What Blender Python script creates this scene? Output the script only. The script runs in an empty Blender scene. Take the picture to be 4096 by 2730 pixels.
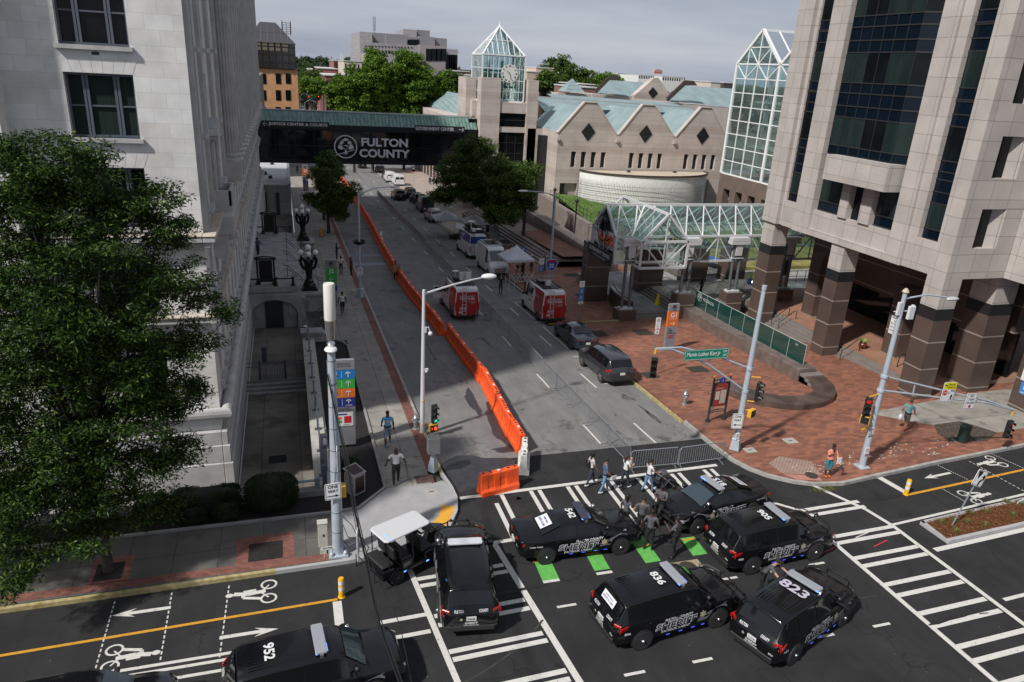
import bpy,bmesh,math,random
import numpy as np
from mathutils import Vector,Matrix
R=math.radians;pi=math.pi;sin=math.sin;cos=math.cos
random.seed(7);rng=np.random.default_rng(7)
sc=bpy.context.scene;COL=sc.collection
#camera, sky, sun, exposure
CX=Vector((0.95703731,-0.05132006,0.28538716));CY=Vector((-0.28498242,-0.34813982,0.89307541));CZ=Vector((0.05352195,-0.93603681,-0.34780811))
H=17.5;FP=2911.29
cd=bpy.data.cameras.new('camera');cam=bpy.data.objects.new('camera',cd);COL.objects.link(cam);sc.camera=cam
cd.sensor_width=36;cd.lens=FP/4096*36;cd.clip_start=.1;cd.clip_end=12000
cam.matrix_world=Matrix(((CX[0],-CX[1],-CX[2],0),(CY[0],-CY[1],-CY[2],0),(CZ[0],-CZ[1],-CZ[2],H),(0,0,0,1)))
SE=R(46);SD=Vector((-.894*cos(SE),-.447*cos(SE),sin(SE)))
w=bpy.data.worlds.new('World');sc.world=w;w.use_nodes=1
nt=w.node_tree;N=nt.nodes;Lk=nt.links;N.clear()
out=N.new('ShaderNodeOutputWorld');bg=N.new('ShaderNodeBackground');Lk.new(bg.outputs[0],out.inputs[0])
sky=N.new('ShaderNodeTexSky');sky.sky_type='NISHITA';sky.sun_disc=0;sky.sun_elevation=SE;sky.sun_rotation=math.atan2(SD.x,SD.y)
sky.air_density=1.2;sky.dust_density=2.0
tc=N.new('ShaderNodeTexCoord');mp=N.new('ShaderNodeMapping');mp.inputs['Scale'].default_value=(1.1,1.1,7.5);mp.inputs['Rotation'].default_value=(R(4),R(3),0)
Lk.new(tc.outputs['Generated'],mp.inputs[0])
nz=N.new('ShaderNodeTexNoise');nz.inputs['Scale'].default_value=1.9;nz.inputs['Detail'].default_value=7;nz.inputs['Roughness'].default_value=.52;Lk.new(mp.outputs[0],nz.inputs[0])
cr=N.new('ShaderNodeValToRGB');Lk.new(nz.outputs[0],cr.inputs[0])
cr.color_ramp.elements[0].position=.32;cr.color_ramp.elements[0].color=(3.0,3.35,4.3,1)
cr.color_ramp.elements[1].position=.68;cr.color_ramp.elements[1].color=(5.1,5.35,6.0,1)
mx=N.new('ShaderNodeMixRGB');mx.inputs[0].default_value=.86;Lk.new(sky.outputs[0],mx.inputs[1]);Lk.new(cr.outputs[0],mx.inputs[2])
sx_=N.new('ShaderNodeSeparateXYZ');Lk.new(tc.outputs['Generated'],sx_.inputs[0]);hr=N.new('ShaderNodeMapRange');hr.inputs[1].default_value=0;hr.inputs[2].default_value=.7;hr.inputs[3].default_value=1.26;hr.inputs[4].default_value=1.0;Lk.new(sx_.outputs[2],hr.inputs[0])
ml=N.new('ShaderNodeMixRGB');ml.blend_type='MULTIPLY';ml.inputs[0].default_value=1;Lk.new(mx.outputs[0],ml.inputs[1]);Lk.new(hr.outputs[0],ml.inputs[2])
Lk.new(ml.outputs[0],bg.inputs[0]);bg.inputs[1].default_value=.085
sd=bpy.data.lights.new('sun','SUN');sd.energy=4.5;sd.angle=R(2.6);sd.color=(1,.965,.92)
so=bpy.data.objects.new('sun',sd);COL.objects.link(so);so.rotation_euler=SD.to_track_quat('Z','Y').to_euler();so.location=(0,0,60)
sc.view_settings.view_transform='Standard';sc.view_settings.look='None';sc.view_settings.exposure=.12;sc.view_settings.gamma=1
#helpers
def gz(y):return 0. if y<27 else-.045*(min(y,350.)-27)
def ray(u,v):
 a,b=u-2048.,v-1365.
 return Vector((CX[0]*a+CX[1]*b+CX[2]*FP,CY[0]*a+CY[1]*b+CY[2]*FP,CZ[0]*a+CZ[1]*b+CZ[2]*FP))
def G(u,v,dz=0.):
 r=ray(u,v);y=30.
 for _ in range(60):
  t=(gz(y)+dz-H)/r.z;y=.5*y+.5*r.y*t
 return Vector((r.x*t,r.y*t,gz(r.y*t)+dz))
def PY(u,v,Y):r=ray(u,v);t=Y/r.y;return Vector((r.x*t,Y,H+r.z*t))
def PX(u,v,X):r=ray(u,v);t=X/r.x;return Vector((X,r.y*t,H+r.z*t))
def tag(o,label=None,cat=None,group=None,kind=None):
 for k,v in(('label',label),('category',cat),('group',group),('kind',kind)):
  if v:o[k]=v
 return o
def thing(name,label,cat,loc=(0,0,0),rz=0.,group=None,rx=0.,ry=0.):
 o=bpy.data.objects.new(name,None);COL.objects.link(o);o.location=loc;o.rotation_euler=(rx,ry,rz);o.empty_display_size=.2
 return tag(o,label,cat,group)
def rootinv(p):
 while p.parent:p=p.parent
 return p.matrix_basis.inverted()
#materials
MATS={}
def mat(name,col,rough=.6,metal=0.,var=0.,scale=3.,bump=0.,bscale=None,spec=.5,emit=None,es=1.,clear=None,coat=0.,detail=4,col2=None,stretch=None):
 if name in MATS:return MATS[name]
 m=bpy.data.materials.new(name);m.use_nodes=1;nt=m.node_tree;b=nt.nodes['Principled BSDF'];n=nt.nodes;l=nt.links
 b.inputs['Base Color'].default_value=(*col,1);b.inputs['Roughness'].default_value=rough;b.inputs['Metallic'].default_value=metal
 b.inputs['Specular IOR Level'].default_value=spec;b.inputs['Coat Weight'].default_value=coat
 if var or bump or col2:
  t=n.new('ShaderNodeTexCoord');z=n.new('ShaderNodeTexNoise');z.inputs['Scale'].default_value=scale;z.inputs['Detail'].default_value=detail
  src=t.outputs['Object']
  if stretch:
   q=n.new('ShaderNodeMapping');q.inputs['Scale'].default_value=stretch;l.new(src,q.inputs[0]);src=q.outputs[0]
  l.new(src,z.inputs[0])
  if var or col2:
   r=n.new('ShaderNodeValToRGB');l.new(z.outputs[0],r.inputs[0])
   a=col;c=col2 or tuple(min(1,x*(1+var))for x in col)
   a=tuple(x*(1-var)for x in col)
   r.color_ramp.elements[0].position=.3;r.color_ramp.elements[1].position=.7
   r.color_ramp.elements[0].color=(*a,1);r.color_ramp.elements[1].color=(*c,1);l.new(r.outputs[0],b.inputs['Base Color'])
  if bump:
   z2=n.new('ShaderNodeTexNoise');z2.inputs['Scale'].default_value=bscale or scale*6;z2.inputs['Detail'].default_value=3;l.new(src,z2.inputs[0])
   bp=n.new('ShaderNodeBump');bp.inputs['Strength'].default_value=bump;bp.inputs['Distance'].default_value=.02;l.new(z2.outputs[0],bp.inputs['Height']);l.new(bp.outputs[0],b.inputs['Normal'])
 if emit:b.inputs['Emission Color'].default_value=(*emit,1);b.inputs['Emission Strength'].default_value=es
 MATS[name]=m;return m
def brickmat(name,c1,c2,mortar,bw,bh,ms=.012,axis='xy',rough=.8,off=.5,var=.12,bias=0.,bump=.15,sq=1.,offs=(0,0,0),stain=None,stainc=(.05,.04,.035),nscale=.7,spec=.4,grain=0.,band=None):
 """blocks/panels/bricks in world metres; axis tells which two world axes lie in the face"""
 m=bpy.data.materials.new(name);m.use_nodes=1;nt=m.node_tree;b=nt.nodes['Principled BSDF'];n=nt.nodes;l=nt.links
 b.inputs['Roughness'].default_value=rough;b.inputs['Specular IOR Level'].default_value=spec
 g=n.new('ShaderNodeNewGeometry');sp=n.new('ShaderNodeSeparateXYZ');l.new(g.outputs['Position'],sp.inputs[0])
 cb=n.new('ShaderNodeCombineXYZ')
 ix={'x':0,'y':1,'z':2}
 if axis=='auto':
  sn=n.new('ShaderNodeSeparateXYZ');l.new(g.outputs['True Normal'],sn.inputs[0]);ab=n.new('ShaderNodeMath');ab.operation='ABSOLUTE';l.new(sn.outputs[0],ab.inputs[0])
  gt=n.new('ShaderNodeMath');gt.operation='GREATER_THAN';l.new(ab.outputs[0],gt.inputs[0]);gt.inputs[1].default_value=.7
  mxx=n.new('ShaderNodeMix');l.new(gt.outputs[0],mxx.inputs[0]);l.new(sp.outputs[0],mxx.inputs[2]);l.new(sp.outputs[1],mxx.inputs[3])
  l.new(mxx.outputs[0],cb.inputs[0]);l.new(sp.outputs[2],cb.inputs[1])
 else:
  l.new(sp.outputs[ix[axis[0]]],cb.inputs[0]);l.new(sp.outputs[ix[axis[1]]],cb.inputs[1])
 mp=n.new('ShaderNodeMapping');mp.inputs['Location'].default_value=offs;l.new(cb.outputs[0],mp.inputs[0])
 t=n.new('ShaderNodeTexBrick');l.new(mp.outputs[0],t.inputs[0]);t.offset=off;t.squash=sq
 t.inputs['Scale'].default_value=1;t.inputs['Brick Width'].default_value=bw;t.inputs['Row Height'].default_value=bh;t.inputs['Mortar Size'].default_value=ms;t.inputs['Bias'].default_value=bias;t.inputs['Mortar Smooth'].default_value=.1
 t.inputs['Color1'].default_value=(*c1,1);t.inputs['Color2'].default_value=(*c2,1);t.inputs['Mortar'].default_value=(*mortar,1)
 z=n.new('ShaderNodeTexNoise');z.inputs['Scale'].default_value=nscale;z.inputs['Detail'].default_value=6;l.new(g.outputs['Position'],z.inputs[0])
 mr=n.new('ShaderNodeMapRange');mr.inputs[1].default_value=.3;mr.inputs[2].default_value=.7;mr.inputs[3].default_value=1-var;mr.inputs[4].default_value=1+var;l.new(z.outputs[0],mr.inputs[0])
 mu=n.new('ShaderNodeMixRGB');mu.blend_type='MULTIPLY';mu.inputs[0].default_value=1;l.new(t.outputs[0],mu.inputs[1]);l.new(mr.outputs[0],mu.inputs[2])
 last=mu.outputs[0]
 if grain:
  gn=n.new('ShaderNodeTexNoise');gn.inputs['Scale'].default_value=22;gn.inputs['Detail'].default_value=2;l.new(g.outputs['Position'],gn.inputs[0])
  gm=n.new('ShaderNodeMapRange');gm.inputs[1].default_value=.3;gm.inputs[2].default_value=.7;gm.inputs[3].default_value=1-grain;gm.inputs[4].default_value=1+grain;l.new(gn.outputs[0],gm.inputs[0])
  g2=n.new('ShaderNodeMixRGB');g2.blend_type='MULTIPLY';g2.inputs[0].default_value=1;l.new(last,g2.inputs[1]);l.new(gm.outputs[0],g2.inputs[2]);last=g2.outputs[0]
 if band:
  q=n.new('ShaderNodeMath');q.operation='ADD';q.inputs[1].default_value=band[3];l.new(sp.outputs[2],q.inputs[0]);q2=n.new('ShaderNodeMath');q2.operation='FLOORED_MODULO';q2.inputs[1].default_value=band[0];l.new(q.outputs[0],q2.inputs[0]);q3=n.new('ShaderNodeMath');q3.operation='LESS_THAN';q3.inputs[1].default_value=band[1];l.new(q2.outputs[0],q3.inputs[0])
  q4=n.new('ShaderNodeMixRGB');q4.blend_type='MULTIPLY';l.new(q3.outputs[0],q4.inputs[0]);l.new(last,q4.inputs[1]);q4.inputs[2].default_value=(band[2],band[2]*.97,band[2]*.95,1);last=q4.outputs[0]
 if stain:
  s=n.new('ShaderNodeTexNoise');s.inputs['Scale'].default_value=stain;s.inputs['Detail'].default_value=5;l.new(g.outputs['Position'],s.inputs[0])
  r=n.new('ShaderNodeValToRGB');r.color_ramp.elements[0].position=.56;r.color_ramp.elements[1].position=.66;l.new(s.outputs[0],r.inputs[0])
  m2=n.new('ShaderNodeMixRGB');sf=n.new('ShaderNodeMath');sf.operation='MULTIPLY';sf.inputs[1].default_value=.55;l.new(r.outputs[0],sf.inputs[0]);l.new(sf.outputs[0],m2.inputs[0]);l.new(last,m2.inputs[1]);m2.inputs[2].default_value=(*stainc,1);last=m2.outputs[0]
 l.new(last,b.inputs['Base Color'])
 bp=n.new('ShaderNodeBump');bp.inputs['Strength'].default_value=bump;bp.inputs['Distance'].default_value=.01;bp.invert=1;l.new(t.outputs['Fac'],bp.inputs['Height']);l.new(bp.outputs[0],b.inputs['Normal'])
 MATS[name]=m;return m
def glassmat(name,tint=(.75,.9,.88),refl=.5,rough=.03,base=.12,body=0.,bc=(.5,.6,.58)):
 m=bpy.data.materials.new(name);m.use_nodes=1;nt=m.node_tree;n=nt.nodes;l=nt.links;n.clear()
 o=n.new('ShaderNodeOutputMaterial');tr=n.new('ShaderNodeBsdfTransparent');tr.inputs[0].default_value=(*tint,1);gl=n.new('ShaderNodeBsdfGlossy');gl.inputs['Roughness'].default_value=rough;gl.inputs[0].default_value=(.9,.95,.95,1)
 lw=n.new('ShaderNodeLayerWeight');lw.inputs[0].default_value=refl;ad=n.new('ShaderNodeMath');ad.operation='ADD';ad.inputs[1].default_value=base;ad.use_clamp=1;l.new(lw.outputs['Fresnel'],ad.inputs[0])
 mi=n.new('ShaderNodeMixShader');l.new(ad.outputs[0],mi.inputs[0]);df=n.new('ShaderNodeBsdfDiffuse');df.inputs[0].default_value=(*bc,1);m0=n.new('ShaderNodeMixShader');m0.inputs[0].default_value=body;l.new(tr.outputs[0],m0.inputs[1]);l.new(df.outputs[0],m0.inputs[2]);l.new(m0.outputs[0],mi.inputs[1]);l.new(gl.outputs[0],mi.inputs[2]);l.new(mi.outputs[0],o.inputs[0]);MATS[name]=m;return m
_tc={}
def textgeo(s,bold=0.):
 k=(s,bold)
 if k not in _tc:
  c=bpy.data.curves.new('t','FONT');c.body=s;c.size=1;c.offset=bold;c.resolution_u=3;c.align_x='CENTER';c.align_y='CENTER'
  o=bpy.data.objects.new('t',c);me=bpy.data.meshes.new_from_object(o)
  vs=[tuple(v.co)for v in me.vertices];fs=[tuple(p.vertices)for p in me.polygons]
  xs=[v[0]for v in vs]or[0];ys=[v[1]for v in vs]or[0]
  cx=(min(xs)+max(xs))/2;cy=(min(ys)+max(ys))/2
  _tc[k]=([(x-cx,y-cy)for x,y,_ in vs],fs,max(xs)-min(xs),max(ys)-min(ys));bpy.data.objects.remove(o);bpy.data.curves.remove(c);bpy.data.meshes.remove(me)
 return _tc[k]
class MB:
 def __init__(s):s.v=[];s.f=[];s.m=[]
 def add(s,vs,fs,mi=0):
  o=len(s.v);s.v+=[tuple(v)for v in vs];s.f+=[tuple(i+o for i in f)for f in fs];s.m+=[mi]*len(fs);return s
 def box(s,x0,y0,z0,x1,y1,z1,mi=0):
  return s.add([(x0,y0,z0),(x1,y0,z0),(x1,y1,z0),(x0,y1,z0),(x0,y0,z1),(x1,y0,z1),(x1,y1,z1),(x0,y1,z1)],[(0,3,2,1),(4,5,6,7),(0,1,5,4),(1,2,6,5),(2,3,7,6),(3,0,4,7)],mi)
 def obox(s,c,size,rz=0,mi=0,M=None):
  hx,hy,hz=[a/2 for a in size];M=M or(Matrix.Translation(c)@Matrix.Rotation(rz,4,'Z'))
  vs=[M@Vector((a*hx,b*hy,d*hz))for d in(-1,1)for a,b in((-1,-1),(1,-1),(1,1),(-1,1))]
  return s.add(vs,[(0,3,2,1),(4,5,6,7),(0,1,5,4),(1,2,6,5),(2,3,7,6),(3,0,4,7)],mi)
 def prism(s,poly,z0,z1,mi=0,M=None):
  n=len(poly);vs=[(*p,z0)for p in poly]+[(*p,z1)for p in poly]
  if M is not None:vs=[M@Vector(v)for v in vs]
  return s.add(vs,[tuple(range(n))[::-1],tuple(range(n,2*n))]+[(i,(i+1)%n,n+(i+1)%n,n+i)for i in range(n)],mi)
 def beam(s,p,q,w,h=None,mi=0,up=(0,0,1)):
  p,q=Vector(p),Vector(q);h=h or w;d=(q-p).normalized();u=Vector(up)
  if abs(d.dot(u))>.98:u=Vector((0,1,0))
  a=d.cross(u).normalized();b=a.cross(d)
  vs=[c+a*w/2*i+b*h/2*j for c in(p,q)for i,j in((-1,-1),(1,-1),(1,1),(-1,1))]
  return s.add(vs,[(0,1,2,3),(4,7,6,5),(0,4,5,1),(1,5,6,2),(2,6,7,3),(3,7,4,0)],mi)
 def tube(s,p,q,r,r2=None,n=8,mi=0):
  return s.path([p,q],[r,r if r2 is None else r2],n,mi)
 def path(s,pts,r,n=6,mi=0,cap=1):
  pts=[Vector(p)for p in pts];rs=r if isinstance(r,(list,tuple))else[r]*len(pts);rings=[];prev=None
  for i,p in enumerate(pts):
   d=(pts[min(i+1,len(pts)-1)]-pts[max(i-1,0)]).normalized()
   u=prev if prev is not None and abs(prev.dot(d))<.95 else(Vector((0,0,1))if abs(d.z)<.9 else Vector((1,0,0)))
   a=d.cross(u).normalized();b=a.cross(d).normalized();prev=b
   rings.append([p+a*rs[i]*cos(2*pi*k/n)+b*rs[i]*sin(2*pi*k/n)for k in range(n)])
  vs=[v for rr in rings for v in rr];fs=[]
  for i in range(len(pts)-1):
   for k in range(n):fs.append((i*n+k,i*n+(k+1)%n,(i+1)*n+(k+1)%n,(i+1)*n+k))
  if cap:fs+=[tuple(range(n))[::-1],tuple(range((len(pts)-1)*n,len(pts)*n))]
  return s.add(vs,fs,mi)
 def lathe(s,prof,n=16,c=(0,0,0),mi=0,axis='z',sx=1.,sy=1.):
  vs=[];fs=[]
  for r,z in prof:
   for k in range(n):
    a=2*pi*k/n;x,y=r*cos(a)*sx,r*sin(a)*sy
    vs.append({'z':(c[0]+x,c[1]+y,c[2]+z),'y':(c[0]+x,c[1]+z,c[2]+y),'x':(c[0]+z,c[1]+x,c[2]+y)}[axis])
  for i in range(len(prof)-1):
   for k in range(n):fs.append((i*n+k,i*n+(k+1)%n,(i+1)*n+(k+1)%n,(i+1)*n+k))
  fs+=[tuple(range(n))[::-1],tuple(range((len(prof)-1)*n,len(prof)*n))]
  return s.add(vs,fs,mi)
 def sphere(s,c,r,n=10,m=6,mi=0,sz=1.,sx=1.,sy=1.):
  return s.lathe([(max(1e-4,r*sin(pi*i/m)),-r*cos(pi*i/m)*sz)for i in range(m+1)],n,c,mi,sx=sx,sy=sy)
 def poly(s,pts,mi=0):return s.add(pts,[tuple(range(len(pts)))],mi)
 def text(s,t,o,xd,yd,size,mi=0,bold=.0,sx=1.,shear=0.,width=None,height=None,depth=0.):
  vs,fs,w,h=textgeo(t,bold);xd=Vector(xd).normalized();yd=Vector(yd).normalized();o=Vector(o);nn=xd.cross(yd)
  if width:sx=width/max(w,1e-6)/size
  if height:size2=height/max(h,1e-6)
  else:size2=size
  kx=size*sx
  P=[o+xd*((x)*kx+y*shear*size2)+yd*y*size2 for x,y in vs]
  if depth:
   s.add([p+nn*depth for p in P],fs,mi)
   ec={}
   for f in fs:
    for i in range(len(f)):
     e=(f[i],f[(i+1)%len(f)]);ek=tuple(sorted(e));ec[ek]=ec.get(ek,0)+1
   be=[e for e,c in ec.items()if c==1]
   return s.add([p+nn*d for d in(0,depth)for p in P],[(a,b,b+len(P),a+len(P))for a,b in be],mi)
  return s.add(P,fs,mi)
 def map(s,fn):s.v=[tuple(fn(Vector(v)))for v in s.v];return s
 def build(s,name,mats,parent=None,sm=0,bevel=0.,w=0,rc=1,angle=35,kind=None,segs=1):
  if not isinstance(mats,(list,tuple)):mats=[mats]
  vs=s.v
  if parent is not None and w:
   M=rootinv(parent);vs=[tuple(M@Vector(v))for v in vs]
  me=bpy.data.meshes.new(name);me.from_pydata(vs,[],s.f);me.validate()
  for m in mats:me.materials.append(m)
  if len(mats)>1 and len(me.polygons)==len(s.m):me.polygons.foreach_set('material_index',s.m)
  if rc and len(s.f)<60000:
   b=bmesh.new();b.from_mesh(me);bmesh.ops.recalc_face_normals(b,faces=b.faces);b.to_mesh(me);b.free()
  if sm:
   me.shade_smooth();me.set_sharp_from_angle(angle=R(angle))
  o=bpy.data.objects.new(name,me);COL.objects.link(o)
  if parent is not None:o.parent=parent
  if bevel:
   q=o.modifiers.new('b','BEVEL');q.width=bevel;q.segments=segs;q.limit_method='ANGLE';q.angle_limit=R(30);q.harden_normals=0
  if kind:o['kind']=kind
  return o
def copytree(o,parent=None):
 c=o.copy();COL.objects.link(c);c.parent=parent
 for ch in list(o.children):copytree(ch,c)
 return c
def lerp(a,b,t):return a+(b-a)*t
def interp(tab,x,j):
 if x<=tab[0][0]:return tab[0][j]
 for a,b in zip(tab,tab[1:]):
  if x<=b[0]:return lerp(a[j],b[j],(x-a[0])/(b[0]-a[0]))
 return tab[-1][j]
def wornpaint(name,c,under=(.03,.03,.03),th=.36):
 m=mat(name,c,.75);nt=m.node_tree;n=nt.nodes;l=nt.links;b=n['Principled BSDF'];g=n.new('ShaderNodeNewGeometry');z=n.new('ShaderNodeTexNoise');z.inputs['Scale'].default_value=7;z.inputs['Detail'].default_value=9;z.inputs['Roughness'].default_value=.75;l.new(g.outputs['Position'],z.inputs[0])
 r=n.new('ShaderNodeValToRGB');l.new(z.outputs[0],r.inputs[0]);e=r.color_ramp.elements;e[0].position=th-.02;e[0].color=(*under,1);e[1].position=th+.03;e[1].color=(*[x*.86 for x in c],1);k=e.new(.62);k.color=(*c,1);l.new(r.outputs[0],b.inputs['Base Color']);return m
WHITE=mat('white_paint',(.72,.72,.72),.45,var=.05);PAINT=wornpaint('road_paint_white',(.56,.55,.51));YEL=wornpaint('road_paint_yellow',(.56,.27,.02))
BLACK=mat('black_metal',(.012,.012,.013),.45);RUB=mat('rubber',(.018,.018,.019),.85);CHR=mat('chrome',(.6,.6,.6),.2,.9);STEEL=mat('galvanised_steel',(.36,.38,.40),.42,.65,var=.12,scale=8)
POLE=mat('silver_grey_pole',(.42,.47,.52),.4,.25,var=.08,scale=2,bump=.05);REDL=mat('red_lens',(.34,.008,.006),.2);BLK=mat('black_paint_sign',(.01,.01,.01),.5)
#ground
def asph(name,base,var,patch,crack=1,spec=.35,rough=.85,patchc=None,ps=.35,pth=(.55,.63),grain=.25,specks=0):
 m=bpy.data.materials.new(name);m.use_nodes=1;nt=m.node_tree;b=nt.nodes['Principled BSDF'];n=nt.nodes;l=nt.links
 b.inputs['Roughness'].default_value=rough;b.inputs['Specular IOR Level'].default_value=spec
 g=n.new('ShaderNodeNewGeometry')
 def noise(sc,d=5,r=.6,vec=None):
  z=n.new('ShaderNodeTexNoise');z.inputs['Scale'].default_value=sc;z.inputs['Detail'].default_value=d;z.inputs['Roughness'].default_value=r;l.new(vec or g.outputs['Position'],z.inputs[0]);return z.outputs[0]
 def mr(i,a,c,d,e):
  q=n.new('ShaderNodeMapRange');l.new(i,q.inputs[0])
  for k,x in zip((1,2,3,4),(a,c,d,e)):q.inputs[k].default_value=x
  return q.outputs[0]
 def mix(mode,f,a,c):
  q=n.new('ShaderNodeMixRGB');q.blend_type=mode
  for i,x in enumerate((f,a,c)):
   if isinstance(x,(int,float)):q.inputs[i].default_value=x if i==0 else(x,x,x,1)
   elif isinstance(x,tuple):q.inputs[i].default_value=(*x,1)
   else:l.new(x,q.inputs[i])
  return q.outputs[0]
 mp=n.new('ShaderNodeMapping');mp.inputs['Scale'].default_value=(2.2,.35,1);l.new(g.outputs['Position'],mp.inputs[0])
 c=mix('MULTIPLY',1.,tuple(base),mr(noise(.5,6),.3,.7,1-var,1+var))
 c=mix('MULTIPLY',1.,c,mr(noise(28,2,.7),.3,.7,1-grain,1+grain))
 c=mix('MULTIPLY',1.,c,mr(noise(.8,5,.6,mp.outputs[0]),.35,.7,1.08,.86))
 if patch:c=mix('MIX',mr(noise(ps,6,.7),pth[0],pth[1],0,patch),c,patchc or tuple(x*.3 for x in base))
 if crack:
  v=n.new('ShaderNodeTexVoronoi');v.feature='DISTANCE_TO_EDGE';v.inputs['Scale'].default_value=.33
  nn=n.new('ShaderNodeTexNoise');nn.inputs['Scale'].default_value=1.3;nn.inputs['Detail'].default_value=6;l.new(g.outputs['Position'],nn.inputs[0])
  ad=n.new('ShaderNodeMixRGB');ad.blend_type='ADD';ad.inputs[0].default_value=1.1;l.new(g.outputs['Position'],ad.inputs[1]);l.new(nn.outputs['Color'],ad.inputs[2]);l.new(ad.outputs[0],v.inputs[0])
  ck=mr(v.outputs['Distance'],.0,.012,.55,0.);cm=mr(noise(.25,2),.45,.55,0,1);k=mix('MULTIPLY',1.,ck,cm)
  c=mix('MIX',k,c,tuple(x*.25 for x in base))
 if specks:
  v=n.new('ShaderNodeTexVoronoi');v.inputs['Scale'].default_value=3.2;l.new(g.outputs['Position'],v.inputs[0]);s1=mr(v.outputs['Distance'],.03,.05,1,0);s2=mr(noise(.5,4),.5,.56,0,1);c=mix('MIX',mix('MULTIPLY',1.,s1,s2),c,(.30,.29,.26))
 l.new(c,b.inputs['Base Color'])
 bp=n.new('ShaderNodeBump');bp.inputs['Strength'].default_value=.25;bp.inputs['Distance'].default_value=.01;l.new(noise(40,2,.7),bp.inputs['Height']);l.new(bp.outputs[0],b.inputs['Normal'])
 MATS[name]=m;return m
A_NEW=asph('new_asphalt',(.025,.0248,.0258),.25,.4,True,patchc=(.048,.045,.040),ps=1.1,pth=(.60,.74),rough=.85,spec=.22,specks=1)
A_OLD=asph('old_road',(.165,.162,.157),.15,.72,True,patchc=(.045,.045,.047),ps=.42,pth=(.585,.66))
A_FAR=asph('far_road',(.16,.16,.165),.2,.5,False)
GRASSY=mat('distant_ground',(.05,.065,.035),.9,var=.4,scale=.02,col2=(.11,.11,.08))
CONC=brickmat('pavement_concrete',(.27,.25,.22),(.235,.22,.195),(.05,.045,.04),1.55,1.9,.012,'xy',.85,0.,.16,stain=1.3,stainc=(.09,.075,.055),grain=.08)
CONC2=mat('new_pale_concrete',(.29,.287,.29),.8,var=.08,scale=2,bump=.1)
KERB=mat('granite_kerb',(.30,.29,.27),.8,var=.2,scale=3,bump=.3);BRK=brickmat('brick_strip',(.24,.085,.06),(.14,.05,.038),(.10,.08,.07),.2,.1,.008,'xy',.85,.5,.2)
PLAZA=brickmat('plaza_brick',(.285,.115,.068),(.145,.062,.044),(.12,.07,.055),.40,.2,.006,'xy',.75,.5,.14,stain=.3,stainc=(.15,.068,.05),nscale=.28)
MULCH=mat('mulch',(.012,.010,.009),.95,var=.5,scale=9,bump=.8)
def sheet(name,polys,dz,m,skirt=0.,kind='structure',parent=None):
 bm=bmesh.new()
 for p in polys:
  bm.faces.new([bm.verts.new((x,y,0))for x,y in p])
 for yy in(27.,350.):
  bmesh.ops.bisect_plane(bm,geom=bm.verts[:]+bm.edges[:]+bm.faces[:],plane_co=(0,yy,0),plane_no=(0,1,0))
 bmesh.ops.triangulate(bm,faces=bm.faces[:])
 for v in bm.verts:v.co.z=gz(v.co.y)+dz
 bm.normal_update()
 for f in bm.faces:
  if f.normal.z<0:f.normal_flip()
 if skirt:
  for e in[e for e in bm.edges if len(e.link_faces)==1]:
   a,b=e.verts;c=bm.verts.new(a.co-Vector((0,0,skirt)));d=bm.verts.new(b.co-Vector((0,0,skirt)));bm.faces.new((a,b,d,c))
 me=bpy.data.meshes.new(name);bm.to_mesh(me);bm.free();me.materials.append(m)
 o=bpy.data.objects.new(name,me);COL.objects.link(o);o['kind']=kind
 return o
def rect(x0,y0,x1,y1):return[(x0,y0),(x1,y0),(x1,y1),(x0,y1)]
sheet('ground',[rect(-6000,-200,-3.6,28.05),rect(-6000,28.05,-45,33.3),rect(-6000,33.3,-3.6,9000),rect(.95,-200,6000,9000),rect(-3.6,-200,.95,28.0),rect(-3.6,141,.95,9000)],-.03,GRASSY)
sheet('cross_street',[[(-90,-30),(120,-30),(120,34),(20.6,29.6),(6.0,29.6),(6.0,23.4),(-90,22.9)]],0,A_NEW)
sheet('road',[rect(5.8,29.6,20.9,189)],.004,A_OLD)
sheet('far_street',[rect(-200,189,260,204),rect(3.5,204,21.5,2500)],.0,A_FAR)
sheet('pavement',[[(3.5,27.7),(5.5,27.7),(5.5,49),(3.5,49)],[(2.25,49),(5.5,49),(5.5,78),(2.25,78)],[(.65,78),(5.5,78),(5.5,186),(.65,186)]],.15,CONC,.2)
sheet('brick_strip',[rect(5.5,29,6.0,186)],.153,BRK)
bedk=[(-60,26.2),(1.0,26.2),(2.2,26.3),(3.5,27.75)]
sheet('corner_pavement',[[(1.25,26.2),(2.2,26.3),(3.5,27.7),(5.5,27.7),(6.0,27.9),(6.3,27.2),(6.3,26.4),(6.05,25.4),(5.55,24.5),(4.9,23.95),(3.6,23.3),(1.45,23.1),(1.25,23.1)]],.152,CONC2,.16)
sheet('side_pavement',[[(-60,23.0),(1.25,23.12),(1.25,26.2),(-60,26.2)]],.15,brickmat('side_pavement_shaded_concrete',(.10,.095,.085),(.088,.083,.075),(.03,.027,.024),1.55,1.9,.012,'xy',.85,0.,.16,stain=1.3,stainc=(.07,.06,.05),grain=.08),.16)  # darker copy of the pavement concrete, with shade put into its colour
sheet('side_brick_strip',[[(-60,23.1),(1.25,23.2),(1.25,23.62),(-60,23.52)],rect(-2.5,23.61,-.42,25.25),rect(-7.3,23.57,-6.0,25.05),rect(-12.3,23.56,-11,25.05)],.1555,BRK)
sheet('tree_pits',[rect(-2.06,23.7,-.84,24.8),rect(-7.15,23.72,-6.25,24.7)],.159,MULCH)
sheet('tactile_ramp',[[(5.59,25.92),(6.12,25.71),(5.92,25.1),(5.6,24.6),(4.97,23.97),(4.78,24.5),(5.34,25.21)]],.157,mat('yellow_ramp',(.60,.30,.03),.75,var=.12,scale=4))
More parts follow.
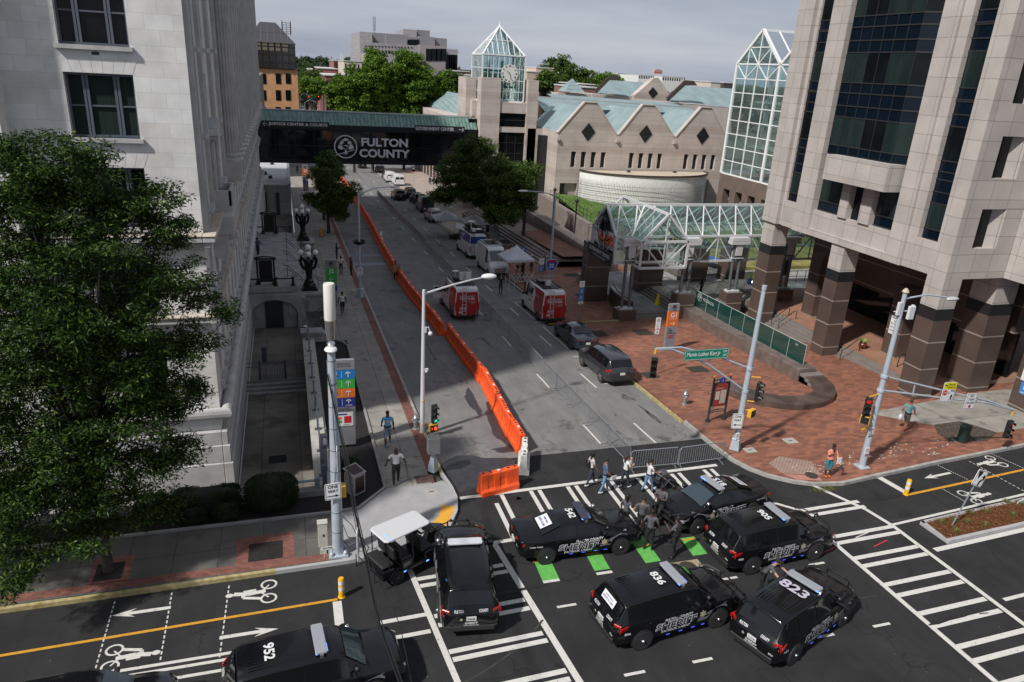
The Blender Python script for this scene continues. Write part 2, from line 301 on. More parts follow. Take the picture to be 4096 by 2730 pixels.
def kerb(name,pts,wd=.15,h=.155,m=KERB,side=1,base=0.,kind='structure'):
 mb=MB();P=[Vector((*p,0))for p in pts];Q=[]
 ext=[]
 for a,b in zip(P,P[1:]):
  n=max(1,int((b-a).length//6));ext+=[a.lerp(b,i/n)for i in range(n)]
 ext.append(P[-1]);P=ext
 for i,p in enumerate(P):
  d=(P[min(i+1,len(P)-1)]-P[max(i-1,0)]).normalized();nn=Vector((-d.y,d.x,0))*side
  Q.append((p,p+nn*wd))
 for(a,b),(c,d)in zip(Q,Q[1:]):
  z=lambda p,e:(p.x,p.y,gz(p.y)+e)
  mb.add([z(a,base-.05),z(b,base-.05),z(d,base-.05),z(c,base-.05),z(a,h),z(b,h),z(d,h),z(c,h)],[(4,5,6,7),(0,1,5,4),(3,2,6,7),(0,3,7,4),(1,2,6,5)])
 return mb.build(name,m,kind=kind)
YK=mat('worn_yellow_kerb',(.36,.27,.08),.8,var=.3,scale=5,bump=.2,col2=(.42,.36,.2))
LK=[(6.02,186),(6.02,50),(6.05,38.0)]
kerb('kerb',[(6.17,186),(6.17,34.2)],.15,.156,side=-1);kerb('kerb_yellow',[(6.17,34.2),(6.2,28.6)],.15,.157,YK,side=-1)
kerb('corner_kerb',[(6.2,28.6),(6.36,27.3),(6.38,26.4),(6.16,25.4),(5.65,24.4),(4.96,23.8),(3.6,23.2),(1.45,23.02),(-1.1,22.98)],.14,.158,mat('pale_kerb',(.34,.335,.34),.8,var=.1,scale=3),side=-1)
kerb('side_kerb_yellow',[(-1.1,22.98),(-6.4,22.9),(-60,22.85)],.15,.158,YK,side=-1)
bed=[(-60,26.2),(1.0,26.2),(2.2,26.3),(3.5,27.75),(3.5,47.6),(3.2,48.6),(2.6,49.2),(2.0,49.3),(1.25,49.3),(1.25,28.3),(-3.45,28.3),(-3.45,28.05),(-60,28.05)]
sheet('planting_bed',[[(-60,26.3),(1.0,26.3),(1.2,28.2),(-60,28.2)],[(1.0,26.3),(2.15,26.4),(3.4,27.8),(3.4,47.4),(3.1,48.5),(2.5,49.1),(1.2,49.1),(1.2,28.2)]],.12,MULCH,.1)
kerb('bed_kerb',[(-60,26.2),(1.0,26.2),(2.2,26.3),(3.5,27.75),(3.5,47.6),(3.2,48.6),(2.6,49.2),(1.25,49.3)],.12,.24,mat('bed_edging',(.24,.235,.22),.85,var=.15,scale=2),side=1,base=.1)
KR=[(20.75,186),(20.45,90),(20.42,50),(20.42,31),(20.33,28.8),(20.4,27.0),(20.75,26.1),(21.3,25.3),(22.2,24.6),(23.0,24.2),(24.4,24.0),(26.1,24.2),(30.6,24.7),(37.4,25.3),(60,27.4),(110,32)]
sheet('plaza',[[(x,y)for x,y in KR[1:]]+[(110,90),(20.45,90)]],.15,PLAZA,.2)
sheet('far_pavement',[rect(20.5,90.02,40,186)],.15,mat('far_pavement_concrete',(.30,.25,.21),.85,var=.15,scale=.6),.2)
kerb('right_kerb',[(20.6,186),(20.3,90),(20.27,50),(20.27,43)],.15,.157,side=-1)
kerb('right_kerb_yellow',[(20.27,43),(20.27,31.6)],.15,.158,YK,side=-1)
kerb('right_corner_kerb',[(20.27,31.6),(20.22,28.8),(20.3,27.0),(20.65,26.0),(21.2,25.2),(22.1,24.47),(23.0,24.05),(24.4,23.84),(26.1,24.04),(30.6,24.54),(37.4,25.14),(60,27.24),(110,31.8)],.16,.158,side=1)
sheet('corner_concrete',[[(31.5,30.4),(40,31.6),(60,33),(60,28.2),(37,26.6),(34.4,27.9)]],.154,MATS['side_pavement_shaded_concrete']if 0 else CONC)
sheet('ramp_panel',[[(22.0,25.15),(23.6,24.65),(23.5,24.22),(22.35,24.55)]],.155,mat('pink_ramp',(.36,.16,.13),.8,var=.1))
sheet('ramp_bricks',[[(22.0,25.2),(23.8,24.7),(24.2,25.9),(22.9,26.7),(21.9,26.2)]],.1548,brickmat('ramp_brick',(.25,.13,.09),(.18,.1,.075),(.36,.31,.28),.2,.1,.012,'xy',.8,.5,.1))
TP=[rect(24.9,46.5,26.3,48.0),rect(24.8,38.4,26.1,39.5),rect(21.25,38.0,22.25,39.05),rect(21.3,46.8,22.6,48.2),rect(24.6,57.9,26.0,59.2),rect(26.5,66,28.2,67.4),rect(26.4,72.5,28.0,74),rect(26.4,79,28,80.5)]
sheet('tree_grates',TP,.156,mat('grate_soil',(.03,.026,.02),.9,var=.4,scale=8,bump=.5))
sheet('broken_soil_patch',[[(33.3,26.2),(35.5,25.9),(37.0,26.6),(36.2,28.3),(34.2,28.2),(33.4,27.2)]],.158,mat('broken_soil',(.06,.045,.035),.95,var=.7,scale=7,bump=1.))
mb=MB()
for i in range(110):
 t=random.random();x=lerp(23.2,34.5,t)+random.uniform(-.4,.4);y=24.5+.1*(x-24)+abs(random.gauss(.3,.45))+.6*sin(x*.9)**2
 a=random.uniform(0,pi);s_=random.uniform(.05,.14)
 mb.poly([(x+s_*cos(a+q)*k,y+s_*.6*sin(a+q)*k,.16)for q,k in((0,1),(1.6,.35),(3.0,1),(4.4,.5))])
mb.build('paint_chips',PAINT,kind='stuff',rc=0)
#painted markings (real paint on the road, 4-6 mm up)
mk=MB();Z=.009;_k=[0]
def zz_():
 _k[0]=(_k[0]+7)%23;return _k[0]*.00035
def ln(pts,w_,mb=mk,z=Z,mi=0):
 for a,b in zip(pts,pts[1:]):
  a=Vector((*a,0));b=Vector((*b,0));d=(b-a).normalized();n_=Vector((-d.y,d.x,0))*w_/2
  e=zz_();mb.poly([(q.x,q.y,gz(q.y)+z+e)for q in(a-n_,b-n_,b+n_,a+n_)],mi)
ln([(6.5,26.47),(19.4,26.78)],.21)
ln([(7.0,23.1),(8.7,23.15)],.2,z=Z+.001);ln([(18.5,23.2),(20.2,23.2)],.2)
for k in range(7):
 x=7.95+1.76*k
 for dx in(0,.40):ln([(x+dx,26.37+.02*k-(.6 if k==0 and dx==0 else 0)),(x+dx,23.0)],.19,z=Z+.002)
ln([(20.2,23.2),(21.0,22.4)],.16)
ln([(3.6,22.5),(4.55,13.2)],.2);ln([(7.12,23.05),(8.1,13.2)],.23)
for y,x0,x1 in((21.62,3.8,7.1),(21.22,3.85,7.15),(19.6,4.05,7.3),(19.15,4.1,7.35),(17.9,4.2,7.4),(17.55,4.25,7.45),(16.2,4.35,7.6),(15.85,4.4,7.6),(14.6,4.5,7.7),(14.2,4.5,7.8)):ln([(x0,y-.03),(x1,y+.08)],.2,z=Z+.002)
for y in(19.73,18.92):ln([(2.2,y-.05),(3.8,y)],.18)
ln([(20.82,20.4),(20.95,10)],.2);ln([(22.9,24.3),(24.0,21.9),(24.25,20.6),(24.4,10)],.2)
for y in(22.47,22.05,20.47,20.25-.19,19.05,18.55,17.42,16.8,15.8,15.16,14.15,13.5,12.5,11.9):ln([(20.9,y-.03),(24.15,y+.06)],.21,z=Z+.002)
ln([(24.1,20.62),(32.7,21.35),(60,23.7)],.14);ln([(24.7,18.75),(30.5,19.1),(60,21.3)],.24)
ln([(24.8,15.65),(27.2,15.75)],.16);ln([(28.5,15.85),(31,16.0)],.16)
for x,y in((8.3,19.05),(9.3,15.66),(11.7,15.64),(16.45,15.64),(18.8,15.62),(13.9,15.64),(14.85,19.07),(18.8,19.07),(4.9,15.0)):ln([(x,y),(x+.72,y)],.11)
ln([(26.75,24.1),(27.0,22.65)],.34);ln([(.93,21.05),(.93,19.8)],.3)
for a,b in(((-60,20.62),(-2.4,20.98)),):pass
def arrow(x,y,s,rot=0.,L=1.8,mb=mk):
 pts=[(0,0),(.75*s,.21),(.55*s,.075),(L*s,.075),(L*s,-.075),(.55*s,-.075),(.75*s,-.21)]
 c,d=cos(rot),sin(rot);e=zz_();mb.add([(x+px*c-py*d,y+px*d+py*c,gz(y)+Z+e)for px,py in pts],[(0,1,2,5,6),(2,3,4,5)])
arrow(-6.25,21.98,1.0);arrow(-1.0,20.16,-1.0);arrow(28.95,23.58,1.,.09)
def ring(x,y,r,wd,mb=mk,n=24):
 vs=[];fs=[];e=zz_()
 for k in range(n):
  a=2*pi*k/n
  for q in(r,r-wd):vs.append((x+q*cos(a)*1.0,y+q*sin(a)*.9,gz(y)+Z+e))
 for k in range(n):fs.append((2*k,2*k+1,2*((k+1)%n)+1,2*((k+1)%n)))
 mb.add(vs,fs)
def bikem(x,y,rot=0.,s=1.):
 c,d=cos(rot),sin(rot);T=lambda px,py:(x+(px*c-py*d)*s,y+(px*d+py*c)*s)
 for q in(-.33,.33):a=T(.55,q*1.05);ring(a[0],a[1],.27*s,.07*s)
 for pts,w_ in(([(.3,-.3),(-.25,-.16),(-.25,.12),(.15,.14)],.12),([(.45,.05),(-.1,.0),(-.55,.08)],.17),([(.55,-.3),(.3,.0),(.55,.33)],.05)):ln([T(*p)for p in pts],w_*s)
 a=T(-.68,.05);mk.add([(a[0]+.13*s*cos(t*pi/5),a[1]+.1*s*sin(t*pi/5),Z+.001)for t in range(10)],[tuple(range(10))])
bikem(-1.9,22.1,0.,1.05);bikem(-5.3,20.0,pi,1.0);bikem(33.7,24.15,.09,1.0);bikem(30.3,21.75,pi+.09,1.0);bikem(-11.5,21.9,0.,1.)
for x0,x1,y0,y1 in((-6.27,-6.24,22.7,19.6),(-4.51,-4.45,22.75,19.5),(-2.66,-2.74,22.7,19.2),(30.72,31.08,24.5,23.0),(32.76,32.95,24.5,21.5),(29.05,29.2,22.6,21.45),(34.7,35.05,24.9,23.3)):
 n=14
 for i in range(n):ln([(lerp(x0,x1,i/n),lerp(y0,y1,i/n)),(lerp(x0,x1,(i+.6)/n),lerp(y0,y1,(i+.6)/n))],.045)
for y in(19.42,19.16,18.74):ln([(-60,y-.1),(-2.35,y)],.12)
for y in(30.9,38.7,46.9,54.8,62.9,71,79,87.5,96,105,114,124,134,145,156):ln([(17.58,y-1.25),(17.54,y+1.25)],.11)
for y in(31.3,39.2,47.3,55.4,63.5,71.5,80,88.5,97,106,115,125,135,146,158):ln([(14.7,y-1.2),(14.7,y+1.2)],.1)
for x,y0,y1 in((18.55,38.0,41.2),(18.55,44.9,50.4),(18.5,52.4,57.7)):ln([(x,y0),(x,y1)],.1)
for y in(38.0,43.2,50.5,51.6,57.8,59.1):ln([(18.3,y),(20.1,y)],.09)
for y in(186.2,187.6):ln([(6.5,y),(20,y)],.25)
for k in range(9):ln([(7+1.5*k,186.2),(7+1.5*k,187.6)],.35)
mk.build('road_markings',PAINT,rc=0,kind='structure')
yk=MB();ln([(-60,20.05),(-9.1,20.87),(.95,21.15)],.115,yk);ln([(26.9,22.5),(34.9,23.2),(60,25.4)],.14,yk)
for x,w_ in((8.55,.62),(13.0,.5),(14.95,.6),(10.7,.62)):ln([(x-.3,21.62+.0*w_),(x+.3,21.62)],.1,yk)
yk.build('yellow_markings',YEL,rc=0,kind='structure')
gk=MB()
for x0,y0,x1,y1 in((8.25,20.5,8.9,21.57),(10.37,20.6,11.0,21.57),(12.5,20.6,13.15,22.3),(14.57,20.6,15.2,21.75),(16.7,20.6,17.3,21.7)):gk.poly([(x0,y0,Z),(x1,y0,Z),(x1+.05,y1,Z),(x0+.05,y1,Z)])
gk.build('green_bike_lane_markings',mat('green_paint',(.10,.36,.07),.75,var=.18,scale=5),rc=0,kind='structure')
mk2=MB()
for x in(8.57,10.69):ln([(x-.32,20.42),(x+.32,20.42)],.14,mk2)
ln([(22.0,20.2),(23.6,20.6)],.0+.05,mk2);mk2.build('white_bar_markings',PAINT,rc=0,kind='structure')
rk=MB()
for p in(((20.4,20.5),(21.3,20.6)),((22.3,19.5),(23.2,19.75)),((29.0,21.0),(29.5,21.1)),((19.8,19.6),(20.6,19.8)),((31.0,25.3),(31.8,25.4))):ln(p,.05,rk)
rk.build('red_survey_marks',mat('red_survey_paint',(.45,.03,.04),.8),rc=0,kind='structure')
IRON=mat('cast_iron',(.07,.055,.045),.6,.4,var=.3,scale=20,bump=.6)
def cover(name,label,x,y,r,dz=.0,m=IRON,collar=None):
 t=thing(name,label,'manhole cover',(x,y,gz(y)+dz))
 b=MB();b.lathe([(r,0),(r,.014),(r*.9,.016),(r*.9,.01),(r*.75,.01),(r*.75,.016),(r*.6,.016),(r*.6,.01),(r*.4,.01),(r*.4,.016),(.01,.016)],28);b.build('cover_plate',m,t,sm=1)
 if collar:c=MB();c.box(-collar,-collar*.62,0,collar,collar*.62,.008);c.build('concrete_collar',mat('manhole_collar',(.30,.24,.17),.85,var=.2,scale=4,bump=.3),t)
 return t
cover('manhole_cover','rusty round manhole cover in a square beige concrete collar beside the officers',14.0,20.0,.36,.004,collar=.62)
cover('manhole_cover','dark round manhole cover in brick paving near the person in a pink hoodie',23.3,24.75,.3,.15)
cover('manhole_cover','rusty round manhole cover in the road beside the white van',17.9,72.1,.42,.004)
cover('manhole_cover','round manhole cover in the road next to the long news van tent',17.2,84,.42,.004)
def plate(label,x,y,a,b_,m,dz=.15):
 t=thing('utility_cover',label,'utility cover',(x,y,gz(y)+dz));q=MB();q.box(-a,-b_,0,a,b_,.012);q.build('lid',m,t,bevel=.01);q=MB();q.box(-.1,-.03,.012,.1,.03,.016);q.build('lift_slot',BLACK,t);return t
LID=mat('pale_lid',(.33,.31,.29),.8,var=.1)
plate('pale rectangular utility lid in the corner pavement by the kerb ramp',5.35,27.0,.3,.22,LID);plate('pale rectangular utility lid beside the green street sign pole',21.8,27.6,.3,.25,LID)
plate('pale gridded utility lid in the brick plaza behind the pink hoodie person',24.6,28.1,.35,.3,LID);plate('rusty red square utility lid in the pavement under the signal pole',5.25,28.1,.4,.4,mat('rust_lid',(.09,.05,.045),.8,var=.2,scale=8))
def stain(name,pts,m,z=.0065,seed=1):
 mb=MB();mb.poly([(x,y,gz(y)+z)for x,y in pts]);return mb.build(name,m,rc=0,kind='structure')
WET=mat('wet_patch',(.030,.030,.032),.45,var=.3,scale=3,spec=.5);OIL=mat('oil_stain',(.035,.034,.034),.8,var=.6,scale=2.2,detail=6,col2=(.13,.125,.12))
def blob(cx,cy,rx,ry,seed,n=26,rot=0):
 r_=random.Random(seed);ph=[r_.uniform(0,6.3)for _ in range(4)];o=[]
 for k in range(n):
  a=2*pi*k/n;q=1+.22*sin(2*a+ph[0])+.16*sin(3*a+ph[1])+.12*sin(5*a+ph[2])+.08*sin(9*a+ph[3]);x,y=rx*q*cos(a),ry*q*sin(a)
  o.append((cx+x*cos(rot)-y*sin(rot),cy+x*sin(rot)+y*cos(rot)))
 return o
for i,(cx,cy,rx,ry)in enumerate([(10.2,33.2,.55,2.6),(9.6,36.8,.25,2.2),(10.0,30.6,.9,.35)]):stain('wet_patch',blob(cx,cy,rx,ry,i),WET)
stain('wet_patch',[(6.3,29.75),(7.2,30.4),(8.0,30.3),(8.4,29.9),(9.6,29.65),(9.9,29.3),(9.5,28.6),(8.8,28.3),(8.3,27.9),(7.4,27.2),(6.6,26.9),(6.5,28.0)],WET)
for i,(cx,cy,rx,ry)in enumerate([(19.0,33.0,.16,1.2),(18.8,35.6,.3,.5),(16.2,31.2,.12,.25),(15.5,33.2,.12,.1),(11.5,43,.12,1.6),(17.0,33.4,.1,.1),(8.3,38,.16,.08),(13.2,47.5,.14,1.0),(8.9,46.0,.05,2.6)]):stain('oil_stain',blob(cx,cy,rx,ry,10+i),OIL,.007)
for i,(cx,cy,rx,ry)in enumerate([(8.2,62,1.6,.4),(8.6,65.5,1.4,.35),(9.3,56,.35,.7),(8.2,69.5,1.0,.9)]):stain('wet_patch',blob(cx,cy,rx,ry,40+i),mat('damp_patch',(.055,.058,.064),.5,spec=.5))
WB=mat('blue_grey_wet_film',(.13,.155,.19),.35,var=.12,spec=.6)
for i,y in enumerate((74.0,78.5,84,88.5)):stain('wet_patch',[(6.2,y),(8,y-.1),(9.4,y+.2),(9.7,y+.9),(9.2,y+1.5),(7.5,y+1.4),(6.2,y+1.6)],WB)
for i,(cx,cy)in enumerate([(5.9,11.6),(16.9,17.0),(21.9,15.3),(7.2,20.2),(26,22.5)]):stain('oil_stain',blob(cx,cy,.9,.09,70+i,rot=.05),mat('tar_smear',(.012,.012,.012),.7),.012)
for i in range(22):
 r_=random.Random(200+i);x0_=r_.uniform(3,30);y0_=r_.uniform(12,26);L=r_.uniform(2,6);a0=r_.uniform(-.25,.25);cv=r_.uniform(-.08,.08);wd=r_.uniform(.03,.08);mb=MB();P_=[]
 for k in range(9):s_=L*k/8;P_.append((x0_+s_*cos(a0+cv*s_),y0_+s_*sin(a0+cv*s_)))
 ln(P_,wd,mb,.0048+.0001*i);mb.build('tyre_track',mat('tyre_mark',(.013,.013,.013),.7)if i%2 else mat('dust_drag',(.034,.032,.029),.9,var=.3,scale=5),kind='structure',rc=0)
for i,(cx,cy)in enumerate([(8.7,26.0),(9.2,25.8),(25.5,21.2),(15.5,28.5)]):stain('oil_stain',blob(cx,cy,.35,.2,80+i),mat('tar_smear',(.012,.012,.012),.7),.0125)
#stone courthouse on the left
MARB=brickmat('ashlar_marble',(.64,.635,.62),(.55,.525,.49),(.43,.42,.40),1.02,.575,.006,'auto',.6,.5,.13,bias=-.25,offs=(.3,.18,0),nscale=1.1,grain=.04)
MARB2=mat('carved_marble',(.40,.395,.385),.6,var=.15,scale=1.5,bump=.15);TERR=mat('stained_cornice_top',(.42,.33,.25),.75,var=.18,scale=1.2,col2=(.50,.44,.37))
DGL=mat('dark_window_glass',(.004,.006,.007),.12,spec=.22,var=.5,scale=.8);BLFR=mat('blue_grey_window_frame',(.085,.10,.125),.45)
BLIND=mat('green_blinds',(.012,.021,.018),.6,spec=.15,var=.25,scale=1.2,stretch=(9,9,.2))
stone=thing('courthouse','pale marble courthouse with rows of tall columns along the left of the street','courthouse',(-3.5,33,0))
def wallgrid(mb,u0,u1,z0,z1,holes,place,mi=0):
 """rectangular wall cut round holes (u0,u1,z0,z1); place(u,z)->(x,y) outer point; returns front quads"""
 us=sorted({u0,u1,*[h[0]for h in holes],*[h[1]for h in holes]});zs=sorted({z0,z1,*[h[2]for h in holes],*[h[3]for h in holes]})
 for a,b in zip(us,us[1:]):
  if a<u0-1e-6 or b>u1+1e-6:continue
  for c,d in zip(zs,zs[1:]):
   if c<z0-1e-6 or d>z1+1e-6:continue
   if any(h[0]-1e-6<=a and b<=h[1]+1e-6 and h[2]-1e-6<=c and d<=h[3]+1e-6 for h in holes):continue
   mb.add([place(a,c,0),place(b,c,0),place(b,d,0),place(a,d,0)],[(0,1,2,3)],mi)
def reveals(mb,holes,place,dp,mi=0):
 for a,b,c,d in holes:
  P=[(a,c),(b,c),(b,d),(a,d)]
  for(p,q),(r,s)in zip(P,P[1:]+P[:1]):mb.add([place(p,q,0),place(r,s,0),place(r,s,dp),place(p,q,dp)],[(0,1,2,3)],mi)
S=lambda u,z,d:(u,33+d,z)
Wl=[19.15-3.45*i for i in range(-4,6)]
sh=[]
for zt in[30.4,26.9,23.45,19.95,16.55,13.0,9.4,6.0]:
 for x0 in(-7.9,):sh.append((x0,x0+2.41,zt-2.4 if zt>7 else zt-2.2,zt))
for zt in[30.4,26.9,23.45,19.95,16.55,13.0]:
 sh.append((-15.0,-12.6,zt-2.4,zt))
mb=MB();wallgrid(mb,-45,-3.5,-3,41,sh,S);reveals(mb,sh,S,.42)
mb.box(-11.6,32.0,-3,-9.95,33.0,41);mb.box(-19,32.0,-3,-17.3,33.0,41)
mb.build('front_wall',MARB,stone,w=1,rc=0)
for(a,b,c,d)in sh:
 m2=MB();m2.box(a,33.36,c,b,33.5,d,0)
 win=m2.build('window',BLIND if(a,d)in((-7.9,16.55),(-7.9,9.4))else DGL,stone,w=1)
 fr=MB();f_=.07
 for x in(a+.035,b-.035,a+.60,a+.72,b-.60,b-.72):fr.box(x-.045,33.26,c,x+.045,33.36,d)
 for z in(c+.04,d-.04):fr.box(a,33.25,z-.05,b,33.355,z+.05)
 fr.box(a,33.28,(c+d)/2-.04,b,33.35,(c+d)/2+.02);fr.build('window_frame',BLFR,win,w=1)
 si=MB();si.box(a-.12,32.82,c-.16,b+.12,33.25,c);si.build('window_sill',MARB2,win,w=1)
 if d>10:v=MB();v.box((a+b)/2-.13,32.985,c-.34,(a+b)/2+.13,33.0,c-.22);v.build('vent',BLACK,stone,w=1)
VM_=mat('voussoir_marble',(.60,.59,.575),.6,var=.13,scale=2.5)
for(a,b,c,d)in sh:
 if d<10:continue
 n=7;vm=MB()
 for i in range(n):
  t0=i/n;t1=(i+1)/n;x0,x1=lerp(a,b,t0),lerp(a,b,t1);X0,X1=lerp(a-.22,b+.22,t0),lerp(a-.22,b+.22,t1)
  vm.add([(x0+.006,32.993,d+.01),(x1-.006,32.993,d+.01),(X1-.006,32.993,d+.56),(X0+.006,32.993,d+.56)],[(0,1,2,3)])
 vm.build('window_arch',VM_,stone,w=1,rc=0)
E_=lambda u,z,d:(-3.5-d,u,z)
eh=[];YE=112.
bays=[36.0,39.4,44.1]+[51.6+2.75*i for i in range(21)]
rowsE=[(-2.0,1.9,.9,'lo'),(2.9,6.0,.8,'mid'),(7.1,9.4,.75,'m2')]
for z0,z1,hw,_ in rowsE:
 for k in range(28):
  yc=35.2+2.75*k
  if yc<YE-1:eh.append((yc-hw*.8,yc+hw*.8,z0,z1))
for z0,z1 in((11.0,13.3),(14.2,16.6),(17.7,20.1),(21.2,23.5),(24.7,27)):
 for yc in(35.4,39.4,44.0):eh.append((yc-.65,yc+.65,z0,z1))
 for k in range(22):
  yc=49.5+2.75*k
  if yc<YE-3:eh.append((yc-.62,yc+.62,z0,z1-.1))
mb=MB();wallgrid(mb,33,YE,-3,41,eh,E_);reveals(mb,eh,E_,.45);mb.box(-45,33.6,40.9,-3.6,YE,41);mb.box(-44,YE-.3,-6,-3.5,YE,41)
mb.box(-8,33.4,-3,-3.94,YE-.2,40.9,1)
mb.build('street_wall',[MARB,DGL],stone,w=1,rc=0)
tr=MB()
def band(z0,z1,pr,mi=0):
 tr.box(-3.5,32.6 if pr<.45 else 33-pr,z0,-3.5+pr,YE+.2,z1,mi);tr.box(-45,33-pr,z0,-3.5,32.999,z1,mi)
band(6.35,6.62,.28);band(6.62,6.72,.36,1);band(9.75,10.0,.3);band(10.0,10.25,.5);band(10.25,10.32,.54,1)
for z0,z1,pr in((-3.1,-.6,.42),(-.6,.3,.34),(.3,1.0,.26),):
 tr.box(-3.5,33-pr,z0,-3.5+pr,YE,z1);tr.box(-45,33-pr,z0,-3.5,32.999,z1)
tr.path([(-45,32.72,1.95),(-3.2,32.72,1.95),(-3.2,YE,1.95)],.3,10)
tr.build('cornice_bands',[MARB2,TERR],stone,w=1,bevel=.03)
sl=MB();kb=MB()
for z0,z1,hw,_ in rowsE:
 for k in range(28):
  yc=35.2+2.75*k
  if yc>YE-1:continue
  sl.box(-3.5,yc-hw-.12,z0-.2,-3.28,yc+hw+.12,z0)
  for q in(-hw,hw):kb.box(-3.5,yc+q-.1,z0-.42,-3.34,yc+q+.1,z0-.2)
  if z1<7:kb.box(-3.5,yc-.18,z1,-3.3,yc+.18,z1+.36)
for z0 in(11.0,14.2,17.7,21.2,24.7):
 for yc in(35.4,39.4,44.0):sl.box(-3.5,yc-.85,z0-.18,-3.2,yc+.85,z0)
sl.build('street_window_sills',MARB2,stone,w=1);kb.build('corbels',MARB2,stone,w=1)
fr=MB()
for a,b,c,d in eh:
 if c>9 or d<11:
  fr.box(-3.9,(a+b)/2-.035,c,-3.84,(a+b)/2+.035,d);fr.box(-3.9,a,(c+d)/2-.03,-3.85,b,(c+d)/2+.03)
fr.build('street_window_frames',BLFR,stone,w=1)
pd=MB()
for yc in(39.4,):
 for q in(-1.0,1.0):pd.lathe([(.17,0),(.17,.15),(.12,.2),(.11,2.5),(.16,2.6),(.16,2.7)],12,(-3.3,yc+q,11.0))
 pd.box(-3.5,yc-1.3,13.65,-3.0,yc+1.3,13.85);pd.add([(-3.5,yc-1.35,13.85),(-3.0,yc-1.35,13.85),(-3.0,yc+1.35,13.85),(-3.5,yc+1.35,13.85),(-3.5,yc,14.6),(-3.0,yc,14.6)],[(0,1,5,4),(3,4,5,2),(1,2,5),(0,4,3)])
 pd.box(-3.5,yc-1.35,10.3,-2.6,yc+1.35,10.55);pd.box(-2.75,yc-1.35,10.55,-2.6,yc+1.35,11.3)
 for q in(-1.35,1.2):pd.box(-3.5,yc+q,10.55,-2.6,yc+q+.15,11.3)
pd.box(-3.5,36.8,9.4,-2.5,42.2,10.3)
for yc in(37.4,41.5):pd.box(-3.5,yc-.4,8.2,-2.85,yc+.4,9.4)
pd.build('balcony',MARB2,stone,w=1,bevel=.02)
prof=[]
for k in range(21):
 yc=48.2+2.75*k
 if yc>YE-4:break
 c=MB();c.box(-3.5,yc-.62,10.32,-2.55,yc+.62,11.45)
 c.lathe([(.62,0),(.64,.12),(.60,.22),(.52,.26),(.58,.38),(.54,.48),(.49,.52)],18,(-3.05,yc,11.45))
 n=32;vs=[];fs=[]
 for z in(11.95,38):
  for q in range(n):
   r=.47 if q%2 else .415;a=2*pi*q/n;vs.append((-3.05+r*cos(a),yc+r*sin(a),z))
 for q in range(n):fs.append((q,(q+1)%n,n+(q+1)%n,n+q))
 c.add(vs,fs);c.build('column',MARB2,stone,w=1,rc=0)
fl=MB()
for yc in(33.45,34.35,37.2,41.8,46.2,):
 fl.box(-3.5,yc-.22,10.32,-3.32,yc+.22,40)
fl.build('pilaster',MARB2,stone,w=1)
g=MB();g.box(-3.2,33.6,6.0,-2.9,33.8,6.12);g.sphere((-2.85,33.7,5.9),.12);g.build('security_camera',mat('cctv_white',(.6,.6,.6),.4),stone,w=1,sm=1)
#sunken areaway
AWF=brickmat('areaway_floor',(.17,.155,.13),(.12,.11,.095),(.03,.028,.025),2.0,1.9,.014,'xy',.9,0.,.3,stain=.55,stainc=(.05,.035,.025),nscale=.4)
CW=mat('areaway_stone',(.20,.195,.185),.8,var=.25,scale=1.2,bump=.2)
mb=MB();mb.box(-3.6,28.0,-2.65,.95,57.2,-2.55);mb.box(-46,28.0,-2.66,-3.6,33.5,-2.56);mb.build('areaway_floor',AWF,kind='structure')
mb=MB();mb.box(-3.6,77,-6.0,.6,112,-4.3);mb.build('areaway_floor',AWF,kind='structure')
ar=thing('retaining_wall','low pale stone retaining wall of the sunken areaway, beside the black mulch bed','retaining wall',(1.0,38,0))
mb=MB();mb.add([(.62,28.2,-2.6),(1.22,28.2,-2.6),(1.22,49,-2.6),(.62,49,-2.6),(.62,28.2,.25),(1.22,28.2,.25),(1.22,49,-.65),(.62,49,-.65)],[(4,5,6,7),(0,1,5,4),(1,2,6,5),(2,3,7,6),(3,0,4,7)])
mb.box(-46,27.75,-2.6,1.22,28.15,.35);mb.build('wall',CW,ar,w=1)
mb=MB();mb.add([(.5,28.0,.25),(1.28,28.0,.25),(1.28,49,-.65),(.5,49,-.65),(.5,28.0,.36),(1.28,28.0,.36),(1.28,49,-.54),(.5,49,-.54)],[(4,5,6,7),(0,1,5,4),(1,2,6,5),(2,3,7,6),(3,0,4,7)]);mb.build('coping',mat('pale_coping',(.38,.37,.34),.8,var=.15,scale=2),ar,w=1)
rl=MB();RB=mat('blue_grey_railing',(.07,.085,.11),.45,.2)
for i in range(9):
 y=29.0+2.45*i;z=.34-.043*(y-28.2)
 rl.box(.83,y-.05,z,.93,y+.05,z+.75);rl.box(.72,y-.12,z,1.04,y+.12,z+.05)
 for h in(.42,.72):rl.beam((.88,y,z+h),(.88,y+2.3,z+h-.1),.06,.06)
rl.box(.82,28.0,-.1,1.02,28.25,1.35)
ra=thing('handrail','blue grey metal handrail on the coping of the areaway wall','handrail',(.88,38,0));rl.build('rails',RB,ra,w=1)
rb=thing('pipe_railing','long grey pipe railing in front of the hedges, at the foot of the marble wall','railing',(-5,28.0,0))
q=MB();q.path([(-14,28.0,.72),(.8,28.0,.72)],.055,8)
for x in(-13,-9.6,-6.2,-2.8,.6):q.box(x-.1,27.9,0,x+.1,28.1,.85)
q.build('rail',mat('grey_blue_pipe',(.2,.23,.27),.4,.3),rb,w=1)
st=MB()
for i in range(4):st.box(-3.5,44.3+.35*i,-2.56,.62,45.4,-2.4+.15*i)
st.build('areaway_steps',CW,kind='structure')
gt=thing('areaway_gate','dark metal picket gate across the sunken areaway','gate',(-1.5,46.3,-2.0));q=MB()
for x in(-2.3,-.7):q.box(x-.06,46.25,-2.5,x+.06,46.37,-.95)
for k in range(15):q.box(-2.2+.1*k,46.29,-2.4,-2.175+.1*k,46.315,-1.15)
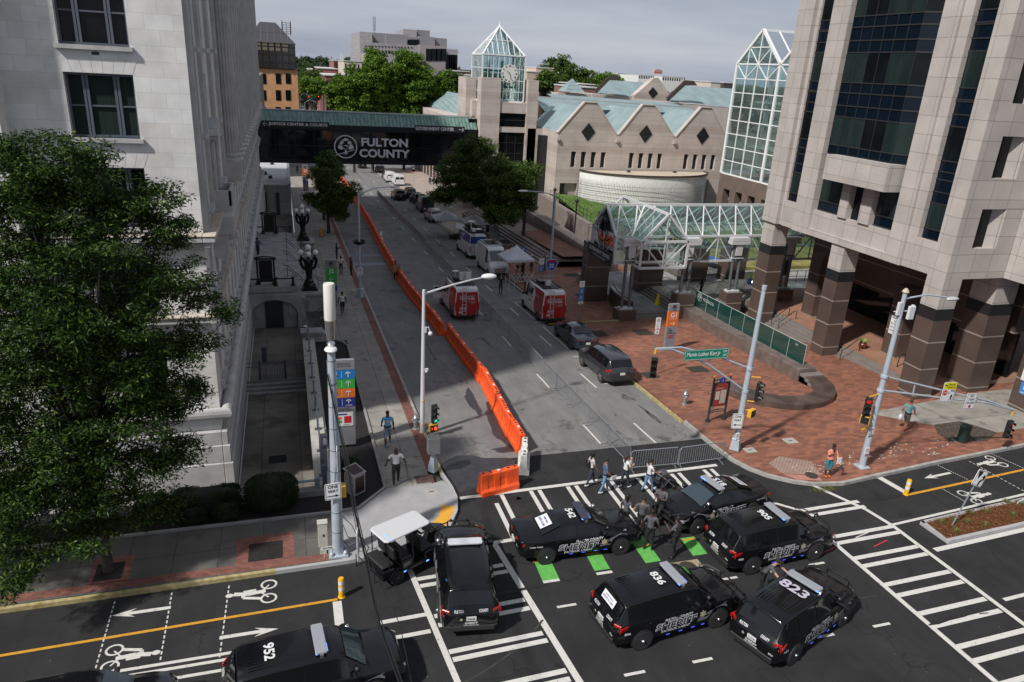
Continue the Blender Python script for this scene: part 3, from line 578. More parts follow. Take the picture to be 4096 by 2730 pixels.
for z in(-2.35,-1.15):q.box(-2.3,46.28,z,-.7,46.33,z+.04)
for z in(-1.4,-1.1):q.box(-3.4,46.28,z,-2.3,46.31,z+.04);q.box(-.7,46.28,z,.6,46.31,z+.04)
q.build('bars',RB,gt,w=1)
q=MB();q.prism([(.16*cos(a*pi/5),.16*sin(a*pi/5))for a in range(10)],0,1.2);t=thing('short_pillar','short dark blue slanted pipe standing in the sunken areaway','pipe',(-2.1,49.8,-2.55));q.build('pipe',RB,t)
d=thing('drain_pit','black square drain pit in the wet areaway floor','drain',(-1.2,36.0,-2.55));q=MB();q.box(-.45,-.4,0,.45,.4,.012);q.build('drain_cover',mat('black_pit',(.004,.004,.004),.9),d)
pp=MB();pp.path([(-3.0,28.3,-2.4),(-3.0,57,-2.4)],.04,6);t=thing('wall_pipe','thin pale pipe along the foot of the marble wall','pipe',(-3,40,-2.4));pp.build('pipe',mat('pale_pipe',(.4,.41,.42),.5),t,w=1)
#entrance terrace, stairs, pedestals
TS=mat('terrace_stone',(.26,.255,.255),.75,var=.3,scale=1.0,bump=.15,col2=(.34,.335,.33))
TZ=.80;te=thing('entrance_terrace','grey stone entrance terrace with wide stairs going down to the street pavement','terrace',(-1,67,TZ))
mb=MB();mb.box(-3.5,57.3,-2.6,.62,76.9,TZ-.02);mb.box(-3.5,57.1,TZ-.45,.0,57.3,TZ);mb.build('terrace_floor',TS,te,w=1,bevel=.02)
mb=MB();n=17
for i in range(n):
 x=-.2+(2.55+.2)*i/n;z0=TZ-(i+1)*(TZ+1.9)/n
 mb.box(x,59.4,-2.5,x+.17,75.2,z0+.14)
mb.build('stairs',TS,te,w=1)
mb=MB();ap=[(-3.4,-2.6),(-3.4,TZ-.5),(.6,TZ-.5),(.6,-2.6),(.3,-2.6)]+[(-1.4+1.75*cos(a*pi/12),-1.35+1.2*sin(a*pi/12))for a in range(13)]+[(-3.1,-2.6)]
M=Matrix(((1,0,0,0),(0,0,1,0),(0,1,0,0),(0,0,0,1)))
mb.prism(ap,56.75,57.29,0,M);mb.build('arch',TS,te,w=1,rc=1)
mb=MB();mb.box(-3.1,57.2,-2.6,.3,57.28,0);mb.build('arch_infill',mat('arch_render',(.25,.245,.225),.8,var=.2,scale=1.5),te,w=1)
mb=MB();mb.box(-2.1,57.1,-2.55,-.75,57.2,-.3);mb.build('door',mat('blue_black_door',(.016,.021,.03),.5),te,w=1)
def pedestal(y0,y1,lab,ysign):
 t=thing('lamp_pedestal',lab,'pedestal',(1.1,(y0+y1)/2,-2),0,'stone pedestals beside the entrance stairs')
 a=MB();a.box(-.25,y0,-2.6,2.35,y1,-.1);a.box(-.4,y0-.1,-.1,2.5,y1+.1,.12);a.build('plinth',TS,t,w=1,bevel=.03)
 a=MB();a.box(-.35,y0-.28,-1.7,.85,y0-.02,-.25);a.box(-.45,y0-.36,-.25,.95,y0-.05,-.05);a.box(1.15,y0-.1,-1.75,2.3,y0-.0,-.35);a.box(-.15,y0-.33,-1.4,.65,y0-.29,-.6);a.build('carved_panel',TS,t,w=1,bevel=.025)
 return t
pedestal(57.4,59.4,'stone pedestal nearer the camera, carrying a black globe lamp','s');pedestal(75.2,77.2,'stone pedestal farther up the street, carrying a black globe lamp','n')
CI=mat('black_cast_iron',(.008,.008,.009),.4,.3);GLO=mat('white_globe',(.72,.71,.70),.35)
def globelamp(x,y,z,lab):
 t=thing('globe_lamp',lab,'lamp post',(x,y,z),0,'black cast iron globe lamps by the entrance')
 b=MB();b.box(-.62,-.5,0,.62,.5,.18);b.box(-.52,-.42,.18,.52,.42,.34);b.lathe([(.5,.34),(.46,.5),(.34,.6),(.36,.75),(.26,.9),(.24,1.25),(.27,1.3),(.3,1.9),(.4,2.3),(.5,2.45),(.5,2.55),(.3,2.6)],8,(0,0,0));b.build('base',CI,t,bevel=.02)
 b=MB()
 for a in range(4):
  c,s=cos(a*pi/2),sin(a*pi/2);b.path([(.2*c,.2*s,1.6),(.5*c,.5*s,1.9),(.62*c,.62*s,2.4),(.52*c,.52*s,2.7)],[.1,.12,.14,.1],6)
  b.path([(.3*c,.3*s,2.55),(.52*c,.52*s,2.66),(.54*c,.54*s,2.84)],[.07,.06,.1],6)
 b.path([(0,0,2.5),(0,0,3.2)],.11,8);b.build('arms',CI,t,sm=1)
 for a in range(4):
  q=MB();q.sphere((.56*cos(a*pi/2),.56*sin(a*pi/2),3.03),.22,16,10);q.build('globe',GLO,t,sm=1)
 q=MB();q.sphere((0,0,3.44),.24,16,10);q.build('globe',GLO,t,sm=1)
globelamp(1.35,58.5,.12,'black cast iron lamp with five white globes on the nearer pedestal');globelamp(1.35,76.2,.12,'black cast iron lamp with five white globes on the farther pedestal')
def gateframe(x,y,lab):
 t=thing('ornamental_gate',lab,'gate',(x,y,TZ),0,'black ornamental gates on the terrace')
 b=MB()
 for q in(-.62,.62):b.box(q-.07,-.07,0,q+.07,.07,1.95)
 b.box(-.8,-.12,1.95,.8,.12,2.08);b.path([(-.78,0,2.08),(-.4,0,2.16),(0,0,2.2),(.4,0,2.16),(.78,0,2.08)],.05,6);b.build('frame',CI,t)
 b=MB();b.box(-.5,-.02,.15,.5,.02,1.9);b.build('gate_panel',mat('cast_panel',(.013,.013,.014),.45,.4,var=.5,scale=9,bump=1.,bscale=9),t)
 for q in(-.62,.62):b=MB();b.box(q-.2,-.2,0,q+.2,.2,.1);b.box(q-.13,-.13,.1,q+.13,.13,.3);b.build('foot',CI,t)
gateframe(-1.9,58.1,'black ornamental gate nearer the camera on the entrance terrace');gateframe(-1.9,76.4,'black ornamental gate at the far end of the entrance terrace')
for y,lab in((57.5,'thick black pipe rail along the near edge of the terrace'),(76.9,'thick black pipe rail along the far edge of the terrace')):
 t=thing('pipe_rail',lab,'railing',(-1.8,y,TZ));b=MB();b.path([(-3.3,y,TZ+.55),(.2,y,TZ+.55)],.06,8);b.build('rail',CI,t,w=1)
 for x in(-3.2,-1.2,.1):b=MB();b.lathe([(.2,0),(.2,.06),(.1,.14),(.08,.5),(.13,.56),(.13,.7)],8,(x,y,TZ));b.build('post',CI,t,w=1)
for i,y in enumerate((60.0,65.0,69.8,74.6)):
 t=thing('stair_handrail',('nearest','second nearest','third nearest','farthest')[i]+' black double handrail down the entrance stairs','handrail',(1,y,-.5),0,'black handrails on the entrance stairs')
 b=MB()
 for h in(.95,.72):b.path([(-.6,y,TZ+h-.05),(-.3,y,TZ+h),(2.3,y,-1.75+h),(2.6,y,-1.78+h),(2.62,y,-1.85+h)],.028,6)
 b.build('rail',CI,t,w=1)
 for x,z in((-.3,TZ),(1.0,-.55),(2.25,-1.75)):b=MB();b.path([(x,y,z),(x,y,z+.95)],.028,6);b.build('post',CI,t,w=1)
t=thing('lower_stairs','stone stairs with dark railings going from the pavement down beside the mulch bed','stairs',(1.7,52,-1.5));b=MB()
for i in range(9):b.box(2.2-.2*(i+1),50.0,-2.6,2.3,56.0,-1.15-.15*(8-i))if False else b.box(.65+.19*i,50.2,-2.6,.65+.19*(i+1),55.6,-2.5+.15*(i+1))
b.box(.5,49.0,-2.6,2.3,49.9,-.3);b.box(.4,48.9,-.3,1.9,50.0,-.15);b.build('steps',TS,t,w=1)
b=MB()
for y in(50.3,52.8,55.4):
 for h in(.9,.6):b.path([(.65,y,-2.5+h),(2.35,y,-1.1+h)],.03,6)
 for x,z in((.65,-2.5),(1.5,-1.8),(2.35,-1.1)):b.path([(x,y,z),(x,y,z+.9)],.03,6)
for h in(.55,1.0):b.path([(2.38,50.2,-1.1+h),(2.38,56.2,-1.35+h)],.035,6)
for y in(50.2,53.2,56.2):b.box(2.33,y-.05,-1.2,2.43,y+.05,-.05)
b.build('railing',RB,t,w=1)
#low annex with flat pale roof
PC=brickmat('annex_panels',(.21,.205,.20),(.18,.178,.172),(.06,.06,.06),1.35,2.3,.02,'auto',.8,0.,.15)
an=thing('annex','low grey annex with flat pale roof and two black slot windows under the bridge','building',(-1.5,126,-4))
b=MB();b.box(-4.2,112.1,-6,.55,141,.05);b.box(-6,111.5,-6,-4.3,112.6,12);b.build('wall',PC,an,w=1)
b=MB();b.box(-4.2,112.15,.05,.30,141,.17);b.build('roof',mat('pale_roof_membrane',(.40,.40,.40),.8,var=.15,scale=.5),an,w=1)
b=MB();b.box(.2,112.0,.0,.6,141.1,.32);b.build('roof_edge',mat('zinc_edge',(.22,.25,.3),.5,.4,var=.2,scale=2),an,w=1)
for x in(-3.35,-1.6):b=MB();b.box(x,112.0,-4.2,x+.5,112.09,-1.0);b.build('window',BLACK,an,w=1)
for x,y in((-3.1,122),(-2.3,118),(-2.2,134)):b=MB();b.lathe([(.3,0),(.3,.3),(.12,.5)],8,(x,y,.17));b.build('roof_vent',BLACK,an,w=1)
#covered bridge over the street
BG=mat('bridge_dark_glass',(.008,.011,.014),.06,spec=.8,var=.6,scale=.35);BFR=mat('bridge_black_frame',(.012,.013,.015),.4,.3)
GRN=mat('green_copper_roof',(.13,.235,.20),.5,.3,var=.3,scale=1.1,col2=(.22,.33,.29),stretch=(3,1,.6))
X0,X1,YB,YB2=-4.0,28.4,113.,118.5
br=thing('skybridge','covered pedestrian bridge of dark glass with green metal roof crossing the whole street','bridge',(12,113,3.3))
b=MB();b.box(X0,YB+.12,3.3,X1,YB2,8.1);b.build('glass_wall',BG,br,w=1)
b=MB();b.box(X0,YB-.02,3.15,X1,YB2+.1,3.62);b.box(X0,YB-.3,8.05,X1,YB2+.3,8.75);b.box(X0,YB-.02,7.85,X1,YB+.1,8.05)
for i in range(13):x=X0+.1+(X1-X0-.2)*i/12;b.box(x-.05,YB,3.3,x+.05,YB+.12,8.1)
for x in(8.4,12.4,17.8):b.box(x-.14,YB-.06,3.4,x+.14,YB+.1,8.1)
b.box(X0,YB,5.6,X1,YB+.1,5.7);b.build('frame',BFR,br,w=1)
b=MB();b.add([(X0-.1,YB-.35,8.75),(X1+.1,YB-.35,8.7),(X1+.1,YB+1.6,10.3),(X0-.1,YB+1.6,10.45),(X0-.1,YB2+.35,8.75),(X1+.1,YB2+.35,8.7),(X1+.1,YB2-1.6,10.3),(X0-.1,YB2-1.6,10.45)],[(0,1,2,3),(3,2,6,7),(7,6,5,4),(0,3,7,4),(1,5,6,2)]);b.build('roof',GRN,br,w=1)
b=MB()
for i in range(62):
 x=X0+(X1-X0)*i/61;zt=10.45-.15*i/61;b.beam((x,YB-.37,8.78),(x,YB+1.6,zt+.02),.05,.06)
b.build('roof_seams',mat('dark_green_seam',(.07,.14,.12),.5,.3),br,w=1)
b=MB();b.box(X0,YB+1.5,10.42,X1,YB+1.75,10.56);b.build('ridge_flashing',mat('pale_flashing',(.5,.5,.5),.4,.4),br,w=1)
SIGNT=mat('sign_lettering_grey',(.62,.62,.63),.5);SB=mat('sign_board_black',(.016,.016,.018),.5)
def ts(mb,s,x,z,h,w_,y,mi=0,bold=.04,dep=.0):mb.text(s,(x,y,z),(1,0,0),(0,0,1),h,mi,bold,width=w_,height=h,depth=dep)
for(xa,xb,zc,s,tw,arr)in((-2.95,6.35,8.62,'JUSTICE CENTER & COURTS',8.1,-1),(18.75,26.45,8.66,'GOVERNMENT CENTER',5.85,1)):
 t=thing('bridge_sign_board',('left pointing black sign board reading JUSTICE CENTER & COURTS on the bridge'if arr<0 else 'right pointing black sign board reading GOVERNMENT CENTER on the bridge'),'sign',((xa+xb)/2,YB-.5,8.6))
 b=MB();b.box(xa,YB-.62,zc-.44,xb,YB-.5,zc+.44);b.build('board',SB,t,w=1)
 b=MB()
 if arr<0:ts(b,s,xa+.95+tw/2,zc,.5,tw,YB-.63);ax=xa+.2;ex=xa+.8
 else:ts(b,s,xa+.15+tw/2,zc,.5,tw,YB-.63);ax=xb-.15;ex=xb-.95
 b.beam((ax,YB-.635,zc),(ex,YB-.635,zc),.02,.06)
 for q in(-.27,.27):b.beam((ax,YB-.635,zc),(ax+(.27 if arr<0 else-.27),YB-.635,zc+q),.02,.06)
 b.build('lettering',SIGNT,t,w=1)
t=thing('county_emblem_sign','large raised grey lettering FULTON COUNTY with a round tree emblem on the bridge glass','sign',(12,YB-.3,5.6))
LG=mat('raised_letter_grey',(.66,.66,.68),.45);b=MB();ts(b,'FULTON',14.35,6.42,1.22,6.9,YB-.30,0,.035,.0);ts(b,'COUNTY',14.35,4.82,1.22,7.5,YB-.30,0,.035,.0)
b.map(lambda v:v);bb=MB();bb.v=list(b.v)+[(x,y+.16,z)for x,y,z in b.v];nV=len(b.v);bb.f=list(b.f)+[tuple(i+nV for i in f)for f in b.f];bb.m=[0]*len(bb.f)
bb.build('letters',LG,t,w=1,rc=0)
def emblem(mb,o,xd,yd,r,mi=0,seed=3,ring=.1,th=0):
 """round tree emblem: ring, lobed crown, trunk with roots, swoosh"""
 o=Vector(o);xd=Vector(xd).normalized();yd=Vector(yd).normalized();T=lambda x,y:o+xd*x*r+yd*y*r;n=40;vs=[];fs=[]
 for k in range(n):
  a=2*pi*k/n;vs+=[T(cos(a),sin(a)),T((1-ring)*cos(a),(1-ring)*sin(a))]
 for k in range(n):fs.append((2*k,2*((k+1)%n),2*((k+1)%n)+1,2*k+1))
 mb.add(vs,fs,mi)
 rr=random.Random(seed)
 for cx,cy,q in((0,.52,.26),(-.22,.3,.27),(.24,.32,.27),(-.4,-.02,.27),(.42,0,.27),(0,.1,.3),(-.02,-.1,.2)):
  mb.add([T(cx+q*(1+.12*sin(5*a+cx*9))*cos(a),cy+q*.8*(1+.12*sin(6*a+cy*7))*sin(a))for a in[2*pi*k/22 for k in range(22)]],[tuple(range(22))],mi)
 mb.add([T(-.06,-.05),T(.06,-.05),T(.07,-.45),T(.22,-.66),T(.03,-.56),T(0,-.78),T(-.04,-.56),T(-.22,-.66),T(-.08,-.45)],[(0,1,2,8),(2,3,4),(8,6,7),(2,4,5,6,8)],mi)
b=MB();emblem(b,(8.62,YB-.32,5.68),(1,0,0),(0,0,1),1.68);b.add([(6.55,YB-.35,4.2),(6.55,YB-.35,4.33),(9.9,YB-.35,5.35),(9.9,YB-.35,5.25)],[(0,1,2,3)]);b.build('emblem',LG,t,w=1,rc=0)
#granite office tower on the right
GRT=brickmat('pink_grey_granite',(.405,.368,.345),(.35,.318,.298),(.14,.12,.11),1.32,1.05,.012,'auto',.65,0.,.09,bump=.3,offs=(.55,.45,0),grain=.12)
GRB=brickmat('brown_granite',(.085,.06,.05),(.075,.054,.046),(.26,.22,.19),30.,1.72,.045,'auto',.35,0.,.12,bump=.1,offs=(3,1.5,0),grain=.25,spec=.5)
BND=mat('black_granite_band',(.016,.017,.019),.35);NAVY=mat('navy_spandrel_glass',(.002,.006,.013),.12,spec=.35,var=.25,scale=.6)
GWIN=mat('green_tinted_window',(.012,.022,.020),.06,spec=.5,var=.35,scale=.9,stretch=(1,1.5,.2));MUL=mat('bronze_mullion',(.05,.05,.055),.4,.5)
TX=36.0;TYS=31.55;TYN=49.1;TOP=44.
tw=thing('granite_tower','pink grey granite office tower with bands of navy glass, filling the right of the photo','office tower',(TX+3,40,0))
b=MB()
def pier(y0,y1,x0,z0,z1,x1=38.):b.box(x0,y0,z0,x1,y1,z1)
ZF=7.55;ZS=9.44
b.box(TX,TYS,ZF,TX+1.35,TYS+1.15,TOP)
b.box(TX+.0,34.2,ZF,TX+1.2,35.05,TOP);b.box(TX+.16,35.05,ZF,TX+1.2,35.25,TOP);b.box(TX-.18,34.86,ZF,TX+.9,36.1,TOP)
b.box(TX-.18,43.68,ZF,TX+.9,45.42,TOP);b.box(TX-.18,47.35,ZF,TX+1.2,TYN,TOP);b.box(TX+.15,47.0,ZF,TX+1.,47.35,TOP)
b.box(TX+.04,32.7,ZF,TX+1.2,34.2,ZS);b.box(TX+.04,36.1,ZF,TX+1.2,43.68,ZS-.1);b.box(TX+.04,45.42,ZF,TX+1.2,47.0,ZS)
b.box(TX-.14,36.1,ZF,TX+.04,43.68,8.0)
for y0,y1 in((38.2,39.15),(40.3,41.1)):b.box(TX-.1,y0,ZS-.1,TX+1.1,y1,11.77)
b.box(TX-1.2,36.33,11.77,TX+.9,41.95,13.4)
b.box(TX+.6,TYS+.5,ZF+.02,TX+9,TYN-.2,ZF+.5)
for z in range(8):
 za=9.35+3.97*z
 b.box(TX+1.35,TYS,ZF if z==0 else za-1.7,40.4,TYS+.9,za)
 b.box(TX+1.35,TYS,za,37.35,TYS+.9,za+2.3);b.box(39.15,TYS,za,40.4,TYS+.9,za+2.3)
b.box(40.4,18,ZF,41.6,TYS+.9,ZS)
for y0,y1 in((29.9,31.55),(26.0,27.4),(21,23)):b.box(40.4,y0,ZS,41.6,y1,TOP)
b.build('granite_facade',GRT,tw,w=1,rc=0)
g=MB()
def strip(y0,y1,x,z0=ZS):
 g.box(x,y0,z0,x+.1,y1,TOP,1)
def mull(mb,x,y0,y1,z):mb.box(x-.05,y0,z-.035,x,y1,z+.035)
m_=MB();gw=MB()
for(y0,y1,x)in((32.7,34.2,TX+.35),(45.42,47.0,TX+.3)):
 strip(y0,y1,x)
 for k in range(8):
  z=10.06+3.97*k;zt=z+(1.5 if k==0 else 1.85);zb=z if k==0 else z-.05
  q=MB();q.box(x-.03,y0+.09,zb,x-.005,y1-.09,zt);wi=q.build('window',GWIN if(k%2==0)else DGL,tw,w=1)
  for zz in(zb-.62,zb,zt,zt+.65,zt+1.35):mull(m_,x,y0,y1,zz)
ys=[36.1]+[37.0+.955*i for i in range(7)]+[43.68]
def cpt(y):return TX+.25 if(y<=36.1 or y>=43.6)else TX-.45
pl=[(TX+.35,36.1),(TX-.45,37.05),(TX-.45,42.8),(TX+.35,43.68)]
for(xa,ya),(xb,yb)in zip(pl,pl[1:]):
 g.add([(xa,ya,13.4),(xb,yb,13.4),(xb,yb,TOP),(xa,ya,TOP)],[(0,1,2,3)],1)
g.box(TX+.35,36.1,ZS-.1,TX+.4,43.68,13.5,1)
n=0
for k in range(8):
 z0=13.98+3.97*k;z1=z0+1.83
 for s_,((xa,ya),(xb,yb))in enumerate(zip(pl,pl[1:])):
  npn=6 if s_==1 else 1
  for i in range(npn):
   xA,yA=lerp(xa,xb,i/npn),lerp(ya,yb,i/npn);xB,yB=lerp(xa,xb,(i+1)/npn),lerp(ya,yb,(i+1)/npn)
   e=.03;q=MB();q.add([(xA-.02,yA+e,z0),(xB-.02,yB-e,z0),(xB-.02,yB-e,z1),(xA-.02,yA+e,z1)],[(0,1,2,3)]);q.build('window',[GWIN,GWIN,DGL,GWIN,DGL][(i*3+k*2+s_)%5],tw,w=1,rc=0)
   for zz in(z0,z1,z1+.7,z1+1.5):m_.beam((xA-.03,yA,zz),(xB-.03,yB,zz),.05,.07)
   m_.beam((xA-.03,yA,z0-.66),(xA-.03,yA,z1+1.5),.035,.035)
for(y0,y1)in((36.15,38.15),(41.2,43.6)):
 q=MB();q.box(TX+.3,y0,10.1,TX+.33,y1,11.7);q.build('window',GWIN,tw,w=1)
 for zz in(10.06,9.4):m_.box(TX+.26,y0,zz-.04,TX+.3,y1,zz+.04)
for z in range(8):
 za=9.35+3.97*z;q=MB();q.box(37.3,TYS+.42,za,38.6,TYS+.5,za+2.3);q.build('window',DGL,tw,w=1);q=MB();q.add([(39.15,TYS+.02,za),(39.15,TYS+.02,za+2.3),(38.55,TYS+.44,za+2.3),(38.55,TYS+.44,za)],[(0,1,2,3)]);q.build('window_reveal',GRT,tw,w=1)
 q=MB();q.box(40.7,27.4,za+.3,40.8,29.9,za+2.2);q.build('window',DGL,tw,w=1)
g.box(41.0,18,ZS,41.1,29.9,TOP,1)
g.build('spandrel_glass',[NAVY,NAVY],tw,w=1,rc=0);m_.build('mullions',MUL,tw,w=1)
q=MB();q.box(TX+1.2,TYS+.95,ZF+.5,60,TYN-.3,TOP-1);q.box(41.6,18,ZF,60,TYS+.9,TOP-1);q.build('inner_core',BND,tw,w=1)
def column(x0,y0,x1,y1,zb,nm='column',up=ZF):
 c=thing;a=MB();a.box(x0,y0,5.75,x1,y1,up);o=a.build(nm,GRT,tw,w=1)
 a=MB();a.box(x0-.01,y0-.01,5.03,x1+.01,y1+.01,5.75);a.build('column_band',BND,o,w=1)
 a=MB();a.box(x0-.015,y0-.015,zb,x1+.015,y1+.015,5.03);a.build('column_base',GRB,o,w=1)
column(TX,TYS,TX+1.3,32.82,-.5);column(TX,39.85,TX+1.3,41.1,-.9);column(TX,47.6,TX+1.3,49.05,-1.2)
column(40.6,31.9,42.3,33.6,-.3);column(41.3,28.2,43,29.6,-.3)
a=MB()
for x,y in((39.8,37.2),(39.9,46.2),(40.2,52.0),(44.5,38)):a.box(x,y,-.6,x+1.2,y+1.3,5.2)
a.box(43.5,32.2,3.6,58,34,7.5);a.box(42.0,34,3.4,43.2,50,ZF);a.build('inner_columns',GRB,tw,w=1)
a=MB();a.box(45,33.0,-.8,45.2,52,ZF);a.build('lobby_glass',mat('lobby_glass',(.006,.008,.01),.08,spec=.6),tw,w=1)
AF=brickmat('arcade_brick',(.26,.105,.06),(.20,.085,.05),(.34,.24,.18),.21,.1,.010,'xy',.8,.5,.15)
STG=mat('step_granite',(.17,.145,.13),.75,var=.15,scale=1.5,stretch=(6,1,1),bump=.1)
a=MB();a.box(38.1,32.8,-1.5,60,54,.16);a.build('arcade_floor',AF,kind='structure')
a=MB()
for i in range(5):a.box(36.75+.30*i,32.9 if i else 33.2,-1.5,38.2,50.3,gz(42)+.15+.0+.165*i-.04)
a.build('arcade_steps',STG,kind='structure')
def bentrail(lab,x,y,z,L=1.6,dz=.7,dirx=1,rz=0.):
 t=thing('bent_handrail',lab,'handrail',(x,y,z),rz,'short bent black handrails by the steps');b=MB()
 b.path([(0,0,0),(0,0,.85),(.3*dirx,0,.92),(L*dirx,0,.92+dz),((L+.3)*dirx,0,.92+dz),((L+.3)*dirx,0,dz)],.03,6);b.build('rail',BLACK,t,sm=1)
for i,(x,y,z,L,dz,rz)in enumerate(((36.8,38.9,-.5,1.2,.65,0),(36.8,46.0,-.8,1.2,.7,0),(36.8,46.9,-.85,1.2,.7,0),(35.0,51.2,-.9,1.5,.6,.6),(33.6,51.0,-.9,1.4,.6,.6),(37.0,50.2,-.95,1.4,.7,.3))):
 bentrail(['bent black handrail at the foot of the second arcade column','bent black handrail nearest the third arcade column','bent black handrail just beyond the third arcade column','bent black handrail right of the glass balustrade','bent black handrail at the far end of the glass balustrade','bent black handrail at the far end of the arcade steps'][i],x,y,z,L,dz,1,rz)
for i,(x,y)in enumerate(((39.2,36.0),(39.6,35.0),(43.2,30.8))):
 t=thing('bike_rack',['black hoop bike rack behind the corner column','second black hoop bike rack behind the corner column','black hoop bike rack between the two southern columns'][i],'bike rack',(x,y,.16 if i<2 else-.1),.3);b=MB();b.path([(-.4,0,0),(-.4,0,.6),(-.25,0,.85),(.25,0,.85),(.4,0,.6),(.4,0,0)],.035,6);b.build('hoop',BLACK,t,sm=1)
def wallsign(lab,o,xd,yd,w_,h_,lines,bg,fg,par=None,name='wall_sign'):
 t=thing(name,lab,'sign',o);b=MB();xd=Vector(xd).normalized();yd=Vector(yd).normalized();nn=xd.cross(yd);X=lambda x,y,z:xd*x+yd*y+nn*z
 b.add([X(a*w_/2,c*h_/2,z)for z in(0,.02)for a,c in((-1,-1),(1,-1),(1,1),(-1,1))],[(4,5,6,7),(0,1,5,4),(1,2,6,5),(2,3,7,6),(3,0,4,7)],0)
 for s,y,hh,ww in lines:b.text(s,X(0,y,.024),xd,yd,hh,1,.02,width=ww,height=hh)
 b.build('panel',[bg,fg],t,rc=0);return t
SGW=mat('sign_white',(.62,.62,.62),.5)
wallsign('white notice reading PARKING OF MOTORIZED BICYCLES PROHIBITED on an inner column',(39.78,37.85,2.4),(0,-1,0),(0,0,1),.75,1.3,[('PARKING',.5,.1,.55),('OF',.3,.1,.15),('MOTORIZED',.1,.1,.62),('BICYCLES',-.15,.1,.55),('PROHIBITED',-.4,.1,.6)],SGW,BLK)
wallsign('white notice about roller skating above a blue disabled access sign on the southern column',(41.27,28.9,2.5),(0,-1,0),(0,0,1),.8,1.2,[('ROLLER SKATING',.46,.08,.65),('OR',.33,.08,.12),('SKATEBOARDING',.2,.08,.65),('PROHIBITED',.06,.08,.5),('ON THE',-.08,.08,.35),('SIDEWALKS',-.22,.08,.5),('AND STEPS',-.4,.08,.45)],SGW,BLK)
SBL=mat('sign_blue',(.05,.17,.42),.5)
wallsign('blue disabled access sign with white arrow below the roller skating notice',(41.27,28.9,1.45),(0,-1,0),(0,0,1),.55,.75,[('o',.22,.08,.08),('L',.05,.2,.15),('<-',-.25,.1,.35)],SBL,SGW)
def pot(lab,x,y,z,col,leaf,s=1.):
 t=thing('potted_plant',lab,'potted plant',(x,y,z));b=MB();b.lathe([(.28*s,0),(.42*s,.25*s),(.45*s,.5*s),(.38*s,.62*s),(.42*s,.68*s)],16);b.build('pot',col,t,sm=1)
 b=MB()
 for i in range(60):
  a=random.uniform(0,2*pi);L=random.uniform(.4,.85)*s;c,d=cos(a),sin(a);p=Vector((0,0,.6*s));q=p+Vector((c*L*.6,d*L*.6,L*.6));r=p+Vector((c*L,d*L,L*.25));n_=Vector((-d,c,0))*.04*s
  b.add([p,q-n_,q+n_,r],[(0,1,3,2)])
 b.build('leaves',leaf,t,rc=0)
LEAFY=mat('bright_leaf',(.10,.17,.03),.5,var=.4,scale=4,col2=(.25,.3,.06))
pot('leafy green and yellow plant in a small red pot inside the arcade',39.0,39.4,.16,mat('red_pot',(.16,.03,.02),.4),LEAFY,.65)
pot('yellow flowers in a large blue glazed pot beyond the tower columns',40.6,55.3,-.1,mat('blue_glazed_pot',(.01,.02,.10),.15),mat('yellow_flowers',(.35,.25,.03),.6,var=.5,scale=6,col2=(.06,.12,.02)),1.3)
t=thing('a_frame_sign','white sandwich board sign beside the blue flower pot','sign',(41.9,55.6,-.2));b=MB();b.box(-.35,-.3,0,.35,-.25,1.3);b.build('board',SGW,t);b=MB();b.box(-.27,-.315,.75,.27,-.303,1.1);b.build('printed_panel',BLK,t)
#glass canopy pavilion
WST=mat('white_steel',(.50,.51,.51),.45,var=.06,scale=2);PGL=glassmat('pale_green_canopy_glass',(.60,.76,.74),.2,.04,.06,.09,(.40,.50,.49))
cp=thing('glass_canopy','white steel and glass canopy with crossing gable roofs over the plaza entrance','canopy',(35,53,3.6))
yS,yN,yR,zB,zE,zR=51.4,56.0,53.7,3.65,5.72,7.85;xW,xE=24.5,52.0
gx0,gx1,gxr,gyS,gyN=25.85,29.85,27.85,49.6,57.8
f=MB()
def br_(p,q,w_=.16):f.beam(p,q,w_*.85,w_*.85)
for y in(yS,yN):
 br_((xW,y,zB),(xE,y,zB),.2);br_((xW,y,zE),(xE,y,zE),.2)
br_((xW,yR,zR),(xE,yR,zR),.24)
nx=18;dx=(xE-xW)/nx
for i in range(nx+1):
 x=xW+i*dx
 for y in(yS,yN):
  br_((x,y,zB),(x,y,zE),.10)
  if i<nx:
   a_,c_=((zB,zE)if i%2 else(zE,zB));br_((x,y,a_),(x+dx,y,c_),.11)
   br_((x,y,zE),(x+dx*.75,yR,zR),.12)
   br_((x+dx,y,zE),(x+dx*.75,yR,zR),.07)
 if i%2==0:br_((x,yS,zE),(x,yN,zE),.1)
for p,q in(((xW,yS,zB),(xW,yN,zB)),((xW,yS,zB),(xW,yS,zE)),((xW,yN,zB),(xW,yN,zE)),((xW,yS,zE),(xW,yR,zR)),((xW,yN,zE),(xW,yR,zR)),((xW,yS,zE),(xW,yN,zE))):br_(p,q,.22)
br_((xW,yR,zB),(xW,yR,zE+.2),.08);br_((xW,yS,zE),(xW,yR,zB),.08);br_((xW,yN,zE),(xW,yR,zB),.08)
for y in(gyS,gyN):
 for p,q in(((gx0,y,zB),(gx1,y,zB)),((gx0,y,zE),(gx1,y,zE)),((gx0,y,zB),(gx0,y,zE)),((gx1,y,zB),(gx1,y,zE)),((gx0,y,zE),(gxr,y,zR)),((gx1,y,zE),(gxr,y,zR))):br_(p,q,.2)
 for p,q in(((gxr,y,zB),(gxr,y,zR)),((gx0,y,zE),(gxr,y,zB)),((gx1,y,zE),(gxr,y,zB))):br_(p,q,.11)
br_((gxr,gyS,zR),(gxr,gyN,zR),.22)
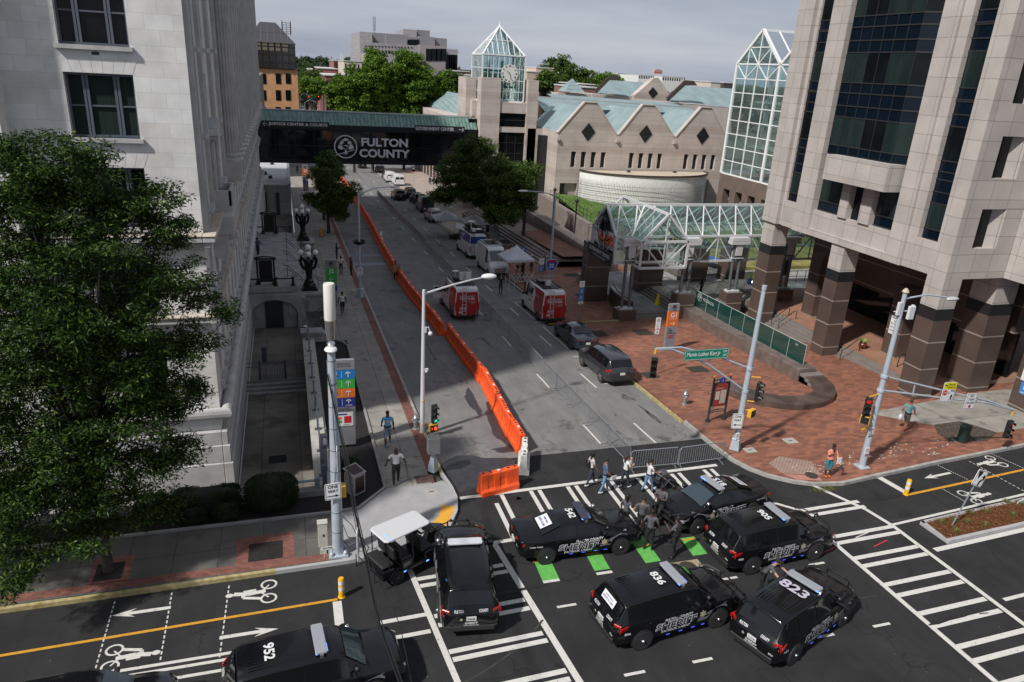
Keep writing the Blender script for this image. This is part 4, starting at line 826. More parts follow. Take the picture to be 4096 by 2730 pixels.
for x in(gx0,gx1):
 for z in(zB,zE):br_((x,gyS,z),(x,yS,z),.18);br_((x,yN,z),(x,gyN,z),.18)
 for k in range(1,4):
  y=lerp(gyS,yR,k/4);br_((x,y,zE)if y<yS else(lerp(x,gxr,(y-yS)/(yR-yS)),y,lerp(zE,zR,(y-yS)/(yR-yS))),(gxr,y,zR),.07)
 br_((x,yS,zE),(gxr,yR,zR),.16)
f.build('steel_frame',WST,cp,w=1)
g=MB();q4=lambda a,b,c,d:g.add([a,b,c,d],[(0,1,2,3)])
q4((xW,yS,zE),(xE,yS,zE),(xE,yR,zR),(xW,yR,zR));q4((xW,yN,zE),(xE,yN,zE),(xE,yR,zR),(xW,yR,zR))
for a_,c_ in((xW,gx0),(gx1,xE)):q4((a_,yS,zB),(c_,yS,zB),(c_,yS,zE),(a_,yS,zE))
q4((xW,yN,zB),(xE,yN,zB),(xE,yN,zE),(xW,yN,zE));g.add([(xW,yS,zB),(xW,yN,zB),(xW,yN,zE),(xW,yR,zR),(xW,yS,zE)],[(0,1,2,3,4)])
g.add([(gx0,gyS,zE),(gxr,gyS,zR),(gxr,yR,zR),(gx0,yS,zE)],[(0,1,2,3)]);g.add([(gx1,gyS,zE),(gxr,gyS,zR),(gxr,yR,zR),(gx1,yS,zE)],[(0,1,2,3)])
g.build('glass_panes',PGL,cp,w=1,rc=0)
t=thing('canopy_sign','black sign reading GOVERNMENT CENTER on the street end of the glass canopy','sign',(xW-.25,53.7,3.6));b=MB();b.box(xW-.3,51.3,3.35,xW-.22,56.1,4.35,0)
b.text('GOVERNMENT CENTER',(xW-.305,53.7,4.0),(0,-1,0),(0,0,1),.3,1,.02,width=4.2,height=.32);b.text('141 PRYOR ST ENTRANCE',(xW-.305,53.7,3.6),(0,-1,0),(0,0,1),.15,1,.01,width=2.6,height=.15);b.build('board',[SB,SGW],t,w=1,rc=0)
t=thing('canopy_emblem','dark round tree emblem with FULTON COUNTY on the street end gable of the canopy','emblem',(xW-.3,53.7,5.6));b=MB();DK=mat('dark_emblem',(.03,.035,.04),.5,.3);emblem(b,(xW-.2,53.7,6.0),(0,-1,0),(0,0,1),1.1,ring=.12);b.text('FULTON',(xW-.2,53.6,4.95-.06),(0,-1,0),(0,0,1),.3,0,.02,width=1.5,height=.28);b.text('COUNTY',(xW-.2,53.6,4.55),(0,-1,0),(0,0,1),.3,0,.02,width=1.5,height=.28);b.build('emblem',DK,t,w=1,rc=0)
CPP=mat('grey_post',(.12,.13,.14),.4,.3)
for i,(x,z0,z1)in enumerate(((25.7,-1.2,-.05),(30.85,-.9,1.1),(35.4,-.9,1.1),(40.4,-.6,1.2))):
 y=50.95;t=thing('canopy_pier',['twin grey canopy posts on the pedestal nearest the street','twin grey canopy posts at the head of the glass balustrade','twin grey canopy posts between the balustrade and the tower','twin grey canopy posts farthest from the street'][i],'post',(x,y,z0),0,'twin canopy posts on granite pedestals')
 a=MB();a.box(x-.75,y-.6,z0-.4,x+.75,y+.6,z1);a.build('pedestal',GRB,t,w=1);a=MB();a.box(x-.55,y-.3,z1,x+.55,y+.3,z1+.13);a.build('base_plate',WST,t,w=1)
 for q in(-.32,.32):a=MB();a.path([(x+q,y,z1+.1),(x+q,y,5.2)],.13,12);a.build('post',CPP,t,w=1,sm=1)
 a=MB();a.box(x-.85,y-.3,5.15,x+.85,y+.3,5.4);a.box(x-.8,y-.28,5.43,x+.8,y+.28,5.7);a.box(x-.3,y-.2,4.2,x+.3,y+.2,5.15);a.box(x-.5,y-.2,3.95,x+.5,y+.2,4.0);a.build('cap',WST,t,w=1)
#terrace, granite walls, pond, lawn
TIL=brickmat('diamond_tiles',(.27,.255,.24),(.21,.20,.195),(.09,.085,.08),.6,.6,.012,'xy',.75,0.,.15,stain=.9,stainc=(.09,.09,.09));PTZ=-.62
a=MB();a.box(26.7,51.6,-3,38.2,64,PTZ);a.box(37.5,54,-3,60,70,-.3);a.build('entrance_floor',TIL,kind='structure')
a=MB()
for i in range(3):a.box(26.6+.0*i,50.5+.35*i,-2,30.2,51.7,-1.0+.13*(i+1))
for i in range(4):a.box(30.0+.3*i,51.7,-2,31.4,58.5,PTZ+.13*(i+1))
a.box(31.4,51.7,-2,38,58.5,-.08)
for i in range(4):a.box(37.5+.3*i,51.5,-2,42,57,-.08+.1*(i+1))
a.build('entrance_steps',STG,kind='structure')
def gwall(lab,poly,z0,z1,m=GRB,name='granite_wall'):
 t=thing(name,lab,'wall',(poly[0][0],poly[0][1],z0));a=MB();a.prism(poly,z0,z1);a.build('wall',m,t,w=1);return t
def gbox(lab,x0,y0,x1,y1,z0,z1,**k):return gwall(lab,[(x0,y0),(x1,y0),(x1,y1),(x0,y1)],z0,z1,**k)
gbox('tall dark granite pillar under the street end of the glass canopy',24.6,56.5,26.6,58.0,-1.8,4.0,name='granite_pillar')
gbox('dark granite pillar below the cross gable of the canopy',29.7,57.0,32.2,58.6,-1.8,3.6,name='granite_pillar')
gbox('dark granite pillar right of the cross gable under the canopy',35.1,58.0,37.3,59.5,-1.8,3.6,name='granite_pillar')
gbox('dark granite pillar near the picket gate under the canopy',39.6,58.2,41.6,59.8,-1.8,3.6,name='granite_pillar')
GW=mat('granite_planter',(.115,.085,.075),.5,var=.18,scale=1.6,bump=.05,col2=(.16,.125,.11))
bw=thing('balustrade_wall','long brown granite wall carrying a green glass balustrade across the brick plaza','wall',(31.4,44,-1))
a=MB();a.add([(30.75,35.7,-.6),(32.1,35.7,-.6),(32.5,51.0,-1.4),(30.75,51.0,-1.4),(30.75,35.7,.62),(32.1,35.7,.62),(32.5,51,.0),(30.75,51,.0)],[(4,5,6,7),(0,1,5,4),(1,2,6,5),(2,3,7,6),(3,0,4,7)]);a.build('granite_base',GW,bw,w=1,bevel=.04)
a=MB();a.add([(31.5,36.3,.60),(31.9,50.7,.0),(31.9,50.7,1.35),(31.5,36.3,1.95)],[(0,1,2,3)])
a.build('glass_panels',glassmat('teal_glass',(.10,.30,.28),.12,.03,.03,.35,(.015,.10,.09)),bw,w=1,rc=0)
a=MB()
for i in range(9):y=36.3+14.4*i/8;z=lerp(.6,0,i/8);x=lerp(31.5,31.9,i/8);a.beam((x,y,z),(x,y,z+1.36),.02,.02)
a.beam((31.5,36.3,1.96),(31.9,50.7,1.36),.03,.03);a.text('141',(31.46,37.2,1.7),(0,-1,0),(0,0,1),.22,0,.01);emblem(a,(31.84,50.0,1.0),(0,-1,0),(0,0,1),.35);a.text('FULTON COUNTY',(31.82,48.3,1.0),(0,-1,0),(0,0,1),.25,0,.01,width=2.2,height=.25);a.build('joints',mat('etched_glass_white',(.45,.5,.48),.4),bw,w=1)
t=thing('curved_bench','polished dark granite bench curving like a horseshoe on the brick plaza','bench',(28.4,35.2,-.3));a=MB();n=30;vs=[];fs=[]
for i in range(n+1):
 ph=pi*1.03+(pi*1.12)*i/n
 for r,z in((3.75,-.35),(3.75,.58),(2.55,.60),(2.55,-.35)):vs.append((28.5+r*cos(ph),35.3+r*sin(ph),z+gz(34)))
for i in range(n):
 for k in range(3):fs.append((4*i+k,4*i+k+1,4*i+5+k,4*i+4+k))
fs+=[(0,1,2,3),(4*n,4*n+3,4*n+2,4*n+1)]
a.add(vs,fs);a.build('seat_ring',mat('polished_granite',(.065,.045,.04),.28,var=.3,scale=1.2,col2=(.11,.08,.07)),t,w=1,sm=1,angle=40)
a=MB()
for i in range(4):a.box(30.9+.0*i,34.2+.33*i,-.5,32.4,35.9,-.32+.16*(i+1))
a.build('bench_steps',STG,t,w=1)
t=thing('dark_rail_wall','low dark granite wall with a black rail beside the entrance terrace','wall',(26.4,53,-1));a=MB();a.prism([(26.35,52.2),(26.9,51.9),(27.0,54.5),(27.3,56.3),(26.7,56.3),(26.4,54.6)],-1.4,.25);a.build('wall',GRB,t,w=1);a=MB();a.path([(26.6,52.1,.35),(26.6,54.5,.35),(26.9,56.2,.6)],.05,6);a.build('rail',BLACK,t,w=1)
GR2=mat('plaza_granite',(.19,.155,.14),.6,var=.2,scale=1.2,bump=.08)
a=MB()
for i in range(5):a.add([(25.6+.42*i,70.5,-3),(30.5,70.5,-3),(30.5,104,-4.6),(24.4+.42*i,104,-4.6),(25.6+.42*i,70.5,-1.75+.17*i),(30.5,70.5,-1.75+.17*i),(30.5,104,-2.4+.17*i),(24.4+.42*i,104,-2.4+.17*i)],[(4,5,6,7),(0,1,5,4),(1,2,6,5),(2,3,7,6),(3,0,4,7)])
a.build('plaza_steps',GR2,kind='structure')
sheet('upper_plaza',[rect(27.6,70.4,31,104)],.15+1.15,PLAZA)
gwall('long sloping granite planter wall beside the lamp posts on the upper plaza',[(31.0,66.5),(32.0,66.0),(33.2,104),(31.2,104)],-3,-.25,GR2)
gwall('taller granite parapet wall of the pond, topped by a black railing',[(34.0,62.5),(34.5,62.2),(36.8,104),(36.0,104)],-3,.5,GR2)
for i,(x,y,s_)in enumerate(((22.9,75.5,1.3),(24.0,83,1.4),(24.3,90,1.3),(24.4,97,1.3))):
 t=thing('tree_planter',['square granite tree planter nearest the camera on the plaza steps','second square granite tree planter up the plaza steps','third square granite tree planter, under the dark trees','farthest square granite tree planter up the plaza'][i],'planter',(x+1,y,gz(y)));a=MB();a.box(x,y-s_,gz(y)-.2,x+2.6,y+s_,gz(y)+.62);a.build('rim',GR2,t,w=1,bevel=.03);a=MB();a.box(x+.35,y-s_+.35,gz(y)+.62,x+2.25,y+s_-.35,gz(y)+.64);a.build('soil',MULCH,t,w=1)
a=MB();a.box(36.2,58,-3,50,84,-.55);a.build('pond_water',mat('murky_pond_water',(.05,.055,.04),.06,spec=.6,var=.3,scale=.3),kind='structure')
LAWN=mat('lawn_grass',(.075,.14,.022),.95,var=.35,scale=1.2,bump=.6,bscale=14,col2=(.12,.20,.035))
a=MB();a.add([(37.0,85,-.4),(50,85,-.6),(50,104.9,-.6),(38.9,104.9,.35)],[(0,1,2,3)]);a.build('lawn',LAWN,kind='structure',rc=0)
b=MB();n=14000;xs=rng.uniform(37.8,47,n);ysr=rng.uniform(83.5,104,n)
for x,y in zip(xs[:9000],ysr[:9000]):
 z=-.4+(y-85)/20*.7-.05*(x-38);a_=random.uniform(0,pi);c_,s_=cos(a_)*.03,sin(a_)*.03;h_=random.uniform(.05,.16);b.add([(x-c_,y-s_,z),(x+c_,y+s_,z),(x+random.uniform(-.06,.06),y+random.uniform(-.06,.06),z+h_)],[(0,1,2)])
b.build('grass',LAWN,rc=0,kind='stuff')
a=MB();a.box(37.2,84.2,-1,50,85,.5);a.box(42,79,-1,58,84,.1);a.build('pale_paving',mat('pale_tan_paving',(.42,.35,.27),.8,var=.1),kind='structure')  # pale tan paving colour with slight random variation
def railing(lab,p,q,h=1.1,n=16,bars=0):
 t=thing('black_railing',lab,'railing',((p[0]+q[0])/2,(p[1]+q[1])/2,(p[2]+q[2])/2));a=MB();p,q=Vector(p),Vector(q)
 for z in(h,.15)if bars else(h,h*.5):a.beam(p+Vector((0,0,z)),q+Vector((0,0,z)),.045)
 for i in range(n+1):c=p.lerp(q,i/n);a.beam(c,c+Vector((0,0,h)),.045)
 a.build('bars',BLACK,t,w=1)
railing('black railing on the pond parapet, seen above the tree planters',(35.0,63,.5),(36.5,100,.5),1.1,26)
railing('black railing on the far side of the pond, in front of the lawn',(37.3,84.3,.4),(50,84.3,.4),1.1,12)
railing('black railing down the ramp beside the pale paving',(38.5,74,-.2),(37.6,84,.4),1.0,10)
railing('black picket gate under the glass canopy',(38.2,60.4,-.3),(41.2,60.4,-.3),1.5,22,True)
railing('black railing beyond the tower columns near the flower pot',(42,57.5,-.3),(50,57.5,-.3),1.1,8)
for i,(x,y)in enumerate(((32.4,72.5),(32.6,80),(32.7,88))):
 t=thing('slim_lamp_post',['black slim lamp post on the upper plaza, nearest the camera','black slim lamp post on the upper plaza, middle one','black slim lamp post on the upper plaza, farthest one'][i],'lamp post',(x,y,-1.2),0,'black slim lamp posts along the upper plaza');a=MB();a.path([(0,0,0),(0,0,4.6)],.09,8);a.build('post',BLACK,t);a=MB();a.lathe([(.14,4.6),(.24,4.7),(.24,4.85),(.1,5.0)],10);a.build('lamp_head',BLACK,t)
a=MB();a.box(44,62,-.3,64,84,.02);a.build('verge',mat('dry_green_verge',(.14,.16,.04),.95,var=.4,scale=.8,col2=(.26,.22,.06)),kind='structure')
t=thing('blue_tarp','crumpled bright blue tarp lying on the green court beyond the canopy','tarp',(42.3,63.5,.1));a=MB()
for i in range(12):
 for j in range(8):
  pass
gx_=[(i/12,j/8)for j in range(9)for i in range(13)];a.add([(-1.8+3.6*u+.3*sin(9*v),-1.+2.*v+.25*sin(8*u),.12+.35*abs(sin(7*u+3*v)*cos(6*v))+random.uniform(0,.18))for u,v in gx_],[(j*13+i,j*13+i+1,(j+1)*13+i+1,(j+1)*13+i)for j in range(8)for i in range(12)]);a.build('sheet',mat('blue_tarp_plastic',(.02,.10,.42),.35),t,rc=0)
t=thing('caution_cone','tall yellow caution floor sign on the entrance terrace steps','caution sign',(29.9,53.3,PTZ));a=MB();a.prism([(-.24,-.24),(.24,-.24),(.24,.24),(-.24,.24)],0,.05);a.lathe([(.28,.05),(.09,.95),(.03,1.0)],4,(0,0,0));a.build('cone',mat('caution_yellow',(.62,.50,.01),.4),t,bevel=.01)
a=MB();a.text('CAUTION',(-.0,-.175,.4),(0.0,0,1),(-1,0,.2),.12,0,.01);a.build('lettering',BLK,t)
#government complex: clock tower, gabled hall, round pavilion, atrium
PAN=brickmat('beige_stone_panels',(.47,.41,.37),(.43,.372,.335),(.30,.26,.235),2.6,1.15,.016,'auto',.75,0.,.10,bump=.12,nscale=.5,bias=-.2,grain=.05,band=(3.45,1.15,.88,.6))
PANB=mat('beige_coping',(.45,.40,.36),.75,var=.12,scale=.8);SEAM=None
def seamroof(name,c1,c2,seam,ax,bw=.42):
 return brickmat(name,c1,c2,seam,bw,80.,.035,ax,.45,0.,.16,bump=.6,nscale=.5,spec=.5)
GR_X=seamroof('green_seam_roof',(.235,.31,.315),(.215,.29,.295),(.09,.13,.135),'xy',.62);GR_Y=seamroof('green_seam_roof_b',(.235,.31,.315),(.215,.29,.295),(.09,.13,.135),'yx',.62)
WGF=mat('white_tower_frame',(.70,.71,.71),.4);TGL=glassmat('clock_tower_glass',(.80,.93,.92),.25,.03,.10)
ct=thing('clock_tower','stone clock tower topped by a glass lantern with pyramid roof and white clock','clock tower',(33,116,-4))
b=MB()
b.box(28.7,112,-6,31.75,114.5,16.35);b.box(36.05,112,-6,37.75,114.2,16.3);b.box(31.75,112.9,11.4,36.05,121,13.0);b.box(31.75,112.1,-6,36.05,113.4,2.1,0)
b.box(31.75,112.2,11.35,36.05,113.1,12.9);b.box(31.75,112.25,8.5,36.05,113,9.3)
b.box(27.3,116,-6,28.9,121.5,16.2);b.box(36.2,119,-6,37.8,121.5,16.0);b.box(28.0,114.5,10,31.75,121,12.9);b.box(29,113.3,-6,37.4,121,8.6)
b.build('wall',PAN,ct,w=1)
b=MB();b.box(31.75,112.5,9.3,36.05,112.9,11.4);b.box(31.75,112.5,2.1,36.05,113.35,8.5);b.box(27.4,113.8,5.5,28.72,116,10.2);b.build('window',DGL,ct,w=1)
b=MB()
for z in(5.3,3.7,6.9,10.3):b.box(31.75,112.45,z-.04,36.05,112.5,z+.04)
for x in(33.2,34.6):b.box(x-.03,112.45,2.1,x+.03,112.5,8.5)
b.build('window_bars',MUL,ct,w=1)
x0,x1,y0,y1,zb,zt,za=29.0,35.65,112.9,119.5,13.0,19.6,23.75;cxm,cym=(x0+x1)/2,(y0+y1)/2
b=MB();tb=lambda p,q,w_=.14:b.beam(p,q,w_,w_)
for x in(x0,x1):
 for y in(y0,y1):tb((x,y,zb),(x,y,zt),.2);tb((x,y,zt),(cxm,cym,za),.22)
for z in(zb,zt,16.0,17.7,14.4):
 w_=.2 if z in(zb,zt)else .09
 tb((x0,y0,z),(x1,y0,z),w_);tb((x0,y1,z),(x1,y1,z),w_);tb((x0,y0,z),(x0,y1,z),w_);tb((x1,y0,z),(x1,y1,z),w_)
for k in range(1,8):
 t_=k/8
 for y in(y0,y1):tb((lerp(x0,x1,t_),y,zb),(lerp(x0,x1,t_),y,zt),.08)
 for x in(x0,x1):tb((x,lerp(y0,y1,t_),zb),(x,lerp(y0,y1,t_),zt),.08)
 q=lerp(0,1,1-abs(2*t_-1));zz=lerp(zt,za,q)
 e=min(q,.98)
 for sx in(0,1):
  tb((lerp(x0,x1,t_),(y0,y1)[sx],zt),(lerp(x0,x1,t_),lerp((y0,y1)[sx],cym,e),lerp(zt,za,e)),.09);tb(((x0,x1)[sx],lerp(y0,y1,t_),zt),(lerp((x0,x1)[sx],cxm,e),lerp(y0,y1,t_),lerp(zt,za,e)),.09)
for q in(.5,):
 a_=[(lerp(x,cxm,q),lerp(y,cym,q),lerp(zt,za,q))for x,y in((x0,y0),(x1,y0),(x1,y1),(x0,y1))]
 for p,r in zip(a_,a_[1:]+a_[:1]):tb(p,r,.12)
for z in(18.9,):
 for k in range(12):tb((x0+.2+k*.52,y0+.5,18.3),(x0+.2+(k+1)*.52,y0+.5,19.3 if k%2 else 18.3),.05)
b.path([(cxm,cym,za),(cxm,cym,za+.7)],[.14,.03],8);b.build('lantern_frame',WGF,ct,w=1)
g=MB()
for p,r in(((x0,y0),(x1,y0)),((x1,y0),(x1,y1)),((x1,y1),(x0,y1)),((x0,y1),(x0,y0))):
 g.add([(*p,zb),(*r,zb),(*r,zt),(*p,zt)],[(0,1,2,3)]);g.add([(*p,zt),(*r,zt),(cxm,cym,za)],[(0,1,2)])
g.build('lantern_glass',TGL,ct,w=1,rc=0)
g=MB()
for x in(30.2,32.4):g.box(x,114.6,13.4,x+.35,115,18.8)
g.box(29.4,115,14.9,35.0,115.3,15.2);g.box(29.4,115,17.2,33,115.3,17.5);g.lathe([(.5,0),(.42,.2),(.25,.6),(.1,.75)],12,(30.9,114.8,15.6));g.build('lantern_core',mat('teal_core',(.02,.22,.17),.5),ct,w=1)
g=MB();g.lathe([(1.32,0),(1.32,.08)],36,(33.2,y0-.20,17.05),0,'y');fc=g.build('clock_face',mat('clock_white',(.66,.66,.62),.5),ct,w=1)
g=MB()
for i,s in enumerate(['XII','I','II','III','IIII','V','VI','VII','VIII','IX','X','XI']):
 a=pi/2-i*pi/6;c,s_=cos(a),sin(a);g.text(s,(33.2+1.07*c,y0-.215,17.05+1.07*s_),(s_,0,-c),(c,0,s_),.3,0,.02,height=.3)
g.build('numerals',BLK,fc,w=1,rc=0)
g=MB()
for a,L,w_ in((pi/2-2*pi*(10.45/12),.62,.13),(pi/2-2*pi*(27/60),.95,.09)):g.beam((33.2-.2*cos(a),y0-.24,17.05-.2*sin(a)),(33.2+L*cos(a),y0-.24,17.05+L*sin(a)),.03,w_,up=(0,1,0))
g.build('clock_hands',BLK,fc,w=1)
gh=thing('gabled_hall','long beige stone hall with three flat-topped gables and green seam metal roofs','building',(53,105,0))
GY=105.;ZE=9.35
gab=[(38.9,42.75,44.55,48.2),(48.75,52.2,54.1,57.9),(58.5,62.2,63.95,67.4)]
pr=[(38.9,-6),(67.4,-6),(67.4,ZE)]
for a_,p_,q_,c_ in gab[::-1]:pr+=[(c_,ZE),(q_,13.65),(p_,13.65),(a_,ZE)]
M=Matrix(((1,0,0,0),(0,0,1,0),(0,1,0,0),(0,0,0,1)))
slots=[]
for p,zt_ in((41.2,3),(50.8,3),(60.3,3)):
 for i in range(4):slots.append((p+1.62*i,p+1.62*i+.78,4.3,6.6))
hl=slots+[(39.75,42.6,-6,1.9)]
b=MB();Sg=lambda u,z,d:(u,GY+d,z)
wallgrid(b,38.9,67.4,-6,ZE,hl,Sg);reveals(b,hl,Sg,.6)
for a_,p_,q_,c_ in gab:
 b.add([(a_,GY,ZE),(c_,GY,ZE),(q_,GY,13.65),(p_,GY,13.65),(a_,GY+.6,ZE),(c_,GY+.6,ZE),(q_,GY+.6,13.65),(p_,GY+.6,13.65)],[(0,1,2,3),(4,7,6,5),(0,3,7,4),(3,2,6,7),(2,1,5,6)])
b.add([(38.9,GY,-6),(38.9,GY+20,-6),(38.9,GY+20,ZE),(38.9,GY,ZE)],[(0,1,2,3)]);b.build('wall',PAN,gh,w=1,rc=0)
b=MB()
for a_,p_,q_,c_ in gab:
 P=[(a_-.12,ZE-.1),(p_-.05,13.75),(q_+.05,13.75),(c_+.12,ZE-.1)]
 for u,v in zip(P,P[1:]):b.beam((u[0],GY+.25,u[1]),(v[0],GY+.25,v[1]),.75,.16,up=(0,1,0))if False else b.beam((u[0],GY+.28,u[1]),(v[0],GY+.28,v[1]),.16,.78,up=(0,1,0))
for x in(38.9,48.47,58.2):b.box(x-.22,GY-.35,8.15,x+.22,GY,8.6)
b.build('coping',PANB,gh,w=1)
for a_,b2,c_,d_ in slots:q=MB();q.box(a_,GY+.5,c_,b2,GY+.6,d_);q.build('window',BLACK,gh,w=1)
q=MB();q.box(39.75,GY+.2,-6,40.6,GY+3,1.9);q.box(40.6,GY+2.2,-6,42.6,GY+2.4,1.9,1);q.box(39.75,GY+.5,-6,42.6,GY+2.3,-1.3,0);q.build('doorway',[BLACK,PAN],gh,w=1)
q=MB();q.box(38.85,GY-.04,-6,39.75,GY,-1.2);q.box(42.6,GY-.04,-6,46,GY,-1.2);q.box(38.84,GY,-6,38.88,GY+4,-1.2);q.build('black_plinth',BND,gh,w=1)
for a_,p_,q_,c_ in gab:
 cx_=(p_+q_)/2;z_=9.5;q=MB();q.add([(cx_-1.12,GY-.03,z_),(cx_,GY-.03,z_-1.32),(cx_+1.12,GY-.03,z_),(cx_,GY-.03,z_+1.32)],[(0,1,2,3)]);lv=q.build('diamond_louvre',BLACK,gh,w=1,rc=0)
 q=MB()
 for k in range(-6,7):
  hw=1.12*(1-abs(k)/7.2);q.box(cx_-hw,GY-.10,z_+.19*k-.025,cx_+hw,GY-.04,z_+.19*k+.025)
 q.build('slats',mat('louvre_slat',(.045,.045,.045),.5),lv,w=1)
b=MB()
for a_,p_,q_,c_ in gab:
 b.add([(a_,GY+.5,ZE-.05),(p_,GY+.5,13.1),(p_,GY+13,13.1),(a_,GY+13,ZE-.05)],[(0,1,2,3)]);b.add([(q_,GY+.5,13.1),(c_,GY+.5,ZE-.05),(c_,GY+13,ZE-.05),(q_,GY+13,13.1)],[(0,1,2,3)]);b.add([(p_,GY+.5,13.12),(q_,GY+.5,13.12),(q_,GY+13,13.12),(p_,GY+13,13.12)],[(0,1,2,3)])
b.build('cross_roof',GR_Y,gh,w=1,rc=0)
b=MB()
b.add([(43.5,GY+10,12.3),(68,GY+10,12.3),(68,GY+12.6,12.95),(43.5,GY+12.6,12.95)],[(0,1,2,3)])
b.add([(41.0,GY+12.9,11.6),(68,GY+12.9,11.6),(68,GY+19,12.9),(41.0,GY+19,13.5)],[(0,1,2,3)]);b.add([(46,GY+20,13.1),(72,GY+20,12.7),(72,GY+27,13.3),(46,GY+27,13.9)],[(0,1,2,3)]);b.build('main_roof',GR_X,gh,w=1,rc=0)
b=MB();b.beam((42.5,GY+12.8,13.05),(68,GY+12.2,12.8),.5,.22);b.beam((38.9,GY+19.2,13.6),(72,GY+19.2,12.95),.5,.22);b.build('ridge',mat('pale_flashing',(.5,.5,.5),.4,.4),gh,w=1)
q=MB();q.box(36.4,112,-6,38.9,GY+22,9.2);q.box(38.95,GY+.6,-6,67.3,GY+30,9.2);q.build('link_wall',PAN,gh,w=1);q=MB();q.box(37.8,109.5,-6,38.9,111,8.4);q.build('dark_recess',BND,gh,w=1)
lr=thing('green_roofed_wing','beige wing with sloping green seam metal roof between the bridge and the clock tower','building',(32,160,-6));zt_=PX(900+1650/2.139,905/2.139,31.6).z;b=MB();b.box(31.6,148,-9,42,192,zt_);b.build('wall',PAN,lr,w=1)
for i in range(10):y=149.5+3.9*i;q=MB();q.box(31.5,y,-8,31.6,y+2.5,-1.2);q.box(31.46,y,-3.7,31.5,y+2.5,-3.6,1);q.build('window',[mat('brown_window_bay',(.05,.033,.028),.4),MUL],lr,w=1)
P=[PY(900+a/2.139,b_/2.139,y)for a,b_,y in((1690,895,186),(2095,1012,150),(2095,820,160),(1830,770,192))];b=MB();b.add(P,[(0,1,2,3)]);b.build('roof',GR_X,lr,w=1,rc=0)
P2=[PY(900+a/2.139,b_/2.139,y)for a,b_,y in((1685,895,185.8),(1685,865,185.8),(1830,728,191.5),(1905,732,191.5),(1945,778,192),(1830,772,191.8),(1692,900,185.8))];b=MB();b.add(P2,[tuple(range(7))]);b.build('gable_end',mat('dark_slate_gable',(.06,.045,.04),.8,var=.2,scale=1),lr,w=1,rc=0)
def Q3(a,b_,y):return PY(1800+a/1.7425,b_/1.7425,y)
def roofblock(lab,pts,y0,y1,wallpts,gabpts=None,copts=None):
 t=thing('green_roofed_wing',lab,'building',tuple(Q3(*pts[0],y0)));b=MB();b.add([Q3(*p,yy)for p,yy in zip(pts,(y0,y0,y1,y1))],[(0,1,2,3)]);b.build('roof',GR_X,t,w=1,rc=0)
 P=[Q3(*p,y0)for p in wallpts];b=MB();n=len(P);b.add(P+[p+Vector((0,14,0))for p in P],[tuple(range(n))]+[(i,(i+1)%n,n+(i+1)%n,n+i)for i in range(n)]);b.build('wall',PANB,t,w=1,rc=0)
 if gabpts:
  P=[Q3(*p,y0-1)for p in gabpts];n=len(P);b=MB();b.add(P+[p+Vector((0,2,0))for p in P],[tuple(range(n))]+[(i,(i+1)%n,n+(i+1)%n,n+i)for i in range(n)]);g_=b.build('gable',PAN,t,w=1,rc=0)
  if copts:b=MB();b.add([Q3(*p,y0-1.1)for p in copts],[(0,1,2,3)]);b.build('diamond_louvre',BLACK,t,w=1,rc=0)
 return t
roofblock('beige wing with green roof and one diamond louvre gable behind the gabled hall',[(1025,648),(1290,680),(1350,575),(1110,560)],160,170,[(990,655),(990,760),(1300,760),(1290,682)],[(1280,765),(1285,668),(1425,545),(1455,545),(1528,655),(1540,680),(1540,770)],[(1415,608),(1450,650),(1412,686),(1382,645)])
roofblock('beige wing with broad green roof just left of the glass atrium',[(1520,705),(1960,755),(1975,620),(1640,598)],140,152,[(1485,712),(1485,800),(1960,940),(1960,757)])
for pts,lab in(([(1015,645),(1015,625),(1115,527),(1170,528),(1195,560),(1115,558),(1025,650)],'dark gable end of the wing behind the hall'),([(1515,705),(1515,680),(1640,560),(1700,565),(1725,598),(1640,598),(1525,706)],'dark gable end of the wing nearer the atrium')):
 t=thing('roof_end',lab,'roof gable',tuple(Q3(*pts[0],151)));P=[Q3(*p,139 if pts[0][0]>1200 else 158)for p in pts];b=MB();n=len(P);b.add(P+[p+Vector((.3,1,0))for p in P],[tuple(range(n))]+[(i,(i+1)%n,n+(i+1)%n,n+i)for i in range(n)]);b.build('slate',mat('dark_slate_gable',(.06,.045,.04),.8),t,w=1,rc=0)
t=thing('pyramid_roof_turret','small turret with green pyramid roof behind the gabled hall','turret',tuple(Q3(845,640,150)));c0=Q3(845,640,150);w_=(Q3(915,640,150)-Q3(775,640,150)).x/2;za_=Q3(852,548,150).z
b=MB();b.add([(c0.x-w_,150-w_,c0.z),(c0.x+w_,150-w_,c0.z),(c0.x+w_,150+w_,c0.z),(c0.x-w_,150+w_,c0.z),(c0.x,150,za_)],[(0,1,4),(1,2,4),(2,3,4),(3,0,4)]);b.build('roof',GR_Y,t,w=1);b=MB();b.box(c0.x-w_*1.6,150-w_*.8,c0.z-6,c0.x+w_*1.7,150+w_,c0.z-.3);b.build('wall',PANB,t,w=1)
pv=thing('round_pavilion','white curved pavilion wrapped in a metal trellis in front of the gabled hall','pavilion',(53,100,0))
P=[Q3(*p,99)for p in((925,1170),(1730,1190))]
arc=[]
pl=Q3(905,1400,103)
cx_=53.2;cy_=104.4
def apt(t,r=0.):
 a=pi+(pi)*t;return(cx_+(10.6+r)*cos(a),cy_+(6.4+r)*sin(a))
n=48;b=MB();vs=[];fs=[]
for i in range(n+1):
 x,y=apt(i/n);vs+=[(x,y,-1.6),(x,y,3.95)]
for i in range(n):fs.append((2*i,2*i+2,2*i+3,2*i+1))
b.add(vs,fs);b.build('curved_wall',mat('white_render',(.74,.73,.70),.7,var=.06,scale=1.5),pv,w=1,sm=1,rc=0)
